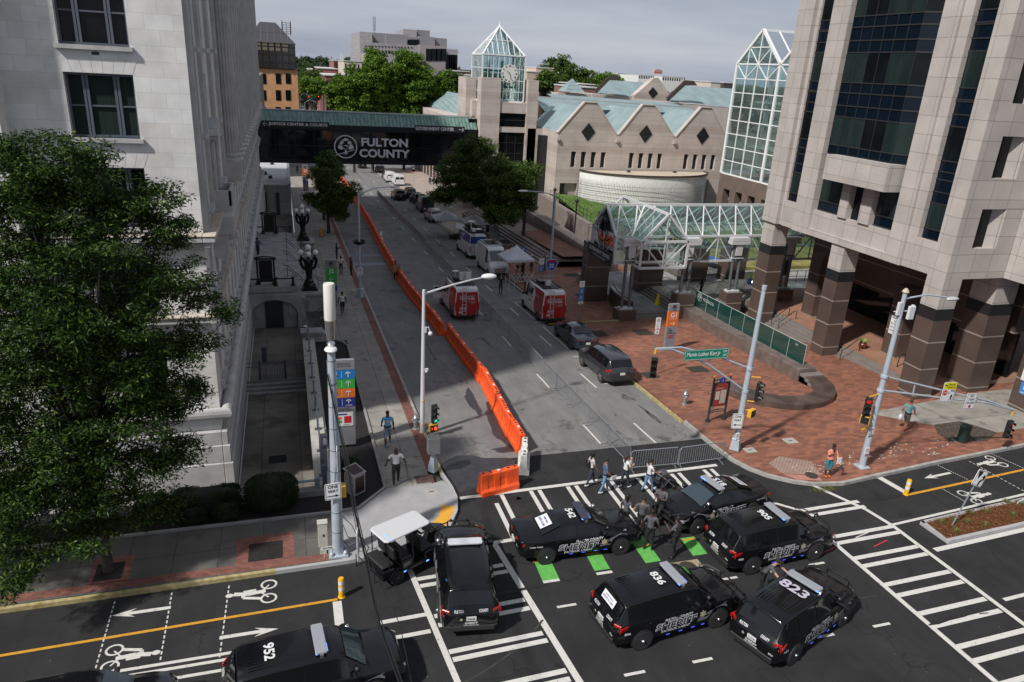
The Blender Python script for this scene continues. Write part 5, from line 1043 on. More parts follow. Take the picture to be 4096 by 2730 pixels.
b=MB();vs=[(*apt(i/n),3.96)for i in range(n+1)];b.add(vs,[tuple(range(n+1))]);b.build('roof_deck',mat('tan_roof',(.46,.38,.30),.85,var=.12,scale=.5),pv,w=1,rc=0)
b=MB()
for i in range(n):b.beam((*apt(i/n,.05),4.02),(*apt((i+1)/n,.05),4.02),.25,.2)
b.build('roof_rim',mat('brown_rim',(.05,.035,.03),.6),pv,w=1)
b=MB()
for i in range(131):
 x,y=apt(i/130,.35);b.beam((x,y,-1.5),(x,y,2.9+.12*(i%3)),.024)
for z in(-.9,-.2,.45,1.1,1.75,2.4):
 for i in range(40):b.beam((*apt(i/40,.4),z),(*apt((i+1)/40,.4),z),.04)
b.build('trellis',mat('grey_trellis',(.30,.30,.30),.5,.4),pv,w=1)
for x,y in((50,103),(58,103.2)):b=MB();b.lathe([(.35,3.97),(.25,4.2),(.1,4.25)],8,(x,y,0));b.build('roof_drain',BLACK,pv,w=1)
AGL=glassmat('atrium_glass',(.70,.84,.83),.2,.03,.08,.08,(.36,.42,.42))
at=thing('glass_atrium','tall glass atrium with white frame and steep glass gables on a brown granite base','atrium',(61,90,4))
AX=61.0;ysA=(95.0,85.2,75.4,65.6);zb0,ze0,zr0=5.2,20.05,24.3;XB=80
b=MB();ab=lambda p,q,w_=.16:b.beam(p,q,w_,w_)
for yN_,yS_ in zip(ysA,ysA[1:]):
 ym=(yN_+yS_)/2
 for y in((yN_,yS_)if yN_==ysA[0]else(yS_,)):ab((AX,y,zb0),(AX,y,ze0),.34);ab((AX,y,ze0),(XB,y,ze0),.2)
 ab((AX,yN_,ze0),(AX,ym,zr0),.34);ab((AX,yS_,ze0),(AX,ym,zr0),.34);ab((AX,ym,zr0),(XB,ym,zr0),.3);ab((AX,yN_,ze0),(AX,yS_,ze0),.18);ab((AX,yN_,zb0),(AX,yS_,zb0),.2)
 for k in range(1,5):
  y=lerp(yN_,yS_,k/5 if k<5 else 1);y=lerp(yN_,yS_,k/4)if k<4 else y
  if k<4:ab((AX,y,zb0),(AX,y,ze0+(zr0-ze0)*(1-abs(k/2-1))),.13)
 for k in range(1,8):ab((AX,yN_,zb0+(ze0-1.9-zb0)*k/7),(AX,yS_,zb0+(ze0-1.9-zb0)*k/7),.11)
 for k in range(4):
  a_,c_=lerp(yN_,yS_,k/4),lerp(yN_,yS_,(k+1)/4);ab((AX,a_,ze0 if k%2==0 else ze0-1.9),(AX,c_,ze0-1.9 if k%2==0 else ze0),.12)
 ab((AX,lerp(yN_,yS_,.25),ze0+2.1),(AX,ym,ze0),.12);ab((AX,lerp(yN_,yS_,.75),ze0+2.1),(AX,ym,ze0),.12);ab((AX,lerp(yN_,yS_,.25),ze0+2.1),(AX,lerp(yN_,yS_,.75),ze0+2.1),.12)
 for k in range(1,8):
  x=AX+(XB-AX)*k/8;ab((x,yN_,ze0),(x,ym,zr0),.12);ab((x,yS_,ze0),(x,ym,zr0),.12)
for k in range(1,6):ab((lerp(AX,XB,k/6),ysA[0],zb0),(lerp(AX,XB,k/6),ysA[0],ze0),.14)
b.build('white_frame',WGF,at,w=1)
g=MB()
for yN_,yS_ in zip(ysA,ysA[1:]):
 ym=(yN_+yS_)/2;g.add([(AX,yN_,zb0),(AX,yS_,zb0),(AX,yS_,ze0),(AX,ym,zr0),(AX,yN_,ze0)],[(0,1,2,3,4)]);g.add([(AX,yN_,ze0),(AX,ym,zr0),(XB,ym,zr0),(XB,yN_,ze0)],[(0,1,2,3)]);g.add([(AX,yS_,ze0),(AX,ym,zr0),(XB,ym,zr0),(XB,yS_,ze0)],[(0,1,2,3)])
g.add([(AX,ysA[0],zb0),(XB,ysA[0],zb0),(XB,ysA[0],ze0),(AX,ysA[0],ze0)],[(0,1,2,3)]);g.build('glass',AGL,at,w=1,rc=0)
g=MB()
for z in(6.2,9.2,12.3,15.3):g.box(AX+3.5,66,z-.25,XB,94.6,z)
g.box(XB-1,66,5,XB,94.6,20)
for y in(92,88,83,78,73,69):g.box(AX+3.6,y-.25,5,AX+4.1,y+.25,19)
g.build('inner_floors',mat('atrium_interior',(.42,.43,.42),.7,var=.3,scale=.4),at,w=1)
g=MB();g.box(AX-.1,65,3.1,XB,95.1,zb0-.1)
for i in range(10):y=94.6-3.1*i;g.box(AX-.1,y-.9,-2,AX+1.4,y+.5,3.1)
g.build('granite_base',GRB if False else mat('brown_granite_plain',(.135,.10,.085),.5,var=.15,scale=1),at,w=1)
for i in range(9):y=94.1-3.1*i;q=MB();q.box(AX+1.0,y-2.1,.2,AX+1.1,y-.4,3.0);wi=q.build('window',DGL,at,w=1);q=MB();q.box(AX+.95,y-1.3,.2,AX+1.0,y-1.2,3.0);q.box(AX+.95,y-2.1,1.5,AX+1.0,y-.4,1.6);q.build('window_frame',WGF,wi,w=1)
#farther buildings
def boxfrom(b,u0,v0,u1,v1,Y,dep,mi=0,zmin=None):
 p=PY(u0,v0,Y);q=PY(u1,v1,Y);b.box(p.x,Y,min(p.z,q.z)if zmin is None else zmin,q.x,Y+dep,max(p.z,q.z),mi);return p,q
TB=brickmat('tan_brick',(.52,.27,.13),(.46,.235,.115),(.38,.22,.13),.9,.3,.02,'auto',.8,.5,.12)
K=lambda a,b_,Y:PY(900+a/2.139,b_/2.139,Y)
t=thing('tan_brick_building','tan brick office block with dark glass top floors and dark pyramid roof','building',tuple(K(400,940,215)))
Y_=215;p=K(195,580,Y_);q=K(618,590,Y_);b=MB();b.box(p.x-4.5,Y_,-16,q.x,Y_+22,p.z);l_=K(165,385,Y_);b.box(l_.x-6,Y_+.5,-16,p.x,Y_+20,l_.z);b.build('wall',TB,t,w=1)
for r_,vs_ in((0,(630,720)),(1,(772,862)),(2,(916,1010))):
 for ua,ub in((308,355),(432,480),(517,565)):
  a_=K(ua,vs_[0],Y_);c_=K(ub,vs_[1],Y_);q=MB();q.box(a_.x,Y_-.1,c_.z,c_.x,Y_+.1,a_.z);q.build('window',DGL,t,w=1)
a_=K(190,345,Y_);c_=K(605,585,Y_);q=MB();q.box(a_.x,Y_-.6,K(300,580,Y_).z,c_.x,Y_+21,a_.z-.3);q.build('glass_floors',mat('bronze_glass',(.02,.017,.014),.1,spec=.7,var=.6,scale=.15),t,w=1)
q=MB()
for i in range(8):x=lerp(a_.x,c_.x,i/7);q.box(x-.09,Y_-.75,K(300,580,Y_).z,x+.09,Y_-.6,a_.z-.3)
for v_ in(400,460,530):z=K(400,v_,Y_).z;q.box(a_.x,Y_-.72,z-.12,c_.x,Y_-.6,z+.12)
q.build('mullions',BLACK,t,w=1)
q=MB()
for i in range(5):x=lerp(a_.x+.6,c_.x-3,i/5)+1;z=K(400,390,Y_).z;q.box(x,Y_-.68,z-1.3,x+2.0,Y_-.61,z+.8)
q.build('lit_blinds',mat('tan_blinds',(.14,.12,.09),.4),t,w=1)
e0=K(163,330,Y_);e1=K(600,357,Y_);r0=K(297,187,Y_+10);r1=K(433,196,Y_+10);zE=a_.z-.3
q=MB();q.add([(a_.x-.3,Y_-.8,zE),(c_.x+.3,Y_-.8,zE),(c_.x+.3,Y_+21.5,zE),(a_.x-.3,Y_+21.5,zE),(r0.x,Y_+10,r0.z),(r1.x,Y_+10,r0.z)],[(0,1,5,4),(1,2,5),(2,3,4,5),(3,0,4)]);rf=q.build('roof',mat('dark_standing_panels',(.065,.06,.068),.4,.3),t,w=1)
q=MB()
for i in range(1,7):
 t_=i/7;x=lerp(a_.x,c_.x,t_);e=min(1,(x-a_.x)/(r0.x-a_.x),(c_.x-x)/(c_.x-r1.x));q.beam((x,Y_-.85,zE),(x,lerp(Y_-.85,Y_+10,e),lerp(zE,r0.z,e)+.05),.12)
for e in(.5,):q.beam((lerp(a_.x,r0.x,e),lerp(Y_-.8,Y_+10,e),lerp(zE,r0.z,e)+.05),(lerp(c_.x,r1.x,e),lerp(Y_-.8,Y_+10,e),lerp(zE,r0.z,e)+.05),.14)
q.build('roof_joints',mat('tan_joint',(.11,.10,.095),.6),rf,w=1)
t=thing('grey_annex_block','narrow grey ribbed block between the courthouse and the tan brick building','building',tuple(K(240,940,160)));a_=K(185,640,160);c_=K(300,940,160);q=MB();q.box(a_.x-3,160,-8,K(285,640,160).x,200,K(240,655,160).z);q.build('wall',PC,t,w=1)
for lab,u,v0,v1,Yv,n_ in(('lattice phone mast behind the tan brick building',(528),300,190,330,'antenna_mast'),('thin antenna mast above the big grey court building',(1278),265,145,600,'antenna_mast')):
 p=K(u,v0,Yv);q_=K(u,v1,Yv);t=thing(n_,lab,'antenna',tuple(p));b=MB();b.path([(p.x,Yv,p.z-6),(p.x,Yv,q_.z)],[.35,.15],5)
 for k in range(6):z=lerp(p.z,q_.z,k/6+.1);r=1.6 if Yv<400 else .8;b.beam((p.x-r,Yv,z),(p.x+r,Yv,z),.25);b.box(p.x-r-.2,Yv-.2,z-.9,p.x-r+.2,Yv+.2,z+.9);b.box(p.x+r-.2,Yv-.2,z-.9,p.x+r+.2,Yv+.2,z+.9)
 b.build('mast',mat('mast_grey',(.25,.25,.27),.6),t,w=1)
JG=brickmat('grey_banded_stone',(.30,.29,.30),(.27,.26,.27),(.22,.215,.22),6.,1.6,.06,'auto',.8,0.,.08);JD=mat('grey_concrete_dark',(.20,.195,.21),.85,var=.06,scale=.1)
t=thing('grey_court_building','large stepped grey stone building on the skyline behind the bright green trees','building',tuple(K(1500,520,420)))
Yj=420
def jb(u0,v0,u1,v1,dy,dep,m,nm='wall'):
 a_=K(u0,v0,Yj+dy);c_=K(u1,v1,Yj+dy);b=MB();b.box(a_.x,Yj+dy,-16,c_.x,Yj+dy+dep,a_.z);b.build(nm,m,t,w=1);return a_,c_
jb(1155,360,1665,520,0,60,JG);jb(1152,272,1260,360,4,50,JG);jb(1255,280,1560,360,10,50,JD);jb(1375,305,1660,380,6,50,JD);jb(1525,250,1640,320,14,30,JG);jb(1640,256,1752,320,16,30,JD);jb(1665,312,1795,400,6,40,JD);jb(1665,385,1885,560,-3,60,mat('pinkish_grey_stone',(.27,.24,.25),.8,var=.05,scale=.1));jb(1790,325,1898,400,8,40,JD);jb(1880,418,1988,600,4,50,JG)
for v_,n_,h_,w_ in((388,15,9,8),(428,15,17,13)):
 for i in range(n_):u=1200+i*28;a_=K(u,v_+(i*1.0),Yj-.2);q=MB();s_=1/2.139*Yj/2911*1.07;q.box(a_.x,Yj-.25,a_.z-h_*s_,a_.x+w_*s_,Yj-.05,a_.z);q.build('window',DGL,t,w=1)
for u in(1720,1765,1805,1845):a_=K(u,418,Yj-3.3);q=MB();q.box(a_.x,Yj-3.3,a_.z-6,a_.x+3.2,Yj-3.05,a_.z);q.build('window',DGL,t,w=1)
for i in range(8):a_=K(1560+12*i,340,Yj+5.8);q=MB();q.box(a_.x,Yj+5.7,a_.z-6,a_.x+.9,Yj+5.95,a_.z);q.build('window',DGL,t,w=1)
for i in range(4):
 for u in(1895,1915,1935,1955):a_=K(u,470+38*i,Yj+3.8);q=MB();q.box(a_.x,Yj+3.6,a_.z-2.4,a_.x+2,Yj+3.9,a_.z);q.build('window',DGL,t,w=1)
q=MB();a_=K(1165,460,Yj-.3);c_=K(1660,600,Yj-.3);q.box(a_.x,Yj-.5,-16,a_.x+8,Yj-.1,a_.z);q.build('cream_base',mat('cream_wall',(.50,.46,.38),.8),t,w=1)
RBK=brickmat('red_brick_far',(.30,.11,.10),(.26,.10,.09),(.22,.1,.1),3,1.,.03,'auto',.85,.5,.1);CRM=mat('cream_stucco',(.50,.45,.38),.85,var=.08,scale=.1)
def farb(lab,u0,v0,u1,v1,Y,dep,m,rows=(),wm=None,roofm=None,base=-15,ww=.55):
 a_=K(u0,v0,Y);c_=K(u1,v1,Y);t=thing('distant_building',lab,'building',((a_.x+c_.x)/2,Y,base));b=MB();b.box(a_.x,Y,base,c_.x,Y+dep,a_.z);b.build('wall',m,t,w=1)
 b=MB();b.box(a_.x-.3,Y-.3,a_.z,c_.x+.3,Y+dep+.3,a_.z+.35);b.build('roof',roofm or mat('pale_roof_edge',(.5,.5,.5),.8),t,w=1)
 for v_,h_,n_ in rows:
  for i in range(n_):
   x=lerp(a_.x,c_.x,(i+.25)/n_);z=K(u0,v_,Y).z;q=MB();q.box(x,Y-.12,z-h_,x+(c_.x-a_.x)/n_*ww,Y-.02,z);q.build('window',DGL,t,w=1)
 return t
farb('pink brick building with ribbon windows left of the bright green trees',803,588,968,900,330,40,RBK,((625,3,6),(690,1.6,7),(745,1.6,7),(795,1.6,7)))
farb('dark red brick building with white parapet beside the far street',855,648,1010,960,270,30,mat('maroon_brick',(.15,.05,.045),.85),((690,6,6),(800,6,6)))
farb('brownish red low block left of the pink brick building',722,600,802,700,360,30,mat('brown_red_brick',(.20,.10,.085),.85))
farb('red and white office building behind the pink brick one',930,522,1015,600,430,40,RBK,((535,5,5),))
farb('cream columned building just left of the bright green trees',1018,524,1200,640,380,40,CRM,((545,8,5),),ww=.3)
farb('low red roofed building right of the bright green trees',1970,612,2090,650,380,30,mat('brown_red_brick',(.20,.10,.085),.85))
farb('cream stucco building just left of the clock tower',1990,645,2110,800,230,30,CRM,((715,6,2),),ww=.35)
def Q4(u,v,Y):return PY(1800+u/1.7425,v/1.7425,Y)
def farc(lab,u0,v0,u1,v1,Y,dep,m,rows=(),nm='distant_building',base=-15,ww=.5):
 a_=Q4(u0,v0,Y);c_=Q4(u1,v1,Y);t=thing(nm,lab,'building',((a_.x+c_.x)/2,Y,base));b=MB();b.box(a_.x,Y,base,c_.x,Y+dep,a_.z);b.build('wall',m,t,w=1);b=MB();b.box(a_.x-.2,Y-.2,a_.z,c_.x+.2,Y+dep,a_.z+.3);b.build('roof',mat('pale_roof_edge',(.5,.5,.5),.8),t,w=1)
 for v_,h_,n_ in rows:
  for i in range(n_):x=lerp(a_.x,c_.x,(i+.3)/n_);z=Q4(u0,v_,Y).z;q=MB();q.box(x,Y-.12,z-h_,x+(c_.x-a_.x)/n_*ww,Y-.02,z);q.build('window',DGL,t,w=1)
 return t
farc('taller pinkish cream building right of the clock tower',602,474,712,600,260,20,mat('pink_cream',(.47,.37,.30),.85,var=.06,scale=.2),((492,3,1),(552,2.5,1)),ww=.3);farc('lower pinkish cream building right of the clock tower',538,502,625,600,255,20,mat('pink_cream',(.47,.37,.30),.85))
farc('long white warehouse far behind beyond the dark trees',825,490,968,525,700,60,mat('white_wall_far',(.6,.6,.58),.8),((500,3,12),));farc('white low building far off, left of the red billboard',1315,524,1480,545,800,50,mat('white_wall_far',(.6,.6,.58),.8),((528,3,14),));farc('white low building far off, right of the red billboard',1480,534,1640,560,780,50,mat('white_wall_far',(.6,.6,.58),.8),((540,3,10),))
farc('red brick low wall building behind the pyramid turret',905,612,1035,690,190,20,mat('brown_red_brick',(.20,.10,.085),.85));farc('small dark roofed building behind the turret',900,590,1010,612,230,20,mat('dark_slate_gable',(.06,.045,.04),.8))
farc('pale building at far right on the skyline',1170,512,1225,530,900,40,mat('white_wall_far',(.6,.6,.58),.8));farc('beige gabled block beside the glass atrium',1820,575,1910,612,230,20,CRM);farc('dark roof beside the glass atrium',1910,580,1980,620,228,20,mat('dark_slate_gable',(.06,.045,.04),.8))
def billboard(lab,u0,v0,u1,v1,Y,cols,txt):
 a_=Q4(u0,v0,Y);c_=Q4(u1,v1,Y);t=thing('billboard',lab,'billboard',((a_.x+c_.x)/2,Y,-15));b=MB();b.box(a_.x,Y,c_.z,c_.x,Y+1,a_.z,0);h=a_.z-c_.z;w_=c_.x-a_.x
 if len(cols)>1:b.box(a_.x,Y-.05,c_.z,c_.x,Y,lerp(c_.z,a_.z,.62),1)
 for i,s in enumerate(txt):b.text(s,((a_.x+c_.x)/2,Y-.12,a_.z-h*(.2+.42*i)),(1,0,0),(0,0,1),h*.25,len(cols)if i==0 else len(cols)+1,.02,width=w_*.8,height=h*.22)
 b.box((a_.x+c_.x)/2-.5,Y,-15,(a_.x+c_.x)/2+.5,Y+.8,c_.z,0);b.build('board',cols+[BLK,SGW],t,w=1,rc=0)
billboard('white and red billboard reading U-HAUL SELF STORAGE on the skyline',1425,480,1478,516,760,[mat('billboard_white',(.65,.65,.62),.7),mat('billboard_red',(.45,.04,.03),.7)],['U-HAUL','SELF STORAGE'])
billboard('small dark blue billboard on the skyline right of the clock tower',703,438,760,460,500,[mat('billboard_navy',(.04,.05,.13),.7)],[])
billboard('white billboard on the skyline beyond the dark trees',897,486,962,515,650,[mat('billboard_white',(.65,.65,.62),.7)],['1-800-411'])
t=thing('water_tower','thin blue grey water tower on the left skyline beside the clock tower','tower',tuple(Q4(168,460,1500)));a_=Q4(168,420,1500);b=MB();b.lathe([(5,-20),(5,a_.z-1),(2,a_.z)],14,(a_.x,1500,0));b.build('tank',mat('blue_tank',(.16,.24,.32),.7),t,w=1)
t=thing('distant_house','small white gabled house on the wooded hill above the street','building',tuple(K(998,490,900)));a_=K(985,470,900);c_=K(1015,492,900);b=MB();b.box(a_.x,900,c_.z-8,c_.x,905,a_.z-1);b.add([(a_.x,900,a_.z-1),(c_.x,900,a_.z-1),((a_.x+c_.x)/2,900,a_.z+2.5)],[(0,1,2)]);b.build('wall',mat('white_wall_far',(.6,.6,.58),.8),t,w=1)
#foliage
def leafmat(name,cols,rough=.5,trans=.25):
 m=bpy.data.materials.new(name);m.use_nodes=1;nt=m.node_tree;n=nt.nodes;l=nt.links;b=n['Principled BSDF']
 g=n.new('ShaderNodeNewGeometry');r=n.new('ShaderNodeValToRGB');l.new(g.outputs['Random Per Island'],r.inputs[0])
 e=r.color_ramp.elements
 while len(e)<len(cols):e.new(.5)
 for i,c in enumerate(cols):e[i].position=i/(len(cols)-1);e[i].color=(*c,1)
 l.new(r.outputs[0],b.inputs['Base Color']);b.inputs['Roughness'].default_value=rough;b.inputs['Specular IOR Level'].default_value=.2
 o=n['Material Output'];t=n.new('ShaderNodeBsdfTranslucent');l.new(r.outputs[0],t.inputs[0]);mi=n.new('ShaderNodeMixShader');mi.inputs[0].default_value=trans;l.new(b.outputs[0],mi.inputs[1]);l.new(t.outputs[0],mi.inputs[2]);l.new(mi.outputs[0],o.inputs[0])
 MATS[name]=m;return m
L_OAK=leafmat('dark_leaf',[(.007,.020,.004),(.015,.038,.006),(.030,.068,.010),(.085,.135,.020)],.5,.2);L_GRN=leafmat('fresh_leaf',[(.035,.085,.010),(.065,.14,.016),(.11,.20,.022),(.18,.27,.03)])
L_MID=leafmat('mid_leaf',[(.024,.052,.010),(.046,.090,.016),(.072,.125,.020),(.12,.165,.028)]);L_HED=leafmat('hedge_leaf',[(.008,.02,.006),(.015,.034,.009),(.026,.05,.012)])
BARK=mat('bark',(.05,.042,.035),.9,var=.3,scale=6,bump=.6)
def leaves(name,centers,per,spread,ll,lw,m,parent,flat=.7,droop=.3,seed=1,kind=None):
 r=np.random.default_rng(seed);c=np.repeat(np.asarray(centers,float),per,axis=0);n=len(c)
 off=r.normal(0,1,(n,3));off/=np.linalg.norm(off,axis=1)[:,None];off*=(r.random(n)**.45)[:,None]*spread;off[:,2]*=flat;p=c+off
 d=r.normal(0,1,(n,3));d[:,2]=d[:,2]*.5-droop;d/=np.linalg.norm(d,axis=1)[:,None];u=r.normal(0,1,(n,3));u[:,2]+=1.1;s=np.cross(d,u);s/=np.linalg.norm(s,axis=1)[:,None]+1e-9
 L=ll*r.uniform(.6,1.3,n)[:,None];Wd=lw*r.uniform(.7,1.2,n)[:,None]
 V=np.stack([p,p+d*L*.45+s*Wd,p+d*L,p+d*L*.45-s*Wd],1).reshape(-1,3)
 M_=np.array(rootinv(parent))if parent is not None else np.eye(4);V=V@M_[:3,:3].T+M_[:3,3]
 me=bpy.data.meshes.new(name);me.vertices.add(4*n);me.vertices.foreach_set('co',V.astype(np.float32).ravel());me.loops.add(4*n);me.loops.foreach_set('vertex_index',np.arange(4*n,dtype=np.int32));me.polygons.add(n);me.polygons.foreach_set('loop_start',np.arange(0,4*n,4,dtype=np.int32));me.update(calc_edges=1);me.materials.append(m)
 o=bpy.data.objects.new(name,me);COL.objects.link(o);o.parent=parent
 if kind:o['kind']=kind
 return o
def tree(name,label,x,y,z0,zc,lobes,nclump,per,spread,ll,lw,m,seed=1,tr=.16,group=None,nb=9,inner=.55,flat=.6,droop=.3):
 """lobes: list of (cx,cy,cz,rx,ry,rz) ellipsoids filling the crown; clumps sit near their shells"""
 t=thing(name,label,'tree',(x,y,z0),0,group);r=random.Random(seed);cs=[]
 vol=[(a[3]*a[4]*a[5])**.67 for a in lobes];tot=sum(vol)
 for a,v in zip(lobes,vol):
  for _ in range(max(3,int(nclump*v/tot))):
   while 1:
    q=Vector((r.gauss(0,1),r.gauss(0,1),r.gauss(0,1))).normalized()
    if q.z>-.75 or r.random()<.5:break
   k=r.uniform(inner,1.05);cs.append((a[0]+q.x*a[3]*k,a[1]+q.y*a[4]*k,a[2]+q.z*a[5]*k))
 leaves('crown',cs,per,spread,ll,lw,m,t,flat,droop,seed)
 b=MB();b.path([(x,y,z0-.1),(x+r.uniform(-.05,.05),y,z0+.9),(x+r.uniform(-.15,.15),y+r.uniform(-.1,.1),lerp(z0,zc,.6)),(x+r.uniform(-.2,.2),y,zc+.6)],[tr*1.35,tr,tr*.8,tr*.4],8)
 trunk=b.build('trunk',BARK,t,w=1,sm=1)
 b=MB();k=max(1,len(cs)//(nb*5))
 base=Vector((x,y,lerp(z0,zc,.62)))
 for c in cs[::k]:
  c=Vector(c);s_=base+Vector((0,0,r.uniform(-.3,1.0)*(zc-z0)*.3));mid=s_.lerp(c,.5)+Vector((r.uniform(-.2,.2),r.uniform(-.2,.2),r.uniform(.0,.4)));b.path([s_,mid,c],[tr*.32,tr*.18,tr*.05],5)
 b.build('branches',BARK,trunk,w=1)
 return t
def lobes_from(cx,cy,cz,rx,ry,rz,n,seed,k=.5):
 r=random.Random(seed);L=[(cx,cy,cz,rx*.72,ry*.72,rz*.72)]
 for i in range(n):
  while 1:
   q=Vector((r.gauss(0,1),r.gauss(0,1),r.gauss(0,1))).normalized()
   if q.z>-.5:break
  s_=r.uniform(.30,.5);L.append((cx+q.x*rx*(1-s_*.75),cy+q.y*ry*(1-s_*.75),cz+q.z*rz*(1-s_*.75),rx*s_,ry*s_,rz*s_))
 return L
def Lp(u,v,y,rx,ry,rz):p=PY(u,v,y);return(p.x,p.y,p.z,rx,ry,rz)
big=[Lp(230,720,25.5,1.7,1.7,1.4),Lp(560,850,25.8,1.5,1.5,1.1),Lp(60,800,25,1.6,1.6,1.6),Lp(330,1000,25.0,2.2,2.0,1.6),Lp(640,1130,25.3,1.5,1.6,1.2),Lp(80,1150,24.6,1.9,1.9,1.5),Lp(420,1330,24.4,2.1,1.9,1.5),Lp(740,1380,25.2,1.2,1.3,.8),Lp(120,1480,24.0,1.8,1.8,1.3),Lp(520,1650,24.2,1.7,1.6,1.1),Lp(700,1800,24.6,1.0,1.1,.8),Lp(200,1750,23.6,1.8,1.8,1.1),Lp(60,1950,23.2,1.4,1.4,.9),Lp(420,1960,23.6,1.4,1.3,.7),Lp(690,940,26.2,.8,.9,.7),Lp(800,1180,26.2,.55,.8,.5),Lp(330,640,25.6,.9,.9,.6),Lp(900,1260,25.5,.0+.45,.6,.45),Lp(60,620,25.4,.8,.9,.7)]
big+=[Lp(480,1500,24,1.6,1.5,1.0),Lp(250,1280,23.6,1.8,1.6,1.2),Lp(640,1560,24.4,1.2,1.2,.9),Lp(330,1850,23.4,1.4,1.3,.8),Lp(560,1850,24.2,1.1,1.1,.7),Lp(150,2000,23,1.4,1.3,.8),Lp(640,2020,24.3,.9,.9,.5),Lp(400,2080,23.6,1.2,1.1,.5),Lp(760,1560,25,.7,.8,.5)]
tree('street_tree','large dark leafy street tree filling the left side before the marble wall',-6.75,24.3,.15,6.0,big,1500,100,.46,.17,.026,L_OAK,5,.15,nb=22,inner=.25,flat=.5,droop=.45)
big2=[Lp(120,2230,21.8,1.2,1.0,.5),Lp(300,2180,22.3,.9,.8,.35),Lp(40,2330,21.3,.9,.9,.5),Lp(60,2120,22.0,.9,.8,.5)]
tree('street_tree','drooping leafy street tree at the lower left edge, over the bike lane',-11.0,24.2,.15,3.6,big2+[Lp(-150,2000,23.5,2.2,1.8,1.8),Lp(-160,1600,24,2.5,2.2,2.5),Lp(-400,1700,24,3,2.5,3),Lp(-250,1200,25,2.8,2.4,2.8)],620,100,.48,.17,.026,L_OAK,9,.14,nb=12,inner=.2,flat=.5,droop=.5)
tree('street_tree','street tree standing just outside the left edge of the photo',-17.5,24.2,.15,4.5,[(-17.5,24,6.5,4,3.2,3.5),(-15.5,23.5,4,2.5,2.2,1.8)],420,80,.6,.22,.04,L_OAK,10,.16,inner=.2)
tree('pavement_tree','dark tree on the left pavement nearer the orange cone',4.75,92.8,gz(92.8)+.15,1.8,[Lp(1330,800,93,2.5,2.4,1.6),Lp(1300,700,93,2.0,2,1.7),Lp(1360,850,92.5,1.5,1.5,1.0),Lp(1310,640,94,1.3,1.3,1.2),Lp(1400,760,92.5,1.2,1.2,1.0),Lp(1240,800,93,.9,.9,.8)],230,90,.62,.28,.07,L_MID,11,.2,'dark trees on the left pavement',inner=.3)
tree('pavement_tree','dark tree on the left pavement directly behind the nearer one',4.75,103.5,gz(103.5)+.15,1.0,[Lp(1320,760,103.5,2.1,2,1.6),Lp(1330,690,104,1.8,1.8,1.6)],130,80,.65,.3,.08,L_MID,12,.18,'dark trees on the left pavement',inner=.3)
for i,(lab,x,y,lo,sd_)in enumerate((('dense dark tree left of the plaza steps, nearest the bridge end',24.6,90,[Lp(1850,700,90,3.6,3.2,2.6),Lp(1790,780,89,2.2,2.2,1.3),Lp(1900,610,91,2.6,2.6,1.9),Lp(1940,790,88,2.5,2.4,1.7)],21),('dense dark tree right of the plaza steps, in front of the clock tower',27.5,84,[Lp(2040,760,84,3.2,3,2.4),Lp(2100,690,85,1.9,1.9,1.5),Lp(2000,860,82,2.4,2.4,1.3),Lp(1990,670,86,2.1,2,1.5),Lp(2105,790,84,1.4,1.5,1.8)],22))):
 tree('plaza_tree',lab,x,y,gz(y)+.6,3.0,lo,400,105,.75,.28,.07,L_MID,sd_,.22,'dark trees over the plaza steps',inner=.35)
spec=[('bright green tree at the left end of the row behind the bridge',1000,760,175,5.2,5,6,950,470),('tall bright green tree, second from the left behind the bridge',1230,640,180,5.6,5,8,1180,0),('tallest bright green tree, in the middle of the row behind the bridge',1530,620,182,6,5.2,8.4,1500,0),('bright green tree right of the tallest one behind the bridge',1750,700,185,5.4,5,7.2,1790,0),('darker green tree at the right end of the row behind the bridge',1920,700,190,4.6,4.6,5.2,1930,0)]
for i,(lab,u,v,Y,rx,ry,rz,_,_2)in enumerate(spec):
 p=K(u+(95 if u<1100 else 25 if u<1300 else 0),v+128,Y);tree('green_tree',lab,p.x,Y,-8,p.z-3,lobes_from(p.x,Y,p.z,rx*1.12,ry,rz*1.08,13,30+i)+[(p.x,Y-2,p.z-rz*.75,rx*.95,ry*.8,rz*.5)],520,85,1.15,.55,.16,L_GRN if i<4 else L_MID,40+i,.35,'bright green trees behind the bridge',inner=.45)
for i,(u,v,Y,rx,rz,m_,lab)in enumerate(((660,580,240,4,3.5,L_MID,'green tree low beside the clock tower'),(755,520,330,9,8,L_MID,'dark tree clump right of the clock tower on the skyline'),(860,545,320,8,5,L_MID,'dark round tree left of the white warehouse'),(1020,560,420,11,6,L_MID,'dark green tree right of the white warehouse'),(1110,580,300,6,4,L_GRN,'lighter green tree behind the gabled wing'))):
 p=Q4(u,v,Y);tree('skyline_tree',lab,p.x,Y,-15,p.z-2,lobes_from(p.x,Y,p.z,rx,rx,rz,9,60+i),130,60,1.9,.9,.3,m_,70+i,.4,inner=.4)
p=K(2020,760,215);tree('skyline_tree','small green tree in front of the cream building left of the clock tower',p.x,215,-10,p.z-2,lobes_from(p.x,215,p.z,2.4,2.4,2.4,6,77),60,60,.9,.5,.15,L_GRN,78,.2)
for u,v,Y,r_,lab in((740,700,300,6,'dark green tree beside the far street, left of the red building'),(690,760,280,5,'dark green tree beside the far street by the tan building'),(760,745,260,4,'yellowish green tree beside the far street')):
 p=K(u,v,Y);tree('street_side_tree',lab,p.x,Y,-12,p.z-2,lobes_from(p.x,Y,p.z,r_,r_,r_*.9,8,int(u)),110,60,1.3,.7,.2,L_MID if 'dark'in lab else L_GRN,int(u)+1,.3)
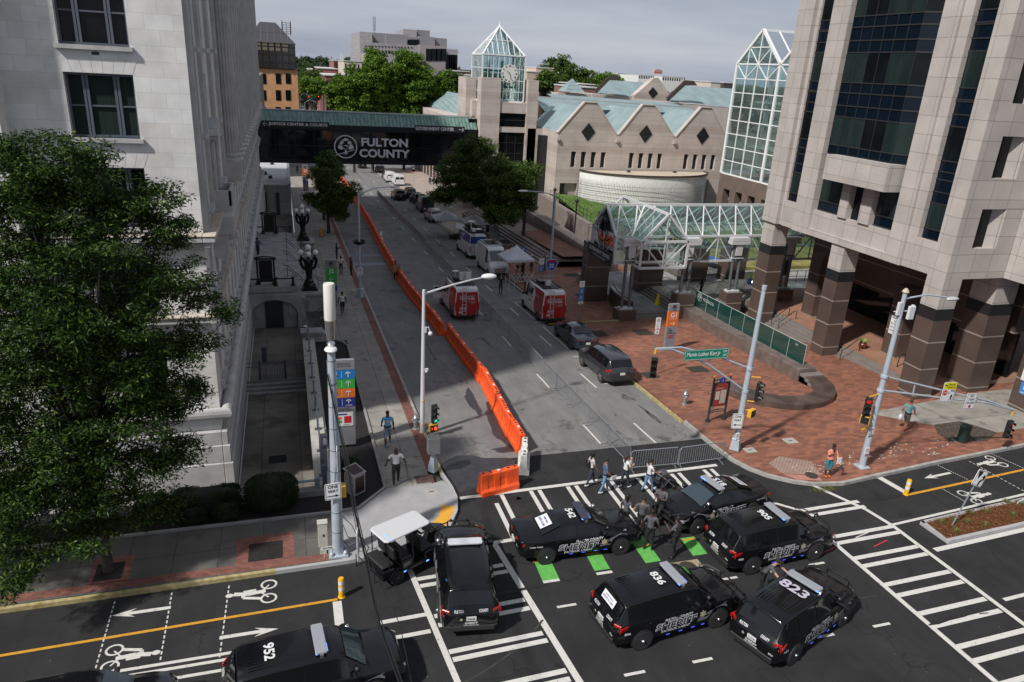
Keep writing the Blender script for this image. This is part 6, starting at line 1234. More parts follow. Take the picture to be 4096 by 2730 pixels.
HILLM=mat('wooded_hill',(.018,.034,.014),.95,var=.5,scale=.03,bump=1.,bscale=.2,col2=(.035,.055,.022))
def ridge(x0,x1,y,zf,seed,n=90):
 b=MB();r=random.Random(seed);vs=[];fs=[]
 for i in range(n+1):
  x=lerp(x0,x1,i/n);z=zf(x)+3*sin(i*.7+seed)+2*sin(i*1.9)+r.uniform(-1,1);vs+=[(x,y-60,-18),(x,y-20,lerp(-16,z,.6)),(x,y,z),(x,y+60,-20)]
 for i in range(n):
  for k in range(3):fs.append((4*i+k,4*i+4+k,4*i+5+k,4*i+1+k))
 b.add(vs,fs);return b.build('hills',HILLM,kind='structure',sm=1,rc=0)
ridge(-300,260,1150,lambda x:14+6*sin(x*.012),1);ridge(-600,1500,2000,lambda x:11+4*sin(x*.006),2);ridge(200,1500,1500,lambda x:4+3*sin(x*.01),3);ridge(-200,120,620,lambda x:2-.03*x,4)
cs=[];r=random.Random(99)
for y,x0,x1,zc,n_,s_ in((600,-60,62,3,230,7),(520,150,330,2,260,5),(700,230,420,4,260,7),(900,-60,120,8,240,9),(1140,-150,240,14,260,11),(1480,240,1250,5,420,11),(560,90,330,-9,300,6)):
 for _ in range(n_):x=r.uniform(x0,x1);cs.append((x,y+r.uniform(-60,40),zc+r.uniform(-8,3)-abs(r.gauss(0,2))+3*sin(x*.03)))
leaves('distant_woods',cs,60,8.0,3.2,1.2,leafmat('far_leaf',[(.016,.032,.014),(.03,.055,.02),(.05,.08,.03)]),None,.55,.1,3,kind='stuff')
def hedge(name,lab,x0,y0,x1,y1,z0,z1,rd,n,grp=None):
 t=thing(name,lab,'hedge',((x0+x1)/2,(y0+y1)/2,z0),0,grp);b=MB();cx,cy,hx,hy=(x0+x1)/2,(y0+y1)/2,(x1-x0)/2,(y1-y0)/2
 vs=[];fs=[];N1,N2=22,9
 sp=lambda c,e:(abs(c)**e)*(1 if c>=0 else-1)
 for j in range(N2+1):
  ph=-pi/2+pi*j/N2
  for i in range(N1):
   a=2*pi*i/N1;vs.append((cx+hx*.94*sp(cos(ph),rd)*sp(cos(a),rd),cy+hy*.94*sp(cos(ph),rd)*sp(sin(a),rd),(z0+z1)/2+(z1-z0)/2*.96*sp(sin(ph),rd)))
 for j in range(N2):
  for i in range(N1):fs.append((j*N1+i,j*N1+(i+1)%N1,(j+1)*N1+(i+1)%N1,(j+1)*N1+i))
 b.add(vs,fs);b.build('foliage_mass',mat('hedge_inner',(.006,.013,.005),.95,bump=1.,bscale=20,scale=5),t,w=1,sm=1)
 rr=np.random.default_rng(int(abs(cx)*100)+n);ph=np.arcsin(rr.uniform(-.5,1,n));a=rr.uniform(0,2*pi,n);S_=lambda c,e:np.sign(c)*np.abs(c)**e
 P=np.stack([cx+hx*S_(np.cos(ph),rd)*S_(np.cos(a),rd),cy+hy*S_(np.cos(ph),rd)*S_(np.sin(a),rd),(z0+z1)/2+(z1-z0)/2*S_(np.sin(ph),rd)],1)
 leaves('leaves',P,5,.05,.05,.017,L_HED,t,1,-.2,n);return t
hedge('round_hedge','large rounded clipped hedge at the corner of the planting bed',-2.3,26.55,-.2,28.3,.12,1.35,.7,2600);hedge('clipped_hedge','long flat-topped clipped hedge along the grey pipe railing',-5.0,27.0,-2.45,27.95,.12,1.1,.35,2200)
hedge('clipped_hedge','short clipped hedge at the left end beside the tree trunk',-6.3,27.0,-5.2,27.9,.12,1.05,.45,1000);hedge('round_hedge','small round hedge in front of the long clipped hedge, left one',-4.6,26.4,-3.7,27.1,.1,.75,.6,700);hedge('round_hedge','small round hedge in front of the long clipped hedge, right one',-3.45,26.4,-2.5,27.1,.1,.8,.6,700)
hedge('round_hedge','small olive green round shrub beside the stone drinking pedestal',1.75,28.9,2.5,29.8,.1,.75,.75,800)
#vehicles
CGL=mat('car_glass_black',(.004,.005,.006),.05,spec=.6);CGLB=mat('windscreen_blue_grey',(.030,.045,.055),.05,spec=.9)
TRIM=mat('black_plastic',(.014,.014,.015),.6);PBLK=mat('patrol_black_paint',(.0045,.0048,.0062),.22,coat=.22,spec=.35);PGRY=mat('stripe_silver',(.20,.20,.23),.35,.4);LENS=mat('clear_lens',(.45,.45,.47),.15,.3)
AMB=mat('amber_lens',(.6,.2,.02),.3);BLUEL=mat('blue_flasher',(.05,.12,.9),.3,emit=(.15,.35,1.),es=1.6);LBAR=mat('lightbar_grey',(.26,.27,.30),.3);HUB=mat('steel_hub',(.22,.22,.23),.3,.8);PLATE=mat('number_plate',(.55,.55,.53),.5);GOLD=mat('star_badge',(.42,.38,.28),.4,.3)
def expl():
 return dict(L=5.05,wb=3.03,wr=.375,hw=1.0,st=[(-2.56,.55,.92,.98,.74,.70,.60),(-2.50,.42,1.02,1.07,.88,.82,.72),(-2.40,.36,1.10,1.18,.93,.88,.76),(-2.12,.32,1.12,1.68,.97,.90,.70),(-1.95,.30,1.12,1.74,.985,.91,.71),(-1.2,.28,1.11,1.79,1.0,.92,.72),(-.2,.28,1.10,1.80,1.0,.92,.72),(.45,.28,1.09,1.76,1.0,.92,.70),(.70,.28,1.085,1.71,1.0,.92,.68),(1.42,.28,1.07,1.15,1.0,.91,.80),(1.9,.28,1.05,1.12,.995,.90,.78),(2.25,.32,1.00,1.06,.96,.86,.72),(2.42,.36,.90,.96,.90,.80,.62),(2.49,.45,.78,.82,.82,.72,.5)],side=[(-2.05,-1.45),(-1.38,-.45),(-.38,1.05)],ws=(1.36,.74),rw=(-2.39,-2.14),roofx=(-1.95,.45))
def charger():
 return dict(L=5.04,wb=3.05,wr=.35,hw=.95,st=[(-2.58,.5,.88,.92,.66,.62,.5),(-2.50,.36,1.0,1.05,.80,.76,.66),(-2.35,.30,1.03,1.09,.88,.82,.70),(-1.72,.27,1.03,1.11,.93,.85,.70),(-.86,.25,1.02,1.43,.95,.84,.60),(-.35,.24,1.01,1.48,.95,.84,.60),(.15,.24,1.0,1.475,.95,.84,.60),(.42,.24,.99,1.44,.95,.84,.59),(1.28,.25,.96,1.03,.95,.84,.72),(1.8,.26,.93,1.0,.94,.83,.70),(2.2,.30,.87,.93,.90,.80,.66),(2.42,.34,.74,.80,.82,.74,.55),(2.48,.42,.62,.66,.72,.66,.5)],side=[(-1.15,-.35),(-.28,.85)],ws=(1.24,.46),rw=(-1.68,-.90),roofx=(-.8,.35))
def sedan():
 q=charger();return q
def van(L=5.95,Hh=2.62,nose=1):
 k=L/5.95
 return dict(L=L,wb=3.75*k,wr=.36,hw=1.03,st=[(-3.0*k,.42,1.35,Hh-.25,.96,.95,.84),(-2.95*k,.36,1.35,Hh-.06,1.0,.99,.88),(-2.6*k,.33,1.35,Hh,1.03,1.0,.88),(0,.32,1.34,Hh,1.03,1.0,.88),(.9,.32,1.33,Hh-.03,1.03,1.0,.86),(1.25,.32,1.33,Hh-.22,1.03,.99,.82),(2.05,.32,1.26,1.36,1.03,.96,.80),(2.6,.34,1.08,1.16,1.0,.90,.72),(2.82,.36,.95,1.0,.92,.82,.6),(2.9,.45,.8,.84,.82,.7,.5)],side=[(.75,1.72)],ws=(2.0,1.29),rw=None,roofx=(-2.6,.9))
def minivan_old():
 q=van(5.6,2.05);return q
def car(name,label,kind,paint,x,y,rz,cat='car',group=None,lower=None,flip=0,ribs=0,glass=None,wheel='steel',mirrors=1,dz=0.,skip=()):
 K_=kind;t=thing(name,label,cat,(x,y,gz(y)+.012+dz),rz,group);t.rotation_euler=(math.atan(-.045)*sin(rz)*-1 if False else 0,0,rz)
 if y>27:
  sl=-.045;t.rotation_euler=Matrix.Rotation(rz,3,'Z').to_euler();n_=Vector((0,.045,1)).normalized();q_=Vector((0,0,1)).rotation_difference(n_);t.rotation_euler=(q_.to_matrix()@Matrix.Rotation(rz,3,'Z')).to_euler()
 st=K_['st'];glass=glass or CGL
 def sec(s):
  x_,zb,zl,zt,wm,wl,wt=s;e=min(.07,(zt-zl)*.5)
  return[(0,zb),(wm-.10,zb),(wm-.01,zb+.10),(wm,(zb+zl)*.5),(lerp(wm,wl,.45),zl-.10),(wl,zl),(wt,zt-e),(wt-.13,zt-.0),(0,zt+.025)]
 ns=9;b=MB();vs=[]
 for s in st:
  h=sec(s);vs+=[(s[0],y_,z_)for y_,z_ in h]+[(s[0],-y_,z_)for y_,z_ in h[-2:0:-1]]
 m_=16;fs=[]
 for i in range(len(st)-1):
  for k in range(m_):fs.append((i*m_+k,i*m_+(k+1)%m_,(i+1)*m_+(k+1)%m_,(i+1)*m_+k))
 fs+=[tuple(range(m_))[::-1],tuple(range((len(st)-1)*m_,len(st)*m_))]
 mi=0;b.add(vs,fs,0)
 body=b.build('body',paint,t,sm=1,angle=32,bevel=.022,segs=2)
 def sidey(x_,z_):
  zb,zl,zt,wm,wl,wt=[interp(st,x_,j)for j in range(1,7)]
  e=min(.07,(zt-zl)*.5);P=[(zb+.10,wm-.01),((zb+zl)*.5,wm),(zl-.10,lerp(wm,wl,.45)),(zl,wl),(zt-e,wt)]
  return interp(P,z_,1)
 def top(x_):return interp(st,x_,3)
 wbx=K_['wb']/2
 sg=lambda s:'glass'
 for sgn in(-1,1):
  for(a,c)in K_['side']:
   q=MB();n=6;vs=[];fs=[]
   for i in range(n+1):
    x_=lerp(a,c,i/n);zl,zt=interp(st,x_,2)+.035,min(top(x_)-.10,top(lerp(a,c,.5))+.2)
    if zt<zl+.02:zt=zl+.02
    for f_ in(0,.5,1):z_=lerp(zl,zt,f_);vs.append((x_,sgn*(sidey(x_,z_)+.012),z_))
   for i in range(n):
    for k in range(2):fs.append((3*i+k,3*i+k+1,3*i+4+k,3*i+3+k))
   q.add(vs,fs);q.build('side_window',glass,t,sm=1,rc=0)
 def toppatch(nm,xa,xb,m2,inset=.10,wf=.93,off=.016):
  q=MB();vs=[];fs=[];n=4
  for i in range(n+1):
   x_=lerp(xa,xb,i/n);z_=top(x_);zb_,zl,_,_,wl,wt=[interp(st,x_,j)for j in range(1,7)]
   w_=wt*wf;sl_=(top(xb)-top(xa))/(xb-xa);nn=Vector((-sl_,0,1)).normalized()*off*(1.6)
   for f_ in(-1,-.6,0,.6,1):vs.append((x_+nn.x,f_*w_,z_+(.022*(1-f_*f_))+nn.z-(.018 if abs(f_)==1 else 0)))
  for i in range(n):
   for k in range(4):fs.append((5*i+k,5*i+k+1,5*i+6+k,5*i+5+k))
  q.add(vs,fs);return q.build(nm,m2,t,sm=1,rc=0)
 toppatch('windscreen',K_['ws'][0]-.04,K_['ws'][1]+.03,glass if paint is PBLK else CGLB if glass is CGL else glass)
 if K_['rw']:toppatch('rear_window',K_['rw'][0]+.02,K_['rw'][1]-.01,glass,wf=.94,off=.02)
 wr=K_['wr'];hw=K_['hw']
 for sx_ in(-1,1):
  for sy_ in(-1,1):
   yy=sy_*(hw-.10);xx=sx_*wbx
   a_=MB();a_.lathe([(wr+.035,-.10),(wr+.035,.104),(.01,.104)],24,(xx,sy_*(hw-.10),wr+.02),0,'y')if sy_>0 else a_.lathe([(wr+.035,.10),(wr+.035,-.104),(.01,-.104)],24,(xx,sy_*(hw-.10),wr+.02),0,'y')
   a_.build('wheel_arch',TRIM,t)
   w_=MB();w_.lathe([(wr*.62,-.12),(wr*.95,-.12),(wr,-.08),(wr,.08),(wr*.95,.12),(wr*.62,.12)],24,(xx,yy,wr),0,'y');tw_=w_.build('wheel',RUB,t,sm=1,angle=50)
   o_=sy_*.10;w_=MB()
   if wheel=='steel':
    w_.lathe([(wr*.64,0),(wr*.60,sy_*.02),(wr*.50,-sy_*.02),(wr*.2,sy_*.01),(.02,sy_*.012)],20,(xx,yy+o_+sy_*.005,wr),0,'y')
    w_.build('rim',TRIM if paint is PBLK else HUB,tw_,sm=1);w_=MB();w_.sphere((xx,yy+o_+sy_*.025,wr),.06,10,6);w_.build('hub_cap',CHR,tw_,sm=1)
   else:
    w_.lathe([(wr*.66,0),(wr*.60,sy_*.02),(wr*.60,-sy_*.03),(.02,-sy_*.03)],20,(xx,yy+o_,wr),0,'y',);w_.build('rim',TRIM,tw_)
    w_=MB()
    for k in range(5):
     for d_ in(-.16,.16):a2=2*pi*k/5+d_;w_.beam((xx,yy+o_+sy_*.012,wr),(xx+wr*.62*cos(a2),yy+o_+sy_*.012,wr+wr*.62*sin(a2)),.035,.03,up=(0,1,0))
    w_.lathe([(wr*.68,0),(wr*.62,sy_*.02),(wr*.60,0)],24,(xx,yy+o_,wr),0,'y');w_.build('spokes',HUB if wheel=='alloy'else CHR,tw_)
 fx=st[-1][0];rx_=st[0][0]
 if K_['L']<5.2:
  suv=K_['st'][5][3]>1.6
  for sy_ in(-1,1):
   q=MB();q.add([(fx-.30,sy_*.86,.80 if suv else .66),(fx-.03,sy_*.62,.80 if suv else .66),(fx-.05,sy_*.60,.93 if suv else .77),(fx-.30,sy_*.85,.95 if suv else .80)],[(0,1,2,3)]);q.map(lambda v:v+Vector((.05,sy_*.045,.0)));q.build('headlight',LENS,t,rc=0)
   q=MB()
   if suv:
    q.obox((0,0,0),(.05,.26,.30),M=Matrix.Translation((rx_+.13,sy_*.82,.98))@Matrix.Rotation(sy_*R(-32),4,'Z'))
    q.obox((0,0,0),(.42,.04,.13),M=Matrix.Translation((rx_+.36,sy_*.935,1.0))@Matrix.Rotation(sy_*R(-10),4,'Z'))
   else:q.obox((0,0,0),(.05,.50,.13),M=Matrix.Translation((rx_+.06,sy_*.52,.90))@Matrix.Rotation(sy_*R(-12),4,'Z'));q.obox((0,0,0),(.20,.04,.11),M=Matrix.Translation((rx_+.20,sy_*.83,.90))@Matrix.Rotation(sy_*R(-24),4,'Z'))
   q.build('tail_light',REDL,t,bevel=.01)
   if suv:q=MB();q.obox((0,0,0),(.05,.14,.12),M=Matrix.Translation((rx_+.10,sy_*.82,.90))@Matrix.Rotation(sy_*R(-32),4,'Z'));q.build('reversing_light',LENS,t)
  q=MB();q.box(rx_-.03,-.16,.78 if suv else .62,rx_-.01+.02,.16,.93 if suv else .77);q.build('number_plate',PLATE,t)
  q=MB();q.box(fx-.02,-.45,.50,fx+.03,.45,.78 if suv else .62);q.build('grille',TRIM,t)
  if suv:q=MB();q.box(rx_-.02,-.78,.36,rx_+.12,.78,.58);q.build('bumper',TRIM,t,bevel=.03)
 if mirrors:
  mx=K_['side'][-1][1]-.10
  for sy_ in(-1,1):q=MB();q.obox((mx,sy_*(sidey(mx,interp(st,mx,2)+.04)+.13),interp(st,mx,2)+.10),(.13,.24,.16));q.build('mirror',paint if paint is PBLK else TRIM,t,bevel=.03)
 for sy_ in(-1,1):
  for a,c in K_['side'][-2:]:
   zz=interp(st,a,2)-.13;q=MB();q.box(a+.05,sy_*(sidey(a+.1,zz)+.005),zz,a+.24,sy_*(sidey(a+.1,zz)+.035),zz+.035);q.build('door_handle',paint,t,bevel=.008)
 q=MB()
 for sy_ in(-1,1):
  for x_ in{round(v,2)for s_ in K_['side']for v in(s_[0]-.03,s_[1]+.03)}:
   if abs(x_)<2.0:
    for i in range(6):
     z0=.38+i*(interp(st,x_,2)-.40)/6;z1=.38+(i+1)*(interp(st,x_,2)-.40)/6;q.add([(x_-.006,sy_*(sidey(x_,z0)+.003),z0),(x_+.006,sy_*(sidey(x_,z0)+.003),z0),(x_+.006,sy_*(sidey(x_,z1)+.003),z1),(x_-.006,sy_*(sidey(x_,z1)+.003),z1)],[(0,1,2,3)])
 q.build('door_gaps',BLACK,t,rc=0)
 if ribs:
  q=MB()
  for k in range(-5,6):
   y_=k*.105;q.add([(xx_,y_+e,top(xx_)+.022*(1-(y_/.7)**2)+h_)for xx_,e,h_ in((-1.85,-.018,.0),(-1.85,.018,.0),(.15,.018,.0),(.15,-.018,.0),(-1.7,-.012,.018),(-1.7,.012,.018),(.05,.012,.018),(.05,-.012,.018))],[(4,5,6,7),(0,1,5,4),(1,2,6,5),(2,3,7,6),(3,0,4,7)])
  q.build('roof_ribs',paint,t)
 t_=dict(sidey=sidey,top=top,st=st,fx=fx,rx=rx_)
 return t,t_
def sidetext(t,I,sgn,s,xc,zc,w_,h_,m,bold=.02,shear=.18,nm='side_lettering',off=.012):
 b=MB();d=-sgn;b.text(s,(0,0,0),(1,0,0),(0,0,1),h_,0,bold,width=w_,height=h_,shear=shear)
 b.v=[(xc+x*d*1.0,sgn*(I['sidey'](xc+x*d,zc+z)+off),zc+z)for x,y,z in b.v];return b.build(nm,m,t,rc=0)
def rooftext(t,I,s,xc,yc,w_,h_,m,nm='roof_number',rot=1):
 b=MB();b.text(s,(0,0,0),(1,0,0),(0,1,0),h_,0,.03,width=w_,height=h_)
 b.v=[(xc+y*rot,yc-x*rot,I['top'](xc+y*rot)+.048)for x,y,z in b.v];return b.build(nm,m,t,rc=0)
WTX=mat('decal_white',(.60,.60,.60),.5);WT2=mat('decal_grey_lilac',(.42,.40,.47),.5);DGR=mat('decal_outline',(.55,.55,.57),.5)
def stripe(t,I,sgn,xa,xb,xf):
 b=MB();n=14;vs=[];fs=[];wr_=.52;wx=xf
 for i in range(n+1):
  f=i/n;x=lerp(xa,xb,f);z0=lerp(.52,.60,f);z1=lerp(.66,1.0,f**.8)
  z0=max(z0,.38+math.sqrt(max(0,wr_**2-(x-wx)**2)))if abs(x-wx)<wr_ else z0
  z0=min(z0,z1-.01);vs+=[(x,sgn*(I['sidey'](x,z0)+.007),z0),(x,sgn*(I['sidey'](x,z1)+.007),z1)]
 for i in range(n):fs.append((2*i,2*i+1,2*i+3,2*i+2))
 b.add(vs,fs);b.build('side_stripe',PGRY,t,rc=0)
def star(t,I,sgn,x,z,r):
 b=MB();pts=[(r*(1 if k%2==0 else .6)*cos(pi/2+k*pi/6),r*(1 if k%2==0 else .6)*sin(pi/2+k*pi/6))for k in range(12)]
 b.add([(x+a,sgn*(I['sidey'](x+a,z+c)+.016),z+c)for a,c in pts],[tuple(range(12))]);b.build('star_badge',GOLD,t,rc=0)
def lightbar(t,I,xc,blue=1,m=LBAR,z=None):
 z=z or I['top'](xc)+.07;b=MB();L=.60
 b.prism([(-.15,-L),(.15,-L),(.17,-L+.12),(.17,L-.12),(.15,L),(-.15,L),(-.17,L-.12),(-.17,-L+.12)],0,.075,0,Matrix.Translation((xc,0,z)));o=b.build('light_bar',m,t,bevel=.02,segs=2)
 for s in(-1,1):b=MB();b.box(xc-.05,s*.57,z-.10,xc+.05,s*.64,z+.01);b.build('bar_foot',CHR,o)
 if blue:b=MB();[b.box(xc-.165,s*L-.05*(1 if s>0 else-1)-.05,z+.015,xc-.12,s*L-.05*(1 if s>0 else-1)+.05,z+.05)for s in(-1,)];b.box(xc+.165,-L+.05,z+.02,xc+.178,-L+.35,z+.06);b.build('blue_flasher',BLUEL,o)
def pushbar(t,I,suv=1):
 fx=I['fx'];b=MB();h=1.02 if suv else .85
 b.path([(fx+.12,-.42,.42),(fx+.14,-.42,h),(fx+.12,-.38,h+.03),(fx+.12,.38,h+.03),(fx+.14,.42,h),(fx+.12,.42,.42)],.03,6);b.path([(fx+.12,-.42,.6),(fx+.12,.42,.6)],.025,6)
 for s in(-1,1):b.path([(fx+.12,s*.42,.62),(fx+.02,s*.85,.66),(fx-.35,s*1.0,.9),(fx-.45,s*.96,1.06),(fx-.2,s*.78,1.10),(fx+.08,s*.42,h)],.024,6)
 for s in(-1,1):b.lathe([(.055,0),(.06,.05),(.03,.10)],8,(fx+.1,s*.3,h+.02))
 b.build('push_bumper',BLACK,t,sm=1)
def spotlight(t,I,sgn=1):
 a=I['ws']if 'ws'in I else None;x=1.05 if I['st'][5][3]>1.6 else .95;z=interp(I['st'],x,2)+.22;y=sgn*(I['sidey'](x,z)+.10);b=MB();b.sphere((x,y,z),.085,10,6);b.path([(x-.1,y-sgn*.1,z-.08),(x,y,z)],.02,5);b.build('spotlight',CHR if sgn>0 else BLACK,t,sm=1)
def sheriff(label,kind,x,y,rz,num,glassw=None,nm='sheriff_suv',suv=1,numm=None,sign=None,barm=LBAR,push=1,pl=None,nx=None,blue=1,rot=1,big=1.):
 t,I=car(nm,label,kind,PBLK,x,y,rz,'police car','sheriff patrol cars parked in the junction',ribs=suv)
 for sgn in(-1,1):
  xf=kind['wb']/2;k=1 if suv else 1
  stripe(t,I,sgn,.62,xf+.30 if suv else xf+.25,xf)
  zt_=.74 if suv else .665;kw=textgeo('SHERIFF',.008)[2]/textgeo('SHERIFF',.055)[2];kh=textgeo('SHERIFF',.008)[3]/textgeo('SHERIFF',.055)[3]
  sidetext(t,I,sgn,'FULTON COUNTY',-.15 if suv else .2,zt_+.20,1.1,.095,WTX,.03);sidetext(t,I,sgn,'SHERIFF',-.25,zt_,1.62,.27,DGR,.055,.22);sidetext(t,I,sgn,'SHERIFF',-.25,zt_,1.62*kw,.27*kh,BLK,.008,.22*kh,off=.019);sidetext(t,I,sgn,'PATRICK LABAT',-.25,zt_-.21,1.15,.095,WTX,.03)
  star(t,I,sgn,.80,.80 if suv else .70,.15)
  if not suv:sidetext(t,I,sgn,'THINK TWICE',-1.95,.80,.5,.06,WTX)
  if suv:sidetext(t,I,sgn,num[:3]if num else 'A000',-2.12,.80,.22,.08,WTX)
 if num:rooftext(t,I,num,nx or(-.48 if suv else-.32),0,(.66 if suv else .64)*big,(.30 if suv else .29)*big,numm or WTX,rot=rot)
 if glassw:
  for ch in t.children:
   if ch.name.startswith('windscreen'):ch.data.materials[0]=glassw
 lightbar(t,I,.12 if suv else .10,blue,barm)
 if push:pushbar(t,I,suv)
 spotlight(t,I,1);spotlight(t,I,-1)
 if sign:
  b=MB();xa,xb=(-1.62,-1.15)if not suv else(-2.33,-2.19)
  f=lambda x_,y_,e:(x_-(0.07 if suv else .03),y_,I['top'](x_)+.075+e)
  b.add([f(xa,.36,0),f(xa,-.36,0),f(xb,-.36,0),f(xb,.36,0)],[(0,1,2,3)],0)
  for s,q,h_,w_ in(('THINK TWICE',.70,.14,.45),('SAVE A LIFE',.35,.2,.6)):
   m2=MB();m2.text(s,(0,0,0),(1,0,0),(0,1,0),1,0,.02,width=w_,height=1);b.add([(lambda u:(u[0]-(.015 if suv else 0),u[1],u[2]))(f(lerp(xa,xb,q+v[1]*h_),-v[0],.012))for v in m2.v],m2.f,1)
  b.build('rear_window_sign',[SGW,mat('sign_navy_text',(.04,.06,.25),.5)],t,rc=0)
 rx_=I['rx']
 def rt(s,yc,zc,w_,h_,m=WTX,nm='rear_lettering'):
  b=MB();b.text(s,(0,0,0),(1,0,0),(0,1,0),h_,0,.02,width=w_,height=h_)
  def xr(z):
   prev=st_[0]
   for s_ in st_:
    if s_[3]>=z:
     if s_ is st_[0]:return s_[0]
     return lerp(prev[0],s_[0],(z-prev[3])/(s_[3]-prev[3]+1e-6))
    prev=s_
   return st_[0][0]
  st_=I['st'];b.v=[(xr(zc+v[1])-.03,yc-v[0],zc+v[1])for v in b.v];b.build(nm,m,t,rc=0)
 if suv:
  rt('FULTON',.40,1.10,.30,.075);rt('COUNTY',-.40,1.10,.30,.075);rt('SHERIFF',0,.70,.42,.085);rt('WWW.FCSOGA.ORG',0,.615,.5,.04)
  b=MB();b.text((pl or 'GV 1234'),(rx_-.035,0,.855),(0,-1,0),(0,0,1),.07,0,.01,width=.24,height=.07);b.build('plate_number',BLK,t,rc=0)
  b=MB();b.add([(rx_-.02,.33+.06*(1 if k%2==0 else .6)*cos(k*pi/6+pi/2),.84+.06*(1 if k%2==0 else .6)*sin(k*pi/6+pi/2))for k in range(12)],[tuple(range(12))]);b.build('rear_star',GOLD,t,rc=0)
  if num:rt(num,-.72,.74,.16,.065)
 else:
  rt(num,-.55,.76,.16,.065)
 if blue:b=MB();[b.box(x_,-I['sidey'](x_,.36)-.01,.335,x_+.14,-I['sidey'](x_,.36)+.0,.355)for x_ in(-.6,-.1,.4,.8)];b.build('sill_flashers',mat('blue_glow_dim',(.02,.05,.4),.4,emit=(.1,.15,1.),es=.9),t)
 return t
E_SUV=expl();E_CH=charger()
def mid(rw,fw,hw,left=1):
 r,f=Vector((*rw,0)),Vector((*fw,0));d=(f-r).normalized();n=Vector((-d.y,d.x,0))if left else Vector((d.y,-d.x,0));c=(r+f)/2+n*hw;return c.x,c.y,math.atan2(d.y,d.x)
x,y,a=mid((10.31,16.58),(13.31,16.92),.93);sheriff('black sheriff SUV numbered 836 with a THINK TWICE sign in its rear window',E_SUV,x,y,a,'836',sign=1,pl='GV 14739')
x,y,a=mid((14.87,14.87),(17.69,15.95),.93);sheriff('black sheriff SUV numbered 823, nearest the camera, an officer leaning on it',E_SUV,x,y,a,'823',numm=WT2,pl='GV 4533M',big=1.5)
x,y,a=mid((16.17,19.14),(19.2,19.37),.93);sheriff('black sheriff SUV numbered 905 behind SUV 823',E_SUV,x,y,a,'905',pl='GV 9857')
sheriff('black sheriff SUV without roof number, seen from behind beside the golf cart',E_SUV,5.35,20.78,R(82),None,pl='GV6618R',barm=mat('lightbar_pale',(.5,.5,.54),.35),blue=0)
sheriff('black sheriff SUV numbered 952 at the bottom edge, ribbed roof and grey light bar',E_SUV,.10,17.30,R(5),'952',glassw=CGLB,nx=-1.25,push=0)
x,y,a=mid((8.71,21.42),(11.71,21.37),.88);sheriff('black sheriff sedan numbered 542 with blue lit roof bar and a rear window sign',E_CH,x,y,a,'542',nm='sheriff_sedan',suv=0,sign=1,barm=mat('lightbar_dark',(.03,.035,.05),.2),push=0)
d_=R(191);sheriff('black sheriff sedan numbered 815 facing left, an officer sitting on its bonnet',E_CH,16.75,23.08,d_,'815',nm='sheriff_sedan',suv=0,push=1,sign=1,glassw=CGLB)
DKG=mat('dark_grey_paint',(.022,.024,.028),.15,coat=.6,spec=.6);DKB=mat('dark_blue_grey_paint',(.017,.022,.032),.15,coat=.6,spec=.6);SILV=mat('silver_paint',(.36,.36,.35),.35,.15,coat=.3);BKP=mat('black_car_paint',(.008,.008,.010),.15,coat=.5);WHP=mat('white_van_paint',(.62,.62,.61),.25,coat=.4)
x,y,a=mid((18.24,38.28),(18.2,41.25),.93,False);car('parked_suv','dark grey crossover SUV parked at the right kerb, nearest the junction',E_SUV,DKG,x,y+.05,R(90.5),wheel='alloy2',glass=CGL)
x,y,a=mid((18.68,44.85),(18.82,47.85),.88,False);car('parked_sedan','dark blue grey sedan parked between the grey crossover and the red news van',E_CH,DKB,x-.02,y,R(89),wheel='alloy')
t,_=car('parked_truck','black pickup or large SUV cut off at the bottom left corner of the photo',E_SUV,BKP,-6.15,17.05,R(2),wheel='alloy')
E_SUB=dict(E_SUV)
for lab,xx,yy,rz_,p_ in(('silver SUV parked between the white canopy tents and the dark van',20.1,103.4,90,SILV),('black SUV parked at the kerb beyond the dark blue van',21.0,122.5,90,BKP),('black SUV double parked in the traffic lane',18.5,127.5,91,BKP),('black SUV parked ahead of the double parked one',20.9,130.2,90,BKP),('black SUV with its rear hatch open, parked behind the farthest one',21.2,163,90,BKP),('farthest black SUV, parked just under the covered bridge',21.3,176.5,90,BKP),('dark car under the left part of the bridge beside the barrier fence',18.2,188,90,BKP)):
 car('parked_suv',lab,E_SUV,p_,xx,yy,R(rz_),group='SUVs parked along the right kerb',wheel='alloy')
V1=van();V2=van(6.1,2.75);V3=van(5.6,2.35)
def vanrear(t,I,paint,glassm=None,lamps=1):
 rx_=I['rx']
 q=MB();q.box(rx_-.02,-.006,.45,rx_-.005,.006,I['st'][0][3]-.1);q.build('door_gap',BLACK,t)
 q=MB();q.box(rx_-.06,-.95,.30,rx_+.15,.95,.46);q.build('bumper',TRIM,t,bevel=.02)
 for s in(-1,1):q=MB();q.box(rx_-.025,s*.91-.06,.85,rx_+.02,s*.91+.06,1.45);q.build('tail_light',REDL,t)
 if glassm:
  for s in(-1,1):q=MB();q.box(rx_-.02,s*.44-.36,1.42,rx_-.008,s*.44+.36,I['st'][0][3]-.2);q.build('rear_window',glassm,t)
 q=MB();q.box(rx_-.03,.35,.62,rx_-.012,.65,.76);q.build('number_plate',PLATE,t)
def vannose(t,I,glossy=1):
 fx=I['fx'];q=MB();q.box(fx-.03,-.5,.55,fx+.02,.5,.86);q.box(fx-.05,-.75,.36,fx+.03,.75,.5);q.build('grille',TRIM,t,bevel=.01)
 for s in(-1,1):q=MB();q.obox((0,0,0),(.06,.30,.22),M=Matrix.Translation((fx-.06,s*.66,.86))@Matrix.Rotation(s*R(24),4,'Z'));q.build('headlight',LENS,t,bevel=.01)
RED=mat('news_van_red',(.36,.012,.015),.25,coat=.4);WHD=mat('dish_white',(.60,.60,.60),.4)
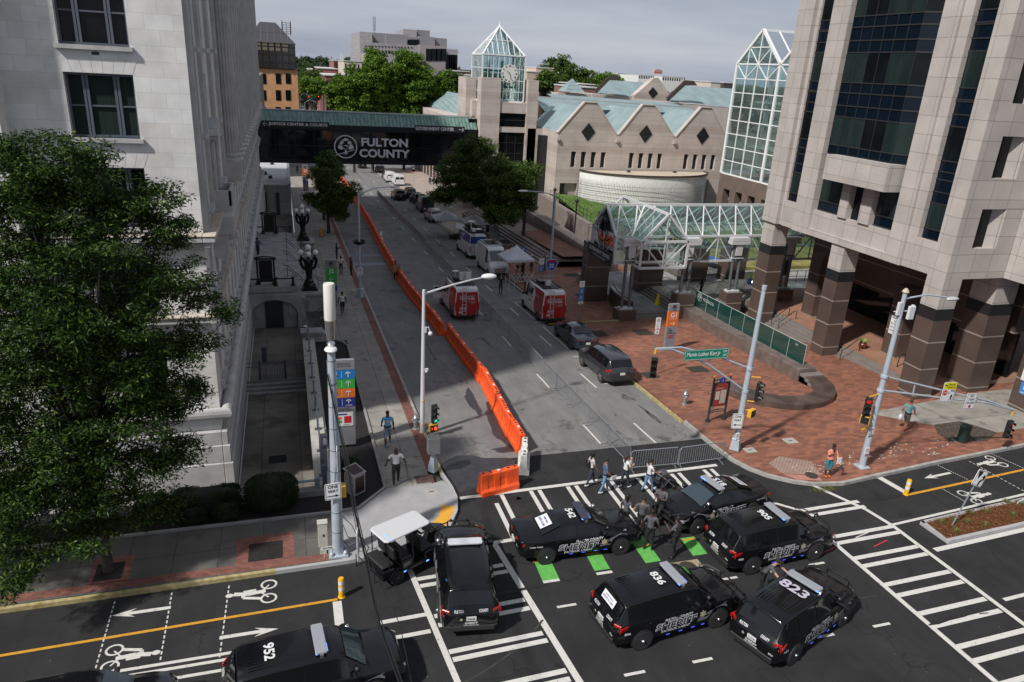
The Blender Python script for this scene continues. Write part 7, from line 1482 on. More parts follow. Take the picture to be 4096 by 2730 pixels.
def newsvan(lab,x,y,rz,dish,opendoor=0):
 t,I=car('news_van',lab,V1,WHP,x,y,rz,'van','red and white news vans',wheel='alloy');rx_=I['rx'];st=I['st']
 vanrear(t,I,RED);vannose(t,I)
 b=MB();Hh=st[2][3]
 for sgn in(-1,1):
  n=8;vs=[];fs=[]
  for i in range(n+1):
   for j in range(9):
    z=lerp(.46,Hh-.09,j/8);xf=lerp(-1.35,-.55,j/8)+.25*sin(j*.8);x_=lerp(rx_+.07,xf,i/n);vs.append((x_,sgn*(I['sidey'](x_,z)+.006),z))
  for i in range(n):
   for j in range(8):fs.append((i*9+j,i*9+j+1,(i+1)*9+j+1,(i+1)*9+j))
  b.add(vs,fs)
 b.add([(rx_-.008,-.93,.46),(rx_-.008,.93,.46),(rx_-.008,.93,1.35),(rx_-.008,.82,Hh-.33),(rx_-.008,-.82,Hh-.33),(rx_-.008,-.93,1.35)],[tuple(range(6))]);b.add([(rx_-.005,-.83,Hh-.32),(rx_-.005,.83,Hh-.32),(rx_+.05,.86,Hh-.12),(rx_+.05,-.86,Hh-.12)],[(0,1,2,3)]);b.build('red_wrap',RED,t,rc=0,sm=1)
 b=MB();T=lambda s,yc,zc,w_,h_,mi=0:b.text(s,(rx_-.03,yc,zc),(0,-1,0),(0,0,1),h_,mi,.02,width=w_,height=h_)
 b.box(rx_-.026,-.62,1.90,rx_-.02,-.02,2.02,1);T('FIRST ALERT',0,1.96,1.2,.10);T('WEATHER',0,1.76,1.25,.19);T('ATLANTA NEWS FIRST',-.35,1.52,.6,.045);T('EVERYWHERE',-.4,1.42,.4,.045);T('ANF',.32,1.02,.6,.22);T('ATLANTA NEWS FIRST',.3,.84,.6,.04);b.build('rear_lettering',[WTX,BLK],t,rc=0)
 for sgn in(-1,1):
  sidetext(t,I,sgn,'ANF',.15,1.95,1.1,.62,BLK,.06,.2,off=.014);sidetext(t,I,sgn,'ATLANTA NEWS FIRST',.1,1.52,1.2,.11,RED,.02,0,off=.014);sidetext(t,I,sgn,'CBS 46',.1,1.2,.6,.18,BLK,.03,0,off=.014);sidetext(t,I,sgn,'FIRST ALERT WEATHER',-1.55,1.9,.8,.12,WTX,.02,.1,off=.016)
 b=MB();z=Hh+.10
 for s in(-.72,.72):b.beam((-2.4,s,z),(.7,s,z),.06,.12)
 for x_ in(-2.3,-1.6,-.9,-.2,.5):b.beam((x_,-.72,z),(x_,.72,z),.06,.05)
 b.box(-2.3,-.6,z-.04,-1.1,.6,z);b.box(-.9,.1,z,0.,.6,z+.22);b.build('roof_rack',BLACK,t)
 b=MB()
 for s in(.12,.42):b.beam((rx_-.14,s,.48),(rx_-.14,s,Hh+.15),.035)
 for k in range(9):b.beam((rx_-.14,.12,.55+k*.26),(rx_-.14,.42,.55+k*.26),.03)
 b.build('ladder',mat('ladder_pale',(.5,.5,.48),.5),t)
 b=MB()
 if dish:b.lathe([(.0+.02,0),(.35,.03),(.62,.12),(.64,.14),(.35,.06),(.02,.03)],22,(0,0,0),0,'z');b.map(lambda v:Matrix.Rotation(R(18),3,'Y')@v+Vector((-1.4,.1,z+.62)));b.box(-1.6,-.1,z,-1.3,.3,z+.5);b.box(-.7,-.3,z,-.2,.1,z+.18)
 else:b.add([(-1.6,-.1,z+.1),(-.9,-.45,z+.2),(-.9,-.45,z+.85),(-1.6,-.1,z+.75)],[(0,1,2,3)]);b.lathe([(.0+.02,0),(.3,.02),(.42,.10),(.4,.12)],18,(0,0,0),0,'x');b.map(lambda v:v+Vector((-.2,0,.0)));b.lathe([(.2,z+.6),(.28,z+.66),(.1,z+.72)],12,(-.2,.35,0));b.beam((-.2,.35,z),(-.2,.35,z+.6),.06);b.obox((-1.3,-.2,z+.5),(.08,.95,.62))
 b.build('satellite_dish',WHD,t,sm=1,angle=40)
 if opendoor:
  for s in(-1,1):b=MB();b.obox((0,0,0),(.06,.8,1.1),M=Matrix.Translation((1.75,s*1.38,1.15)));b.build('open_door',WHP,t,bevel=.02);b=MB();b.obox((0,0,0),(.05,.6,.42),M=Matrix.Translation((1.71,s*1.38,1.42)));b.build('open_door_window',CGL,t)
 return t
x,y,a=mid((18.75,52.1),(18.7,55.85),.95,False);newsvan('red and white news van with a round roof dish, parked at the kerb',x-.02,y,R(90),True)
x,y,a=mid((12.14,54.0),(12.1,57.75),.95,False);newsvan('red and white news van with open doors, stopped beside the orange barriers',x,y,R(90),False,True)
t,I=car('white_van','plain white van facing the camera with a large black dish on its roof',van(6.1,2.72),WHP,19.75,69.8,R(-90),'van',wheel='steel',dz=.0);vannose(t,I);q=MB();q.box(I['fx']-.02,-.55,.60,I['fx']+.035,.55,.95);q.build('chrome_grille',CHR,t,bevel=.02);vanrear(t,I,WHP)
q=MB();z=2.85;[q.beam((-2.4,s,z),(.6,s,z),.07,.12)for s in(-.75,.75)];[q.beam((x_,-.75,z),(x_,.75,z),.07)for x_ in(-2.4,.6)];q.build('roof_rack',WHP,t);q=MB();q.box(-1.9,-.5,z-.05,.2,.5,z+.03);q.beam((-.3,0,z),(-.3,.1,z+.7),.14);q.build('dish_mount',BLACK,t)
q=MB();q.lathe([(.02,0),(.45,.05),(.78,.22),(.80,.24),(.45,.10),(.02,.05)],24,(0,0,0),0,'x');q.map(lambda v:Matrix.Rotation(R(-20),3,'Y')@Matrix.Rotation(R(30),3,'Z')@v+Vector((-.5,.1,z+.95)));q.build('satellite_dish',mat('black_dish',(.02,.02,.022),.4),t,sm=1,angle=60)
t,I=car('blue_news_van','blue and white local news van lettered ALIVE with roof equipment and rear ladder',van(6.6,2.75),WHP,19.7,79.2,R(91),'van',wheel='alloy');vanrear(t,I,WHP)
BLU=mat('news_van_blue',(.02,.045,.30),.25,coat=.4);b=MB()
for sgn in(-1,1):
 vs=[];fs=[]
 for i in range(11):
  for j in range(5):x_=lerp(I['rx']+.08,1.15,i/10);z=lerp(1.75 if i<8 else lerp(1.75,2.0,(i-7)/3),2.66-(.0 if i<9 else .2*(i-8)),j/4);vs.append((x_,sgn*(I['sidey'](x_,z)+.006),z))
 for i in range(10):
  for j in range(4):fs.append((i*5+j,i*5+j+1,i*5+6+j,i*5+5+j))
 b.add(vs,fs)
b.add([(I['rx']-.008,-.92,1.75),(I['rx']-.008,.92,1.75),(I['rx']-.008,.84,2.5),(I['rx']-.008,-.84,2.5)],[(0,1,2,3)]);b.build('blue_wrap',BLU,t,rc=0,sm=1)
for s in(-1,1):sidetext(t,I,s,'11ALIVE',0,2.3,1.7,.42,WTX,.04,.2,off=.014);sidetext(t,I,s,'NEWS',-.6,1.9,1.3,.16,RED,.03,.1,off=.014)
b=MB()
for s in(.45,.75):b.beam((I['rx']-.12,s,.5),(I['rx']-.12,s,2.9),.035)
for k in range(9):b.beam((I['rx']-.12,.45,.6+k*.27),(I['rx']-.12,.75,.6+k*.27),.03)
b.box(-2.9,-.8,2.84,.4,.8,2.92);b.box(-.6,-.5,2.92,.6,.5,3.35);b.build('ladder_and_rack',BLACK,t)
b=MB();b.lathe([(.3,0),(.45,.05),(.3,.14),(.05,.18)],16,(-.9,.2,3.75));b.beam((-.9,.2,2.9),(-.9,.2,3.75),.1);b.lathe([(.3,0),(.4,.05),(.1,.16)],16,(-2.2,-.3,3.1));b.box(-2.6,.1,2.95,-2.0,.5,3.25);b.build('antennas',WHD,t,sm=1)
t,I=car('dark_van','dark blue passenger van parked between the silver SUV and the black SUVs',van(5.95,2.5),mat('blue_black_van',(.018,.028,.042),.2,coat=.4),20.6,113.6,R(90),'van',wheel='alloy');vanrear(t,I,None,CGL)
t,I=car('white_van','white cargo van parked farther up, nearer the camera of the two',van(5.6,2.3),WHP,21.6,149.6,R(90),'van');vanrear(t,I,None,CGL)
t,I=car('white_van','white passenger van parked just beyond the white cargo van',van(5.6,2.1),WHP,20.9,156.5,R(90),'van');vanrear(t,I,None,CGL)
gc=thing('golf_cart','black sheriff golf cart with a white roof by the corner ramp','golf cart',(3.85,22.55,.012),R(26))
b=MB();b.box(-1.75,-.62,.35,1.55,.62,.50);b.add([(1.0,-.6,.5),(1.75,-.5,.45),(1.75,.5,.45),(1.0,.6,.5),(1.0,-.6,1.05),(1.6,-.45,.85),(1.6,.45,.85),(1.0,.6,1.05)],[(4,5,6,7),(0,1,5,4),(1,2,6,5),(2,3,7,6),(3,0,4,7)]);b.box(-.95,-.62,.5,-.45,.62,.82);b.box(.05,-.62,.5,.45,.62,.8);b.box(-1.75,-.62,.5,-1.25,.62,.75);b.build('body',PBLK,gc,bevel=.04,segs=2)
for x_ in(-.72,.2,-1.5):
 b=MB();b.box(x_-.25,-.55,.8,x_+.25,.55,.92);s_=b.build('seat',TRIM,gc,bevel=.04)
 for y_ in(-.3,.3):b=MB();b.obox((0,0,0),(.1,.48,.5),M=Matrix.Translation((x_-.27 if x_>-1.4 else x_+.3,y_,1.18))@Matrix.Rotation(R(-8),4,'Y'));b.build('backrest',TRIM,s_,bevel=.05,segs=2)
b=MB();b.prism([(-1.5,-.56),(.28,-.52),(.38,-.42),(.38,.42),(.28,.52),(-1.5,.56),(-1.6,.46),(-1.6,-.46)],1.84,1.92);b.build('roof',mat('cart_roof_white',(.50,.50,.51),.35),gc,bevel=.04,segs=3)
b=MB()
for s in(-1,1):b.path([(1.0,s*.5,1.0),(.3,s*.5,1.85)],.022,6);b.path([(-1.45,s*.55,.7),(-1.5,s*.52,1.85)],.022,6);b.path([(-.45,s*.6,.8),(-.5,s*.54,1.85)],.018,6)
b.path([(-1.75,-.6,.5),(-2.1,-.6,.5),(-2.1,-.6,1.0),(-2.1,.6,1.0),(-2.1,.6,.5),(-1.75,.6,.5)],.022,6);b.build('roof_posts',BLACK,gc)
b=MB();b.lathe([(.17,0),(.19,.01),(.17,.03)],14,(.75,.28,1.05));b.path([(.95,.28,.7),(.75,.28,1.05)],.02,5);b.build('steering_wheel',TRIM,gc)
for sx_ in(-1.15,1.25):
 for s in(-1,1):
  b=MB();b.lathe([(.15,-.11),(.27,-.11),(.29,-.07),(.29,.07),(.27,.11),(.15,.11)],18,(sx_,s*.56,.29),0,'y');w_=b.build('wheel',RUB,gc,sm=1,angle=50);b=MB();b.lathe([(.17,s*.105),(.05,s*.10),(.02,s*.12)],10,(sx_,s*.56,.29),0,'y');b.build('rim',HUB,w_)
  b=MB();b.add([(sx_+.36*cos(a_*pi/6),s*.56+e*s*.13,.33+.32*sin(a_*pi/6))for a_ in range(7)for e in(-1,1)],[(2*i,2*i+1,2*i+3,2*i+2)for i in range(6)]);b.build('mudguard',PBLK,gc)
b=MB();b.text('FULTON COUNTY',(-.75,-.632,.72),(1,0,0),(0,0,1),.06,0,.01,width=.32);b.text('SHERIFF',(-.75,-.632,.64),(1,0,0),(0,0,1),.06,0,.01,width=.26);b.build('lettering',WTX,gc)
b=MB()
for x_ in(-.9,.1,1.0):b.box(x_,-.64,.38,x_+.12,-.625,.43)
b.box(-1.37,-.3,1.9,-1.355,-.1,1.94);b.box(-1.37,-.55,1.9,-1.355,-.4,1.94);b.build('blue_flashers',BLUEL,gc)
#barriers
ORG=mat('orange_barrier_plastic',(.84,.075,.010),.5,var=.2,scale=2.2,detail=8,col2=(.92,.12,.02));WPL=mat('white_barrier_plastic',(.58,.57,.53),.5,var=.15,scale=4)
def barrier(label,m,x,y,rz,group):
 t=thing('water_barrier',label,'traffic barrier',(x,y,gz(y)+.01),rz,group);b=MB();L=.93
 pf=[(-.28,0),(-.28,.22),(-.20,.34),(-.15,.62),(-.14,1.0),(-.10,1.05),(.10,1.05),(.14,1.0),(.15,.62),(.20,.34),(.28,.22),(.28,0)]
 xs=[(-L,1.,0),(-.62,1,0),(-.60,.82,0),(-.30,.82,0),(-.28,1,0),(-.02,1,0),(.0,.82,0),(.28,.82,0),(.30,1,0),(.60,1,0),(L,1,0)]
 vs=[];fs=[];n=len(pf)
 for x_,s,_ in xs:
  for i,(y_,z_)in enumerate(pf):
   k=s if .3<z_<.9 else(1 if z_<.3 else(s+1)/2 if False else 1);zz=z_-(.06 if(s<1 and z_>1.0)else 0);vs.append((x_,y_*k,zz))
 for i in range(len(xs)-1):
  for j in range(n):fs.append((i*n+j,i*n+(j+1)%n,(i+1)*n+(j+1)%n,(i+1)*n+j))
 fs+=[tuple(range(n))[::-1],tuple(range((len(xs)-1)*n,len(xs)*n))];b.add(vs,fs);b.build('shell',m,t,bevel=.018)
 b=MB()
 for x_ in(-.45,.45):b.lathe([(.065,0),(.05,.01)],10,(x_,0,1.052 if abs(x_)>.3 else 1.0))
 b.lathe([(.07,0),(.06,.012)],10,(-.78,0,1.052));b.lathe([(.07,0),(.06,.012)],10,(.78,0,1.052));b.build('fill_cap',BLACK,t)
 b=MB();b.box(-.12,-.07,1.051,.05,.06,1.058);b.build('sticker',SGW,t)
 return t
pts=[(10.42,29.9),(10.45,31.9),(10.62,34.6),(10.80,37.4),(10.92,39.6),(10.80,43),(10.75,49.9)]
pt2=[(10.38,49.3),(10.3,53.0),(10.0,59),(9.85,68),(10.0,80),(10.45,96),(10.85,115),(11.05,138),(11.1,160)]
def along(pts,step):
 out=[];seg=[(Vector((*a,0)),Vector((*b_,0)))for a,b_ in zip(pts,pts[1:])];d=step/2
 for a,b_ in seg:
  L=(b_-a).length
  while d<L:out.append((a.lerp(b_,d/L),math.atan2((b_-a).y,(b_-a).x)));d+=step
  d-=L
 return out
proto=None;k=0
run=along(pts,1.92)+along(pt2,1.95)
for i,(p,a)in enumerate(run):
 a+=random.uniform(-.03,.03)
 if proto is None:
  proto=barrier('orange water-filled barrier in the long line up the street',ORG,p.x,p.y,a,'orange barriers lined up along the street');o=proto
 else:o=copytree(proto)
 n_=Vector((0,.045,1)).normalized();q_=Vector((0,0,1)).rotation_difference(n_);o.location=(p.x+random.uniform(-.03,.03),p.y,gz(p.y)+.01);o.rotation_euler=(q_.to_matrix()@Matrix.Rotation(a,3,'Z')).to_euler()
proto['label']='orange water-filled barrier in the long line up the street'
barrier('single orange water-filled barrier standing crossways in front of the crosswalk line',ORG,8.3,26.75,R(12),None);barrier('white plastic barrier at the junction end of the orange line',WPL,10.1,28.7,R(71),None);barrier('white plastic barrier in the middle of the orange line, far up the street',WPL,10.55,87.2,R(82),None)
FN=mat('barricade_steel',(.34,.36,.38),.4,.6)
def barricade():
 t=thing('crowd_barrier','steel crowd barrier in the long row up the street','crowd barrier',(0,0,0),0,'steel crowd barriers');L=1.24
 b=MB();b.path([(-L,0,.18),(-L,0,1.0),(-L+.08,0,1.09),(L-.08,0,1.09),(L,0,1.0),(L,0,.18)],.022,6);b.path([(-L,0,.2),(L,0,.2)],.02,6);b.build('frame',FN,t,sm=1)
 b=MB()
 for i in range(1,20):x_=-L+2*L*i/20;b.path([(x_,0,.2),(x_,0,1.09)],.009,4)
 b.build('bars',FN,t)
 for s in(-1,1):b=MB();b.path([(s*(L-.12),-.32,.012),(s*(L-.12),-.05,.06),(s*(L-.12),.05,.06),(s*(L-.12),.32,.012)],.018,5);b.path([(s*(L-.12),0,.06),(s*(L-.12),0,.2)],.018,5);b.build('foot',FN,t)
 return t
bp=barricade();first=1
fl=[(16.1,27.55,26.9,0)]
lst=[(18.6,27.0,R(2.5)),(16.1,27.05,R(178))]
runf=along([(15.02,27.4),(14.98,35.5),(15.05,52),(15.12,66),(14.95,80)],2.56)+along([(15.3,82.5),(15.35,93),(15.25,106),(15.4,139),(15.9,180)],2.6)
for x_,y_,a in lst+[(p.x,p.y,a)for p,a in runf]:
 o=bp if first else copytree(bp);first=0;n_=Vector((0,.045,1)).normalized()if y_>27.2 else Vector((0,0,1));q_=Vector((0,0,1)).rotation_difference(n_);o.location=(x_,y_,gz(y_)+.005);o.rotation_euler=(q_.to_matrix()@Matrix.Rotation(a,3,'Z')).to_euler()
 if y_<27.2:o['label']='steel crowd barrier closing the street mouth, '+('beside the right kerb'if x_>17 else 'left one of the two')
o=copytree(bp);o.location=(13.9,53.6,gz(53.6)+.005);o.rotation_euler=(0,0,R(80));o['label']='steel crowd barrier standing askew beside the left red news van'
o=copytree(bp);o.location=(27.6,60.3,gz(60)+.15);o.rotation_euler=(R(10),0,R(-50));o['label']='steel crowd barrier leaning by the dark granite pillar under the canopy'
#poles, signals, signs
SIGY=mat('signal_yellow',(.62,.33,.02),.45);SIGB=mat('signal_black',(.012,.013,.013),.5)
def arm(b,pts,r):b.path(pts,r,8)
def signalhead(par,o,face,lit=None,name='signal_head'):
 """three-lamp head; face = direction the lenses look"""
 f=Vector((*face,0)).normalized();s=Vector((-f.y,f.x,0));O=Vector(o);b=MB();M=Matrix(((s.x,f.x,0,O.x),(s.y,f.y,0,O.y),(0,0,1,O.z),(0,0,0,1)))
 b.obox((0,0,0),(.30,.16,1.02),M=M);h=b.build(name,SIGB,par,w=1,bevel=.02)
 for i in range(3):
  z=.33-.33*i;b=MB();vs=[];fs=[];n=10
  for k in range(n+1):
   a=-.35+(pi+.7)*k/n
   for d_ in(.08,.30-.04*abs(cos(a))):vs.append(M@Vector((.14*cos(a),d_,z+.14*sin(a))))
  for k in range(n):fs.append((2*k,2*k+1,2*k+3,2*k+2))
  b.add(vs,fs);b.build('visor',SIGB,h,w=1,rc=0)
  b=MB();b.add([M@Vector((.12*cos(2*pi*k/14),.085,z+.12*sin(2*pi*k/14)))for k in range(14)],[tuple(range(14))]);b.build('lens',(mat('green_signal_lit',(.0,.3,.2),.3,emit=(.0,.9,.6),es=1.2)if lit==i and i==2 else mat('red_signal_lit',(.4,0,0),.3,emit=(1,.03,.02),es=.5)if lit==i else mat('dark_lens',(.02,.015,.015),.3)),h,w=1,rc=0)
 return h
def pedhead(par,o,face,red=0):
 f=Vector((*face,0)).normalized();s=Vector((-f.y,f.x,0));O=Vector(o);M=Matrix(((s.x,f.x,0,O.x),(s.y,f.y,0,O.y),(0,0,1,O.z),(0,0,0,1)))
 b=MB();b.obox((0,0,0),(.44,.22,.42),M=M);h=b.build('pedestrian_signal',SIGY,par,w=1,bevel=.02);b=MB();b.obox((0,0,0),(.36,.02,.34),M=M@Matrix.Translation((0,.115,0)));b.build('screen',SIGB,h,w=1)
 b=MB();f_=M@Vector((0,.13,0));xd=-s
 if red:
  o_=f_+xd*-.08;hand=[(-.05,-.10),(.05,-.10),(.07,0),(.09,.05),(.06,.05),(.05,.10),(.03,.11),(.02,.04),(.01,.12),(-.01,.12),(-.015,.04),(-.03,.10),(-.05,.09),(-.045,.0),(-.08,.03),(-.09,.01)]
  b.add([o_+xd*x_+Vector((0,0,z_))for x_,z_ in hand],[tuple(range(len(hand)))]);b.text('1',f_+xd*.10,xd,(0,0,1),.2,0,.02);b.build('lit_symbols',mat('red_symbol_lit',(.5,.02,0),.4,emit=(1,.10,.03),es=1.5),h,w=1,rc=0)
def flatsign(par,o,xd,w_,h_,bg,items,name='sign_panel',border=None,extra=None,rounded=1,tilt=(0,0,1)):
 """one thin sign; items: (text,x,y,width,height,matindex)"""
 xd=Vector(xd).normalized();yd=Vector(tilt).normalized();nn=xd.cross(yd);O=Vector(o);b=MB();mats=[bg[0]]+bg[1:]
 r=min(w_,h_)*.1 if rounded else 0;P=[]
 if r:
  for cx,cy,a0 in((1,1,0),(-1,1,90),(-1,-1,180),(1,-1,270)):
   for k in range(4):a=R(a0+30*k);P.append((cx*(w_/2-r)+r*cos(a),cy*(h_/2-r)+r*sin(a)))
 else:P=[(w_/2,h_/2),(-w_/2,h_/2),(-w_/2,-h_/2),(w_/2,-h_/2)]
 T=lambda x,y,z:O+xd*x+yd*y+nn*z
 n=len(P);b.add([T(*p,z)for z in(-.01,.01)for p in P],[tuple(range(n))[::-1],tuple(range(n,2*n))]+[(i,(i+1)%n,n+(i+1)%n,n+i)for i in range(n)],0)
 if border is not None:
  q=.93;b.add([T(*p,.013)for p in P]+[T(p[0]-(.025 if p[0]>0 else-.025),p[1]-(.025 if p[1]>0 else-.025),.013)for p in P],[(i,(i+1)%n,n+(i+1)%n,n+i)for i in range(n)],border)if False else None
  iw,ih=w_-.05,h_-.05
  for(x0,y0,x1,y1)in((-iw/2,-ih/2,iw/2,-ih/2+.018),(-iw/2,ih/2-.018,iw/2,ih/2),(-iw/2,-ih/2,-iw/2+.018,ih/2),(iw/2-.018,-ih/2,iw/2,ih/2)):b.add([T(x0,y0,.0135),T(x1,y0,.0135),T(x1,y1,.0135),T(x0,y1,.0135)],[(0,1,2,3)],border)
 for it in items:
  s,x,y,ww,hh,mi=it[:6]
  if s[0]=='#':
   b.add([T(px*ww+x,py*hh+y,.016+(.002 if len(it)>6 else 0))for px,py in it[0][1:]],[tuple(range(len(it[0])-1))],mi)
  else:b.text(s,T(x,y,.017+(.002 if len(it)>6 else 0)),xd,yd,hh,mi,.02,width=ww,height=hh)
 return b.build(name,mats,par,w=1,rc=0)
ARW=['#',(-1,.12),(.35,.12),(.35,.42),(1,0),(.35,-.42),(.35,-.12),(-1,-.12)];ARL=['#']+[(-x,y)for x,y in ARW[1:]]
CIRC=['#']+[(cos(2*pi*k/20),sin(2*pi*k/20))for k in range(20)];OCT=['#']+[(cos(pi/8+pi*k/4)*1.05,sin(pi/8+pi*k/4)*1.05)for k in range(8)]
SQ=['#',(-1,-1),(1,-1),(1,1),(-1,1)]
SGB=mat('sign_blank_white',(.66,.66,.66),.5);GRS=mat('street_sign_green',(.0,.20,.12),.5);SYL=mat('sign_yellow',(.70,.62,.01),.5);SRD=mat('sign_red',(.50,.02,.03),.5);MORG=mat('sign_orange',(.62,.14,.015),.5);MGRY=mat('sign_grey',(.20,.20,.22),.5);MGRN=mat('sign_green',(.03,.32,.05),.5);MBLU=mat('sign_mid_blue',(.01,.16,.42),.5);MNAV=mat('sign_navy',(.02,.03,.20),.5)
def basebox(par,x,y,z,s=.32,h=.62):b=MB();b.lathe([(s*1.05,0),(s*1.0,.1),(s*.8,h*.85),(s*.85,h)],4,(x,y,z));b.build('pole_base',POLE,par,w=1,bevel=.01)
x,y=21.06,27.85;z0=.15;t=thing('signal_pole','pale grey signal pole carrying the green Martin Luther King Jr street sign','traffic signal',(x,y,z0));b=MB();b.path([(x,y,z0),(x+.02,y,4),(x+.04,y,8.6)],[.16,.14,.10],12);b.path([(x+.04,y,8.55),(x+.04,y,8.75)],.12,10);b.build('pole',POLE,t,w=1,sm=1);basebox(t,x,y,z0)
A=PY(2937,1470,y);e1=PY(2640,1400,y+.05)
b=MB();zA=PY(2990,1475,y).z;zB=PY(2975,1565,y).z;pE=PY(2625,1395,y)
b.path([(x,y,zA),(lerp(x,pE.x,.35),y,lerp(zA,pE.z,.55)),(lerp(x,pE.x,.75),y,pE.z-.02),(pE.x,y,pE.z)],.05,8);b.path([(x,y,zB),(lerp(x,pE.x,.45),y,lerp(zB,pE.z,.62)),(lerp(x,pE.x,.85),y,pE.z-.06),(pE.x,y,pE.z-.05)],.05,8);b.path([(lerp(x,pE.x,.45),y,lerp(zB,pE.z,.62)),(lerp(x,pE.x,.42),y,lerp(zA,pE.z,.62))],.03,6)
for zz in(zA,zB):b.lathe([(.17,-.08),(.18,0),(.17,.08)],12,(x+.02,y,zz))
b.build('mast_arm',POLE,t,w=1,sm=1)
sc0=PY(2826,1417,y-.1);sl=PY(2734,1420,y-.1);sr=PY(2920,1413,y-.1);xd=Vector((sr.x-sl.x,0,-.055*(sr.x-sl.x)+.0))
flatsign(t,(sc0.x,y-.12,sc0.z),(1,0,.0),2.35,.52,[GRS,SGB],[('Martin Luther King Jr',-.16,0,1.78,.27,1),('DR',.98,.1,.2,.11,1),('SW',.98,-.09,.2,.11,1)],'street_name_sign',border=1)
h_=PY(2617,1450,y+.02);signalhead(t,(h_.x,y,h_.z-.25),(-.5,-.86));b=MB();b.path([(pE.x,y,pE.z),(pE.x-.02,y,pE.z-.25)],.06,8);b.build('hanger',SIGY,t,w=1)
hh=PY(3030,1565,y-.2);signalhead(t,(hh.x,y-.25,hh.z),(.55,-.83));hp=PY(3006,1655,y-.2);pedhead(t,(hp.x-.05,y-.25,hp.z+.05),(.4,-.9));b=MB()
for v in(1510,1605,1640):q=PY(2995,v,y-.1);b.path([(x,y,q.z),(hh.x,y-.25,q.z)],.035,6)
b.build('signal_bracket',SIGY,t,w=1)
ow=PY(2949,1685,y-.22);flatsign(t,(ow.x,y-.24,ow.z),(1,-.25,0),.55,.82,[SGB,BLK],[('ONE',0,.26,.34,.13,1),('WAY',0,.06,.36,.13,1),(ARL,0,-.2,.2,.16,1)],'one_way_sign',border=1);q=PY(2951,1745,y-.2);flatsign(t,(q.x,y-.2,q.z),(1,0,0),.22,.32,[SGB,BLK],[('USE PED',0,.07,.16,.05,1),('SIGNAL',0,-.03,.16,.05,1)],'small_sign')
x,y=26.39,24.95;z0=.15;t=thing('signal_pole','tall pale pole at the right corner with lamp, camera boxes and two turn signs','traffic signal',(x,y,z0));b=MB();b.path([(x,y,z0),(x,y,4),(x,y,9.1)],[.17,.14,.10],12);b.build('pole',POLE,t,w=1,sm=1)
b=MB();b.obox((x,y,z0+.04),(.55,.55,.08));b.build('base_plate',POLE,t,w=1,bevel=.01);b=MB();b.lathe([(.14,0),(.16,.03),(.12,.12),(.05,.2)],12,(x,y,9.1));b.build('photocell_cap',mat('tan_cap',(.42,.34,.26),.6),t,w=1,sm=1)
p1=PY(3790,1195,y);b=MB();b.path([(x,y,PY(3645,1195,y).z),(lerp(x,p1.x,.5),y,PY(3710,1185,y).z+.06),(p1.x,y,p1.z+.05)],[.05,.04,.035],8);b.build('lamp_arm',POLE,t,w=1,sm=1);b=MB();b.sphere((p1.x+.30,y,p1.z-.02),.36,12,8,sz=.25,sy=.45);b.build('street_light',mat('lamp_housing',(.5,.53,.56),.35,.3),t,w=1,sm=1)
b=MB();q=PY(3592,1235,y);b.obox((q.x,y-.05,q.z),(.18,.12,.62));q=PY(3625,1245,y);b.obox((q.x+.02,y-.25,q.z),(.32,.14,.62));b.obox((q.x+.22,y-.1,q.z+.04),(.14,.12,.55));b.path([(x-.4,y,q.z),(x+.4,y,q.z)],.03,6);b.build('camera_boxes',mat('box_white',(.55,.56,.58),.4),t,w=1,bevel=.015)
ya=PY(3550,1505,y);yb=PY(3545,1560,y);E0=PY(4055,1640,y)
b=MB();b.path([(x,y,ya.z),PY(3800,1570,y),PY(3950,1603,y),(E0.x,y,E0.z)],.05,8);b.path([(x,y,yb.z),PY(3750,1590,y),PY(3950,1612,y),(E0.x,y,E0.z-.03)],.05,8);b.path([PY(3660,1535,y),PY(3652,1577,y)],.03,6)
for q in(ya,yb):b.lathe([(.18,-.07),(.19,0),(.18,.07)],12,(x,y,q.z))
b.build('mast_arm',POLE,t,w=1,sm=1)
q=PY(3793,1569,y-.12);BIKE=[('o',-.0,0,.1,.1,1)]
PER=['#',(.0,.5),(.12,.42),(.1,.2),(.3,.0),(.26,-.05),(.08,.08),(.05,-.1),(.25,-.5),(.15,-.5),(-.05,-.2),(-.2,-.5),(-.3,-.5),(-.1,-.08),(-.1,.12),(-.22,.0),(-.28,.04),(-.08,.3),(-.1,.42)]
flatsign(t,(q.x,y-.14,q.z),(1,0,-.06),.80,1.06,[SGB,BLK,SYL,SRD],[(SQ,0,.34,.39,.18,2),('TURNING',.06,.41,.5,.11,1,1),('VEHICLES',.08,.26,.52,.11,1,1),(['#',(-.3,0),(-.1,.15),(-.1,.05),(.3,.05),(.3,-.2),(.2,-.2),(.2,-.05),(-.1,-.05),(-.1,-.15)],-.27,.36,.28,.5,1,1),(OCT,-.22,-.02,.14,.14,3),('STOP',-.22,-.02,.22,.08,0,1),('TO',.0,-.04,.1,.08,1),('oo',.22,.08,.22,.1,1),(PER,.22,-.28,.4,.34,1)],'turning_vehicles_sign',border=1)
q=PY(3881,1605,y-.12);flatsign(t,(q.x,y-.14,q.z),(1,0,-.06),.66,.86,[SGB,BLK,SRD],[('NO',0,.29,.24,.13,1),('TURN',0,.1,.38,.12,1),('ON RED',0,-.08,.5,.11,1),(CIRC,0,-.27,.085,.085,2)],'no_turn_on_red_sign',border=1)
q=PY(4035,1715,y);signalhead(t,(E0.x-.02,y-.05,q.z),(-.12,-1),0);b=MB();b.path([(E0.x,y,E0.z+.02),(E0.x-.02,y,E0.z-.3)],.05,6);b.build('hanger',SIGY,t,w=1)
hh=PY(3470,1630,y-.2);signalhead(t,(hh.x,y-.2,hh.z),(-.6,-.8),0);hp=PY(3460,1680,y-.2);pedhead(t,(hp.x,y-.2,hp.z),(-.75,-.66));b=MB()
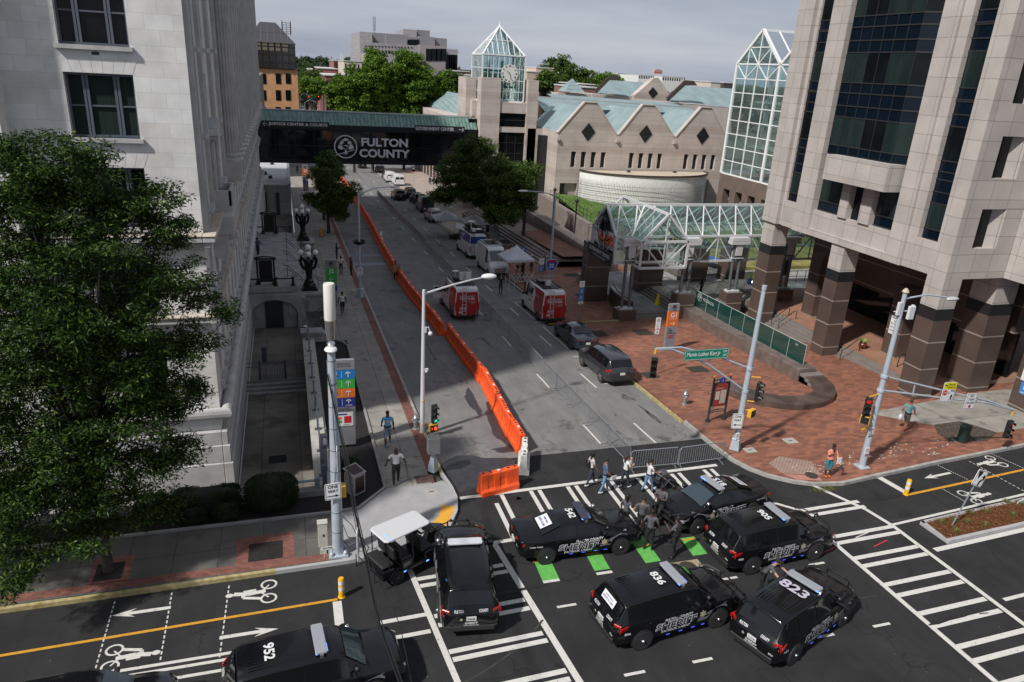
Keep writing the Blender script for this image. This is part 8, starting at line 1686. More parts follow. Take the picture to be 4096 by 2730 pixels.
for v in(1578,1660,1705):z_=PY(3500,v,y).z;b.path([(x,y,z_),(hh.x,y-.2,z_)],.035,6)
b.build('signal_bracket',SIGY,t,w=1)
q=PY(3485,1726,y-.2);flatsign(t,(q.x,y-.2,q.z),(1,-.1,0),.30,.42,[SGB,BLK],[('oo',0,.1,.18,.08,1),('USE',0,.02,.1,.05,1),('PED',0,-.05,.1,.05,1),('SIGNAL',0,-.13,.18,.05,1)],'use_ped_signal_sign',border=1);q=PY(3467,1803,y-.2);flatsign(t,(q.x,y-.22,q.z),(1,0,0),.25,.36,[SGB,BLK],[('PUSH',0,.08,.16,.05,1),('TO WALK',0,-.02,.18,.05,1)],'push_button_sign')
x,y=6.0,33.0;z0=-.1;t=thing('signal_pole','tall white pole at the left kerb with lamp arm, signal and red hand','traffic signal',(x,y,z0));b=MB();b.path([(x,y,z0),(x,y,3.5),(x,y,7.5)],[.12,.10,.075],12);b.build('pole',mat('white_pole',(.58,.60,.62),.4,.1),t,w=1,sm=1)
tip=PY(1930,1112,y+1.8);b=MB();b.path([(x,y,7.3),(lerp(x,tip.x,.45),y+.8,lerp(7.3,tip.z,.75)),(lerp(x,tip.x,.8),y+1.4,tip.z+.02),(tip.x,y+1.8,tip.z)],[.06,.05,.045,.04],8);b.build('lamp_arm',mat('white_pole',(.58,.60,.62),.4,.1),t,w=1,sm=1)
b=MB();b.sphere((tip.x+.38,y+1.95,tip.z+.02),.42,14,8,sz=.36,sy=.5);b.build('street_light',WHD,t,w=1,sm=1)
b=MB();b.path([(x,y,5.55),(x+.25,y,5.6),(x+.32,y,5.4)],.03,6);b.sphere((x+.34,y,5.27),.12,10,6);b.box(x+.02,y-.08,5.35,x+.14,y+.04,5.65);b.build('security_camera',WHD,t,w=1,sm=1)
b=MB();b.box(x+.05,y-.1,3.35,x+.25,y,3.45);b.sphere((x+.16,y-.05,3.3),.08,8,6);b.build('small_camera',WHD,t,w=1)
q=PY(1737,1655,y-.2);signalhead(t,(q.x,y-.22,q.z),(.35,-.93),2);q=PY(1733,1712,y-.2);pedhead(t,(q.x,y-.22,q.z+.02),(.1,-1),True);b=MB()
for v in(1598,1690,1735):z_=PY(1740,v,y).z;b.path([(x,y,z_),(x-.02,y-.2,z_)],.04,6)
b.build('signal_bracket',SIGY,t,w=1)
t=thing('control_cabinet','patterned grey signal control cabinet on a short post at the left kerb','cabinet',(5.75,28.75,.15));b=MB();b.lathe([(.26,0),(.22,.35),(.12,.7),(.12,.95)],4,(0,0,0));b.build('pedestal',POLE,t);b=MB();b.box(-.28,-.22,.95,.28,.22,1.75);b.build('box',brickmat('graffiti_pattern',(.35,.35,.35),(.25,.25,.26),(.08,.08,.08),.07,.05,.014,'auto',.5,.5,.2),t,bevel=.02)
x,y=1.15,23.5;z0=.15;t=thing('signal_pole','thick blue grey pole near the golf cart with white cylinder antenna and ONE WAY sign','utility pole',(x,y,z0));b=MB();b.path([(x,y,z0),(x,y,4),(x,y,8.5)],[.22,.18,.13],14);b.build('pole',POLE,t,w=1,sm=1)
b=MB();b.obox((x,y,z0+.05),(.7,.6,.1));[b.lathe([(.09,.1),(.08,.2),(.03,.26)],8,(x+a,y+c,z0))for a,c in((-.25,-.2),(.25,-.2),(.25,.2))];b.build('base_plate',POLE,t,w=1,bevel=.01)
b=MB();b.lathe([(.05,8.4),(.15,8.6),(.12,8.65)],12,(x,y,0));b.lathe([(.13,8.75),(.17,9.2),(.18,9.45)],16,(x,y,0));b.build('antenna_collar',CHR,t,w=1,sm=1);b=MB();b.lathe([(.185,9.45),(.19,9.5),(.19,10.65),(.17,10.7)],18,(x,y,0));b.build('antenna_cylinder',mat('cream_antenna',(.62,.60,.54),.5),t,w=1,sm=1)
b=MB();b.sphere((x-.02,y-.15,8.45),.22,12,6,sz=.45,sy=1.2);b.build('street_light',WHD,t,w=1,sm=1)
q=PY(1332,1965,y-.25);flatsign(t,(q.x,y-.28,q.z),(1,0,.08),.58,.66,[SGB,BLK],[('ONE',0,.2,.36,.13,1),('WAY',0,.02,.38,.13,1),(ARW,0,-.18,.22,.14,1)],'one_way_sign',border=1)
b=MB();q=PY(1370,1960,y);b.box(q.x-.08,y-.2,q.z-.22,q.x+.12,y+.15,q.z+.22);b.build('pedestrian_signal',SIGY,t,w=1,bevel=.02)
q=PY(1345,1825,y+.0);flatsign(t,(q.x+.04,y-.05,q.z),(.12,1,0),.75,.95,[SGB,BLK],[('NO',0,.3,.3,.15,1),('TURN',0,.05,.5,.15,1),('ON RED',0,-.2,.55,.13,1)],'edge_on_sign',border=1)
b=MB()
for k in range(9):z=1.2+k*.85;rr=lerp(.225,.14,z/8.5);b.lathe([(rr,-.01),(rr+.006,0),(rr,.01)],14,(x,y,z))
b.path([(x-.03,y-.2,7.2),(x-.02,y-.24,5.5),(x+.05,y-.24,4.2),(x-.05,y-.25,3.4)],.012,4);b.build('bands_and_wire',TRIM,t,w=1)
b=MB();b.path([(x+.15,y-.1,1.9),(x+.5,y-.2,1.5),(x+.75,y-.3,.9),(x+.4,y-.2,.5),(x+.2,y-.15,.8)],.014,5);b.path([(x+.15,y,1.6),(x+.35,y-.2,1.0),(x+.95,y-.2,.7),(x+.5,y-.1,.3)],.014,5);b.build('loose_cable',BLACK,t,w=1)
t=thing('meter_cabinet','small cream metal cabinet beside the thick foreground pole','cabinet',(.62,23.7,.15));b=MB();b.box(-.17,-.13,.35,.17,.13,1.35);b.box(-.19,-.15,1.35,.19,.15,1.38);b.box(-.12,-.1,0,.12,.1,.35);b.build('box',mat('cream_box',(.42,.41,.35),.6,var=.15,scale=5),t,bevel=.01);b=MB();b.box(.0,-.145,.8,.05,-.13,.9);b.build('lock',BLACK,t)
t=thing('yard_sign','small white yard sign leaning at the foot of the thick foreground pole','sign',(.78,23.35,.15));b=MB();b.box(-.25,0,.35,.25,.01,.5,0);b.path([(-.15,.005,0),(-.15,.005,.4)],.008,4,0);b.text('BO PHIL',(0,-.004,.43),(1,0,0),(0,0,1),.08,1,.01,width=.35,height=.08);b.build('board',[SGB,BLK],t,rc=0)
t=thing('span_wires','bundle of sagging black overhead wires crossing the lower left of the photo','wires',(3,15,7));b=MB()
P0=Vector((1.15,23.4,7.6));W1=[]
ctl=[(1312,1500,22.8),(1345,1660,21.5),(1390,1850,19.0),(1420,2040,17.0),(1465,2240,15.2),(1500,2420,13.6),(1540,2560,12.4),(1610,2760,11.0)]
pw=[PY(u,v,yy)for u,v,yy in ctl]
for dx_,dz_ in((0,0),(.03,.05),(-.03,.03)):b.path([p+Vector((dx_,0,dz_))for p in pw],.014,5)
b.path([PY(1312,1500,23.0),PY(1370,1800,20.5),PY(1425,2120,17.0),PY(1600,2500,13),PY(1660,2800,11)],.010,4);b.path([PY(1430,2130,17),PY(1475,2190,16),PY(1460,2230,15.5)],.012,4);b.build('wires',BLACK,t,w=1)
for u,v,yy,rz_,lab in((1432,2165,16.8,0,'white ONE WAY sign hanging edge-on from the overhead wires by the golf cart'),):
 p=PY(u,v,yy);t=thing('hanging_sign',lab,'sign',tuple(p));flatsign(t,(p.x,p.y,p.z),(.18,1,0),.6,.95,[SGB,BLK],[('ONE',0,.28,.36,.13,1),('WAY',0,.08,.38,.13,1),(ARW,0,-.2,.22,.16,1)],'panel',border=1);b=MB();b.path([(p.x,p.y,p.z+.4),(p.x,p.y,p.z+.75)],.03,6);b.build('clamp',CHR,t,w=1)
def lamppole(lab,x,y,h,tipuv,ty,m=POLE,base=1,extra=None):
 z0=gz(y)+.15;t=thing('lamp_pole',lab,'lamp post',(x,y,z0));tp=PY(*tipuv,ty);b=MB();b.path([(x,y,z0),(x,y,z0+h)],[.12,.08],10);b.build('pole',m,t,w=1,sm=1);b=MB();zt=z0+h-.1;b.path([(x,y,zt),(lerp(x,tp.x,.5),lerp(y,ty,.5),lerp(zt,tp.z,.8)),(tp.x,ty,tp.z)],[.06,.045,.04],8);b.build('lamp_arm',m,t,w=1,sm=1)
 dxx=.45*(1 if tp.x>x else-1);b=MB();b.sphere((tp.x+dxx,ty,tp.z),.5,10,6,sz=.2,sy=.4);b.build('street_light',WHD,t,w=1,sm=1)
 if base:basebox(t,x,y,z0,.36,.75)
 return t
t=lamppole('grey lamp pole with a black hanging basket on the left kerb',5.55,60.7,8.85,(1555,748),61);b=MB();zb=PY(1442,970,60.7).z;b.lathe([(.1,-.25),(.45,-.1),(.55,.15),(.52,.15),(.40,-.08),(.1,-.2)],14,(5.55,60.7,zb));b.build('hanging_basket',BLACK,t,w=1)
q=PY(1441,1085,60.5);flatsign(t,(q.x,60.4,q.z),(1,0,0),.42,.62,[SGB,SRD,BLK],[(CIRC,0,.1,.15,.15,1),(CIRC,0,.1,.11,.11,0,1),('P',.0,.1,.1,.16,2,1),('TOW',0,-.18,.25,.08,2)],'no_parking_sign')
t=lamppole('grey lamp pole with the blue and red route 20 shield on the brick plaza',23.1,61.9,8.7,(2112,765),62);q=PY(2205,1060,61.7)
SH=['#',(-.5,.42),(0,.5),(.5,.42),(.52,.1),(.42,-.22),(.2,-.42),(0,-.52),(-.2,-.42),(-.42,-.22),(-.52,.1)]
b=MB()
for sc_,mi,dz_ in((1.12,0,0),(1.0,1,.01)):b.add([(q.x+px*1.0*sc_,61.6-dz_,q.z+py*1.05*sc_)for px,py in SH[1:]],[tuple(range(10))],mi)
b.add([(q.x+a,61.585,q.z+c)for a,c in((-.46,.28),(.46,.28),(.47,.42),(0,.49),(-.47,.42))],[(0,1,2,3,4)],2);b.text('20',(q.x,61.58,q.z-.05),(1,0,0),(0,0,1),.42,0,.03,width=.52,height=.42);b.build('route_shield',[SGB,mat('interstate_blue',(.02,.10,.38),.5),SRD],t,w=1,rc=0)
def signpost(lab,x,y,panels,h=2.6,nm='parking_sign',dz=.15):
 z0=gz(y)+dz;t=thing(nm,lab,'sign',(x,y,z0));b=MB();b.path([(x,y,z0),(x,y,z0+h)],.03,6);b.build('post',STEEL,t,w=1)
 for zc,w_,h_,bg,items in panels:flatsign(t,(x,y-.05,z0+zc),(1,0,0),w_,h_,bg,items)
 return t
RP=[('NO',0,.14,.1,.06,1),('PARKING',0,.05,.24,.05,1),('TOW',0,-.04,.12,.05,1)];BP=[('P',0,.05,.12,.16,1),('>',0,-.12,.1,.06,1)]
signpost('post with a red and white notice above two blue parking signs at the plaza kerb',21.36,50.0,[(3.3,.42,.5,[SGB,SRD],RP),(2.75,.42,.5,[SBL,SGB],[('o',0,.1,.08,.08,1),('L',0,-.02,.12,.16,1)]),(2.2,.42,.5,[SBL,SGB],BP),(1.8,.42,.2,[SGB,BLK],[('18A',0,0,.2,.08,1)])],3.5)
signpost('post with a red notice above a blue disabled parking sign beside the route 20 pole',22.0,61.3,[(2.7,.5,.62,[SGB,SRD],RP),(2.0,.5,.62,[SBL,SGB],[('o',0,.12,.1,.1,1),('L',0,-.04,.15,.2,1)])],3.0)
signpost('blue parking sign beside the man in a black T-shirt and cap',22.4,68.0,[(2.4,.5,.6,[SBL,SGB],[('P',0,.1,.2,.2,1),('>',0,-.15,.2,.1,1)])],2.7)
signpost('small sign post beside the silver SUV under the plaza tree',23.3,106.7,[(2.2,.45,.55,[SGB,SRD],RP),(1.5,.45,.5,[SGB,BLK],[('P',0,0,.15,.2,1)])],2.5)
t=signpost('tall pale pole with black vertical banner sign near the farther pavement trees',24.5,148,[(5.2,.9,1.1,[SGB,BLK],[(CIRC,0,0,.35,.4,1)]),(3.6,.7,1.6,[BLK,SGB],[('PED',0,.3,.4,.25,1),('RIDE',0,-.2,.4,.25,1)]),(2.9,1.2,.25,[SRD,SGB],[])],6.6)
x,y=PY(2618,1560,34.9).x,34.9
t=signpost('narrow post with no parking signs in the tree grate by the crossover SUV',21.75,38.4,[(3.75,.34,.42,[SGB,BLK],[(CIRC,0,.05,.11,.11,1),(CIRC,0,.05,.08,.08,0,1),('P',0,.05,.06,.1,1,1)]),(3.35,.34,.34,[SGB,BLK],[(ARL,0,.06,.1,.08,1),(ARW,0,-.08,.1,.08,1)]),(3.0,.3,.25,[SGB,GRS],[('2 HR',0,0,.2,.1,1)])],4.0)
def pylon(lab,x,y,z0,w_,h,panels,rz=0.,base=MGRY,dp=.18):
 t=thing('wayfinding_pylon',lab,'sign',(x,y,z0),rz);b=MB();b.box(-w_/2,-dp/2,0,w_/2,dp/2,h);b.build('pylon_body',base,t,bevel=.01)
 for zc,hh_,m,items in panels:
  b=MB();b.box(-w_/2-.012,-dp/2-.012,zc-hh_/2,w_/2+.012,dp/2+.012,zc+hh_/2,0)
  mats=[m,SGB,BLK,SRD,MORG,MGRN,MBLU,MNAV]
  for it in items:
   s,px,py,ww,h2,mi=it
   if s=='^':b.beam((px,-dp/2-.025,zc+py-h2/2),(px,-dp/2-.025,zc+py+h2/2),.035,.01,mi,up=(0,1,0));[b.beam((px,-dp/2-.025,zc+py+h2/2),(px+e*ww/2,-dp/2-.025,zc+py+h2*.15),.035,.01,mi,up=(0,1,0))for e in(-1,1)]
   elif s in('->','<-'):
    e=1 if s=='->'else-1;b.beam((px-e*ww/2,-dp/2-.025,zc+py),(px+e*ww/2,-dp/2-.025,zc+py),.035,.01,mi,up=(0,1,0));[b.beam((px+e*ww/2,-dp/2-.025,zc+py),(px+e*ww*.1,-dp/2-.025,zc+py+q*h2/2),.035,.01,mi,up=(0,1,0))for q in(-1,1)]
   elif s=='@':emblem(b,(px,-dp/2-.02,zc+py),(1,0,0),(0,0,1),h2/2,mi,ring=.16)
   elif s=='|':b.box(px-.008,-dp/2-.02,zc+py-h2/2,px+.008,-dp/2-.016,zc+py+h2/2,mi)
   elif s=='#':b.box(px-ww/2,-dp/2-.022-.003*mi,zc+py-h2/2,px+ww/2,-dp/2-.014,zc+py+h2/2,mi)
   else:b.text(s,(px,-dp/2-.03,zc+py),(1,0,0),(0,0,1),h2,mi,.02,width=ww,height=h2)
  b.build('sign_panel',mats,t,rc=0)
 return t
def jrow(s,sub):return[(s,-.33,.03,.26,.26,1),(sub,-.3,-.16,.24,.045,1),('|',.02,0,.01,.34,1),('^',.32,0,.22,.28,1)]
W_=1.22
pylon('tall wayfinding pylon with coloured J1, J2, J3 and J4 panels in the mulch bed',1.98,32.2,.05,W_,4.45,[(4.2,.46,MGRY,[('@',-.42,0,.3,.28,2),('FULTON COUNTY',.12,.07,.62,.075,2),('JUSTICE CENTER',.13,-.06,.64,.075,2)]),(3.72,.46,MBLU,jrow('J1','TOWER')),(3.24,.46,MGRN,jrow('J2','SLATON')),(2.76,.46,MORG,jrow('J3','CARNES')),(2.28,.46,MNAV,[('J4',-.33,.03,.26,.26,1),('JUVENILE',-.3,-.16,.24,.045,1),('|',.02,0,.01,.34,1),('^',.32,.05,.22,.2,1),('.5 MILES',.32,-.15,.32,.06,1)]),(1.92,.22,MGRY,[('FULTON COUNTY',0,.065,.7,.05,2),('ADMINISTRATIVE &',0,0,.8,.05,2),('JUSTICE CENTER COMPLEX',0,-.065,1.0,.05,2)]),(1.40,.74,MGRY,[('#',.02,0,.98,.72,1),('#',.25,-.02,.34,.36,3),('#',-.12,.08,.14,.12,4),('#',-.12,-.1,.14,.12,5),('#',-.32,-.02,.12,.2,6),('#',-.05,.28,.5,.05,7),('MAP',.2,-.29,.3,.04,2)])])
pylon('grey pylon with green J2 panel and left arrow beside the entrance stairs',3.05,58.0,gz(58)+.15,.85,3.9,[(3.55,.6,MGRY,[('@',0,.03,.4,.42,2)]),(2.9,.68,MGRN,[('J2',0,.05,.4,.42,1)]),(2.33,.44,MGRN,[('<-',0,0,.36,.26,1)]),(1.55,.4,MNAV,[('<-',-.1,0,.3,.2,1)])])
pylon('orange and grey J3 pylon far up the left pavement under the bridge',3.3,137.5,gz(137.5)+.15,.95,4.6,[(4.2,.6,MGRY,[('@',0,0,.4,.45,2)]),(3.3,1.2,MORG,[('J3',0,.2,.5,.5,1),('<-',0,-.4,.4,.3,1)]),(1.6,.45,MNAV,[('<-',-.2,0,.3,.2,1),('o',.2,0,.15,.2,1)])])
pylon('orange and grey G1 pylon with a right arrow reading 141 PRYOR STREET',25.4,42.9,gz(42.9)+.15,.78,3.5,[(3.22,.46,MGRY,[('@',0,.04,.3,.34,2),('FULTON',0,-.18,.3,.05,2)]),(2.62,.66,MORG,[('G1',0,.08,.48,.36,1),('GOVERNMENT CENTER',0,-.2,.6,.05,1)]),(2.05,.40,MORG,[('->',.0,0,.36,.24,1)]),(1.55,.5,MGRY,[('141',-.18,.14,.16,.08,2),('PRYOR',-.12,.02,.3,.08,2),('STREET',-.11,-.1,.33,.08,2),('#',0,-.2,.7,.01,2)]),(1.12,.26,MGRY,[('oooo',0,.05,.5,.1,3),('ooo',-.05,-.07,.38,.1,3)])])
t=thing('map_kiosk','dark green information kiosk with a red and cream city map on the brick plaza','kiosk',(22.1,31.3,gz(31.3)+.15),R(6));KG=mat('dark_green_metal',(.008,.022,.020),.4)
for s in(-.55,.55):b=MB();b.lathe([(.14,0),(.14,.08),(.06,.2),(.045,2.55),(.06,2.6)],10,(s,0,0));b.build('post',KG,t,sm=1);b=MB();b.sphere((s,0,2.68),.06,8,6);b.build('finial',MORG,t)
b=MB()
for z in(.5,.62,2.45):b.path([(-.55,0,z),(0,0,z+.06),(.55,0,z)],.03,6)
b.box(-.45,-.05,.9,.45,.05,2.3);b.build('frame',KG,t);b=MB();b.lathe([(.17,-.04),(.17,.04)],16,(0,-.02,2.42),0,'y');b.build('info_disc',MNAV,t);b=MB();b.text('i',(0,-.065,2.42),(1,0,0),(0,0,1),.22,0,.03);b.build('info_letter',SGB,t)
b=MB();b.box(-.42,-.06,.95,.42,-.052,2.1,0);b.add([(-.42,-.06,2.1),(.42,-.06,2.1),(.28,-.06,2.25),(0,-.06,2.3),(-.28,-.06,2.25)],[(0,1,2,3,4)],0);b.box(-.02,-.068,1.05,.36,-.062,1.85,1);b.box(-.34,-.068,1.3,-.08,-.062,1.8,2);b.text('Atlanta',(-.12,-.07,1.98),(1,0,0),(0,0,1),.14,2,.01,width=.45)
for k in range(7):b.box(0,-.072,1.1+.1*k,.34,-.069,1.115+.1*k,2);b.box(.02+.045*k,-.072,1.08,.03+.045*k,-.069,1.83,2)
b.build('map_panel',[mat('map_red',(.28,.035,.03),.5),mat('map_cream',(.40,.36,.28),.6),mat('map_pale',(.5,.45,.38),.6)],t)
HY=mat('hydrant_silver',(.38,.39,.40),.35,.7,var=.1,scale=6)
def hydrant(lab,x,y):
 t=thing('fire_hydrant',lab,'fire hydrant',(x,y,gz(y)+.15));b=MB();b.lathe([(.19,0),(.19,.05),(.12,.07),(.11,.35),(.15,.38),(.15,.44),(.12,.46),(.13,.62),(.16,.64),(.16,.69),(.13,.72),(.08,.84),(.04,.86),(.04,.92)],14);b.build('barrel',HY,t,sm=1,angle=40)
 for dx_,dy_ in((1,0),(-1,0),(0,-1)):b=MB();b.path([(dx_*.1,dy_*.1,.53),(dx_*.21,dy_*.21,.53)],.065,8);b.path([(dx_*.21,dy_*.21,.53),(dx_*.25,dy_*.25,.53)],.03,6);b.build('hose_cap',HY,t,sm=1,angle=40)
hydrant('silver fire hydrant on the left pavement behind the signal pole',5.75,33.5);hydrant('silver fire hydrant on the brick plaza near the map kiosk',21.5,33.7)
def delineator(lab,x,y):
 t=thing('lane_post',lab,'bollard',(x,y,.005),0,'yellow lane posts');b=MB();b.lathe([(.13,0),(.13,.03),(.10,.05),(.10,.78),(.085,.80)],16);b.build('tube',mat('post_yellow',(.66,.36,.01),.45),t,sm=1,angle=40)
 for z in(.38,.62):b=MB();b.lathe([(.104,z-.07),(.104,z+.07)],16);b.build('reflective_band',mat('reflective_white',(.62,.62,.62),.4),t,sm=1)
delineator('yellow lane post with white bands on the left, beside the bike lane end',1.1,21.25);delineator('yellow lane post with white bands on the right, before the bicycle lane',26.85,22.55)
t=thing('litter_bin','dark green round litter bin on the brick plaza at the right','bin',(34.0,26.15,.16));b=MB();b.lathe([(.24,0),(.26,.05),(.27,.85),(.29,.88),(.29,.95),(.2,.97)],18);b.build('drum',mat('bin_green',(.008,.035,.03),.5),t,sm=1,angle=40);b=MB();b.lathe([(.21,.972),(.2,.975)],16);b.build('opening',BLACK,t)
t=thing('stone_pedestal','pale granite pedestal with a bronze plaque on top in the mulch bed','pedestal',(2.15,27.75,.12),R(35));b=MB();b.box(-.32,-.32,0,.32,.32,.95);b.add([(-.36,-.36,.95),(.36,-.36,.95),(.36,.36,1.12),(-.36,.36,1.12),(-.36,-.36,.99),(.36,-.36,.99),(.36,.36,1.16),(-.36,.36,1.16)],[(0,3,2,1),(4,5,6,7),(0,1,5,4),(1,2,6,5),(2,3,7,6),(3,0,4,7)]);b.build('block',mat('pale_granite',(.28,.27,.26),.7,var=.15,scale=8),t,bevel=.015);b=MB();b.add([(-.27,-.27,1.025),(.27,-.27,1.025),(.27,.27,1.145),(-.27,.27,1.145)],[(0,1,2,3)]);b.box(-.24,-.33,.1,.24,-.325,.85);b.build('bronze_plaque',mat('bronze_plaque',(.05,.03,.025),.4,.4),t,rc=0)
t=thing('traffic_cone','tall orange traffic cone with white collar on the left pavement','traffic cone',(3.66,90.3,gz(90.3)+.15));b=MB();b.box(-.25,-.25,0,.25,.25,.06);b.build('foot',BLACK,t);b=MB();b.lathe([(.2,.06),(.05,1.15),(.02,1.2)],14);b.build('cone',mat('cone_orange',(.7,.09,.02),.5),t,sm=1);b=MB();b.lathe([(.148,.4),(.115,.6)],14);b.lathe([(.10,.7),(.08,.8)],14);b.build('white_collar',SGB,t,sm=1)
t=thing('equipment_boxes','grey metal equipment boxes on posts beside the areaway railing','cabinet',(1.1,29.3,.2));b=MB();b.box(-.3,-.1,.2,.0,.2,1.3);b.box(-.25,.0,1.35,.05,.3,1.9);b.box(-.2,0,0,-.1,.1,.3);b.build('boxes',mat('galv_box',(.20,.21,.22),.5,.3,var=.1),t,bevel=.01);b=MB();b.box(-.15,-.02,1.5,.0,-.0,1.8);b.build('display',SGB,t)
kerb('median_kerb',[(25.55,20.42),(25.6,18.95),(30.0,19.2),(60,21.4)],.17,.17,mat('pale_kerb',(.34,.335,.34),.8),side=1);kerb('median_kerb',[(60,23.2),(32.0,20.95),(27.6,20.6),(25.55,20.42)],.17,.17,mat('pale_kerb',(.34,.335,.34),.8),side=1)
sheet('median_bed',[[(25.7,20.3),(25.75,19.1),(30,19.35),(60,21.5),(60,23.1),(32,20.85)]],.12,mat('pine_straw_base',(.10,.042,.02),.95,var=.4,scale=6,bump=1.))
b=MB()
for i in range(16000):
 x=random.uniform(25.8,40);y0_,y1_=19.15+.06*(x-26),20.35+.085*(x-26);y=random.uniform(y0_,y1_);a=random.uniform(0,pi);L=random.uniform(.04,.10);z=random.uniform(.13,.19);c,s=cos(a)*L,sin(a)*L;b.add([(x-c,y-s,z),(x+c,y+s,z+random.uniform(-.02,.04)),(x+c+.008,y+s+.008,z)],[(0,1,2)])
b.build('pine_straw',leafmat('pine_straw_mat',[(.10,.035,.012),(.20,.08,.03),(.30,.14,.06),(.14,.05,.02)],.8,.0),rc=0,kind='stuff')
for i,(x,y)in enumerate(((26.5,19.45),(27.6,19.9),(28.2,19.55),(27.1,20.1),(29.2,20.4),(30.2,19.9),(31.4,20.6),(30.9,21.0-.2),(28.3,20.45),(26.4,20.15))):
 t=thing('grass_tuft',['olive grass tuft at the near corner of the median','olive grass tuft beside the foot of the keep right sign','olive grass tuft near the front kerb of the median','small grass tuft behind the keep right sign','grass tuft near the back kerb of the median','yellowish grass tuft in the middle of the median','grass tuft at the right end of the median','grass tuft near the bike lane board','small grass tuft at the back of the median','grass tuft at the pointed end of the median'][i],'grass',(x,y,.13),0,'grass tufts in the median');b=MB()
 for k in range(150):a=random.uniform(0,2*pi);L=random.uniform(.10,.28);h_=random.uniform(.05,.2);c,s=cos(a),sin(a);b.add([(-s*.006,c*.006,0),(s*.006,-c*.006,0),(c*L*.6+s*.004,s*L*.6-c*.004,h_),(c*L*.6-s*.004,s*L*.6+c*.004,h_),(c*L,s*L,h_*.6)],[(0,1,2,3),(3,2,4)])
 b.build('blades',leafmat('tuft_blades',[(.06,.08,.02),(.14,.15,.04),(.22,.18,.07)],.7,.1)if 'tuft_blades'not in MATS else MATS['tuft_blades'],t,rc=0)
b=MB()
for i in range(350):
 x=random.gauss(23.2,.35);y=23.7+random.gauss(0,.1);a=random.uniform(0,2*pi);L=random.uniform(.05,.15);b.add([(x,y,.01),(x+.02,y,.01),(x+cos(a)*L,y+sin(a)*L,random.uniform(.02,.12))],[(0,1,2)])
b.build('gutter_weeds',MATS['tuft_blades'],rc=0,kind='stuff')
foot=Vector((26.75,19.89,.12));tp=PY(4096*2263/2353,2730*1072/1568,19.9)
c_=PY(3914,1910,20.0);t=thing('keep_right_sign','white keep right sign with black arrow on a leaning post in the median','sign',tuple(foot));b=MB();b.path([foot,c_+Vector((.1,0,.3))],.035,6);b.build('post',STEEL,t,w=1)
d_=(c_-foot).normalized();flatsign(t,tuple(c_+Vector((0,-.07,0))),Vector((1,0,-d_.x/d_.z*1.0)),.62,.76,[SGB,BLK],[(['#',(-.5,.5),(.5,.5),(.45,.2),(.05,-.5),(-.2,-.3),(-.45,.2)],-.12,.14,.26,.36,1),(['#',(-.25,-.5),(-.02,-.5),(-.02,-.2),(.28,.05),(.28,.2),(.45,.2),(.18,.5),(-.1,.2),(.08,.2),(.08,.1),(-.25,-.12)],.12,-.06,.42,.56,1)],'sign_panel',border=1,tilt=d_)
p=PY(4075,2020,20.6);t=thing('bike_lane_board','white and green bike lane notice board leaning in the median at the right edge','sign',tuple(p));flatsign(t,(p.x+.15,20.6,p.z),(1,.1,.25),.7,.55,[SGB,GRS,MNAV],[('TWO-WAY',0,.17,.4,.07,1),('BIKE LANE',0,.08,.42,.07,1),(SQ,0,-.01,.3,.03,1),('ATLDOT',-.1,-.12,.3,.07,2)],'board');b=MB();b.path([(p.x+.0,20.6,.1),(p.x+.1,20.6,p.z-.2)],.01,4);b.path([(p.x+.35,20.65,.1),(p.x+.4,20.6,p.z-.15)],.01,4);b.build('wire_legs',CHR,t,w=1)
b=MB();b.box(21.0,50.3,gz(50.4)+.15,25.0,50.42,gz(50.4)+.27)
t=thing('yellow_kerb_strip','worn yellow painted kerb strip on the brick plaza right of the red news van','kerb strip',(22.6,50.6,gz(50.4)+.15));b.build('strip',YK,t,w=1,bevel=.02)
t=thing('van_ramp','black and yellow step ramp behind the red news van at the kerb','ramp',(19.7,50.75,gz(50.7)));b=MB();b.box(-.75,-.3,.02,.75,.25,.1,0);b.box(-.6,-.2,.1,.6,-.05,.12,1);b.build('ramp',[BLACK,YEL],t)
TW=mat('tent_white',(.55,.55,.58),.6);TF=mat('tent_frame',(.5,.5,.5),.4,.5)
def tent(lab,x,y,rz,s=1.5,h=2.25,peak=.95,drop=.22,z0=None,flat=None):
 z0=gz(y)if z0 is None else z0;t=thing('canopy_tent',lab,'tent',(x,y,z0),rz);b=MB();n=8;vs=[];fs=[]
 for j in range(n+1):
  for i in range(n+1):
   u,v=-1+2*i/n,-1+2*j/n;m_=max(abs(u),abs(v));d_=abs(abs(u)-abs(v));z=h+peak*(1-m_)**1.15-.07*d_*(m_)*1.0;vs.append((u*s,v*s,z))
 for j in range(n):
  for i in range(n):fs.append((j*(n+1)+i,j*(n+1)+i+1,(j+1)*(n+1)+i+1,(j+1)*(n+1)+i))
 b.add(vs,fs)
 e=[(s,-s),(s,s),(-s,s),(-s,-s)]
 for(a,c),(p_,q_)in zip(e,e[1:]+e[:1]):b.add([(a,c,h),(p_,q_,h),(p_*1.01,q_*1.01,h-drop),(a*1.01,c*1.01,h-drop)],[(0,1,2,3)])
 b.build('canopy',TW,t,rc=0,sm=1,angle=25)
 for a,c in e:b=MB();b.path([(a*.98,c*.98,0),(a*.98,c*.98,h)],.025,6);b.box(a*.98-.08,c*.98-.08,0,a*.98+.08,c*.98+.08,.03);b.build('leg',TF,t)
 b=MB()
 for(a,c),(p_,q_)in zip(e,e[1:]+e[:1]):
  for k in range(4):f0,f1=k/4,(k+1)/4;A_=Vector((lerp(a,p_,f0)*.97,lerp(c,q_,f0)*.97,h-.1-.35*(k%2)));B_=Vector((lerp(a,p_,f1)*.97,lerp(c,q_,f1)*.97,h-.1-.35*((k+1)%2)));b.path([A_,B_],.014,4)
 b.build('truss',TF,t)
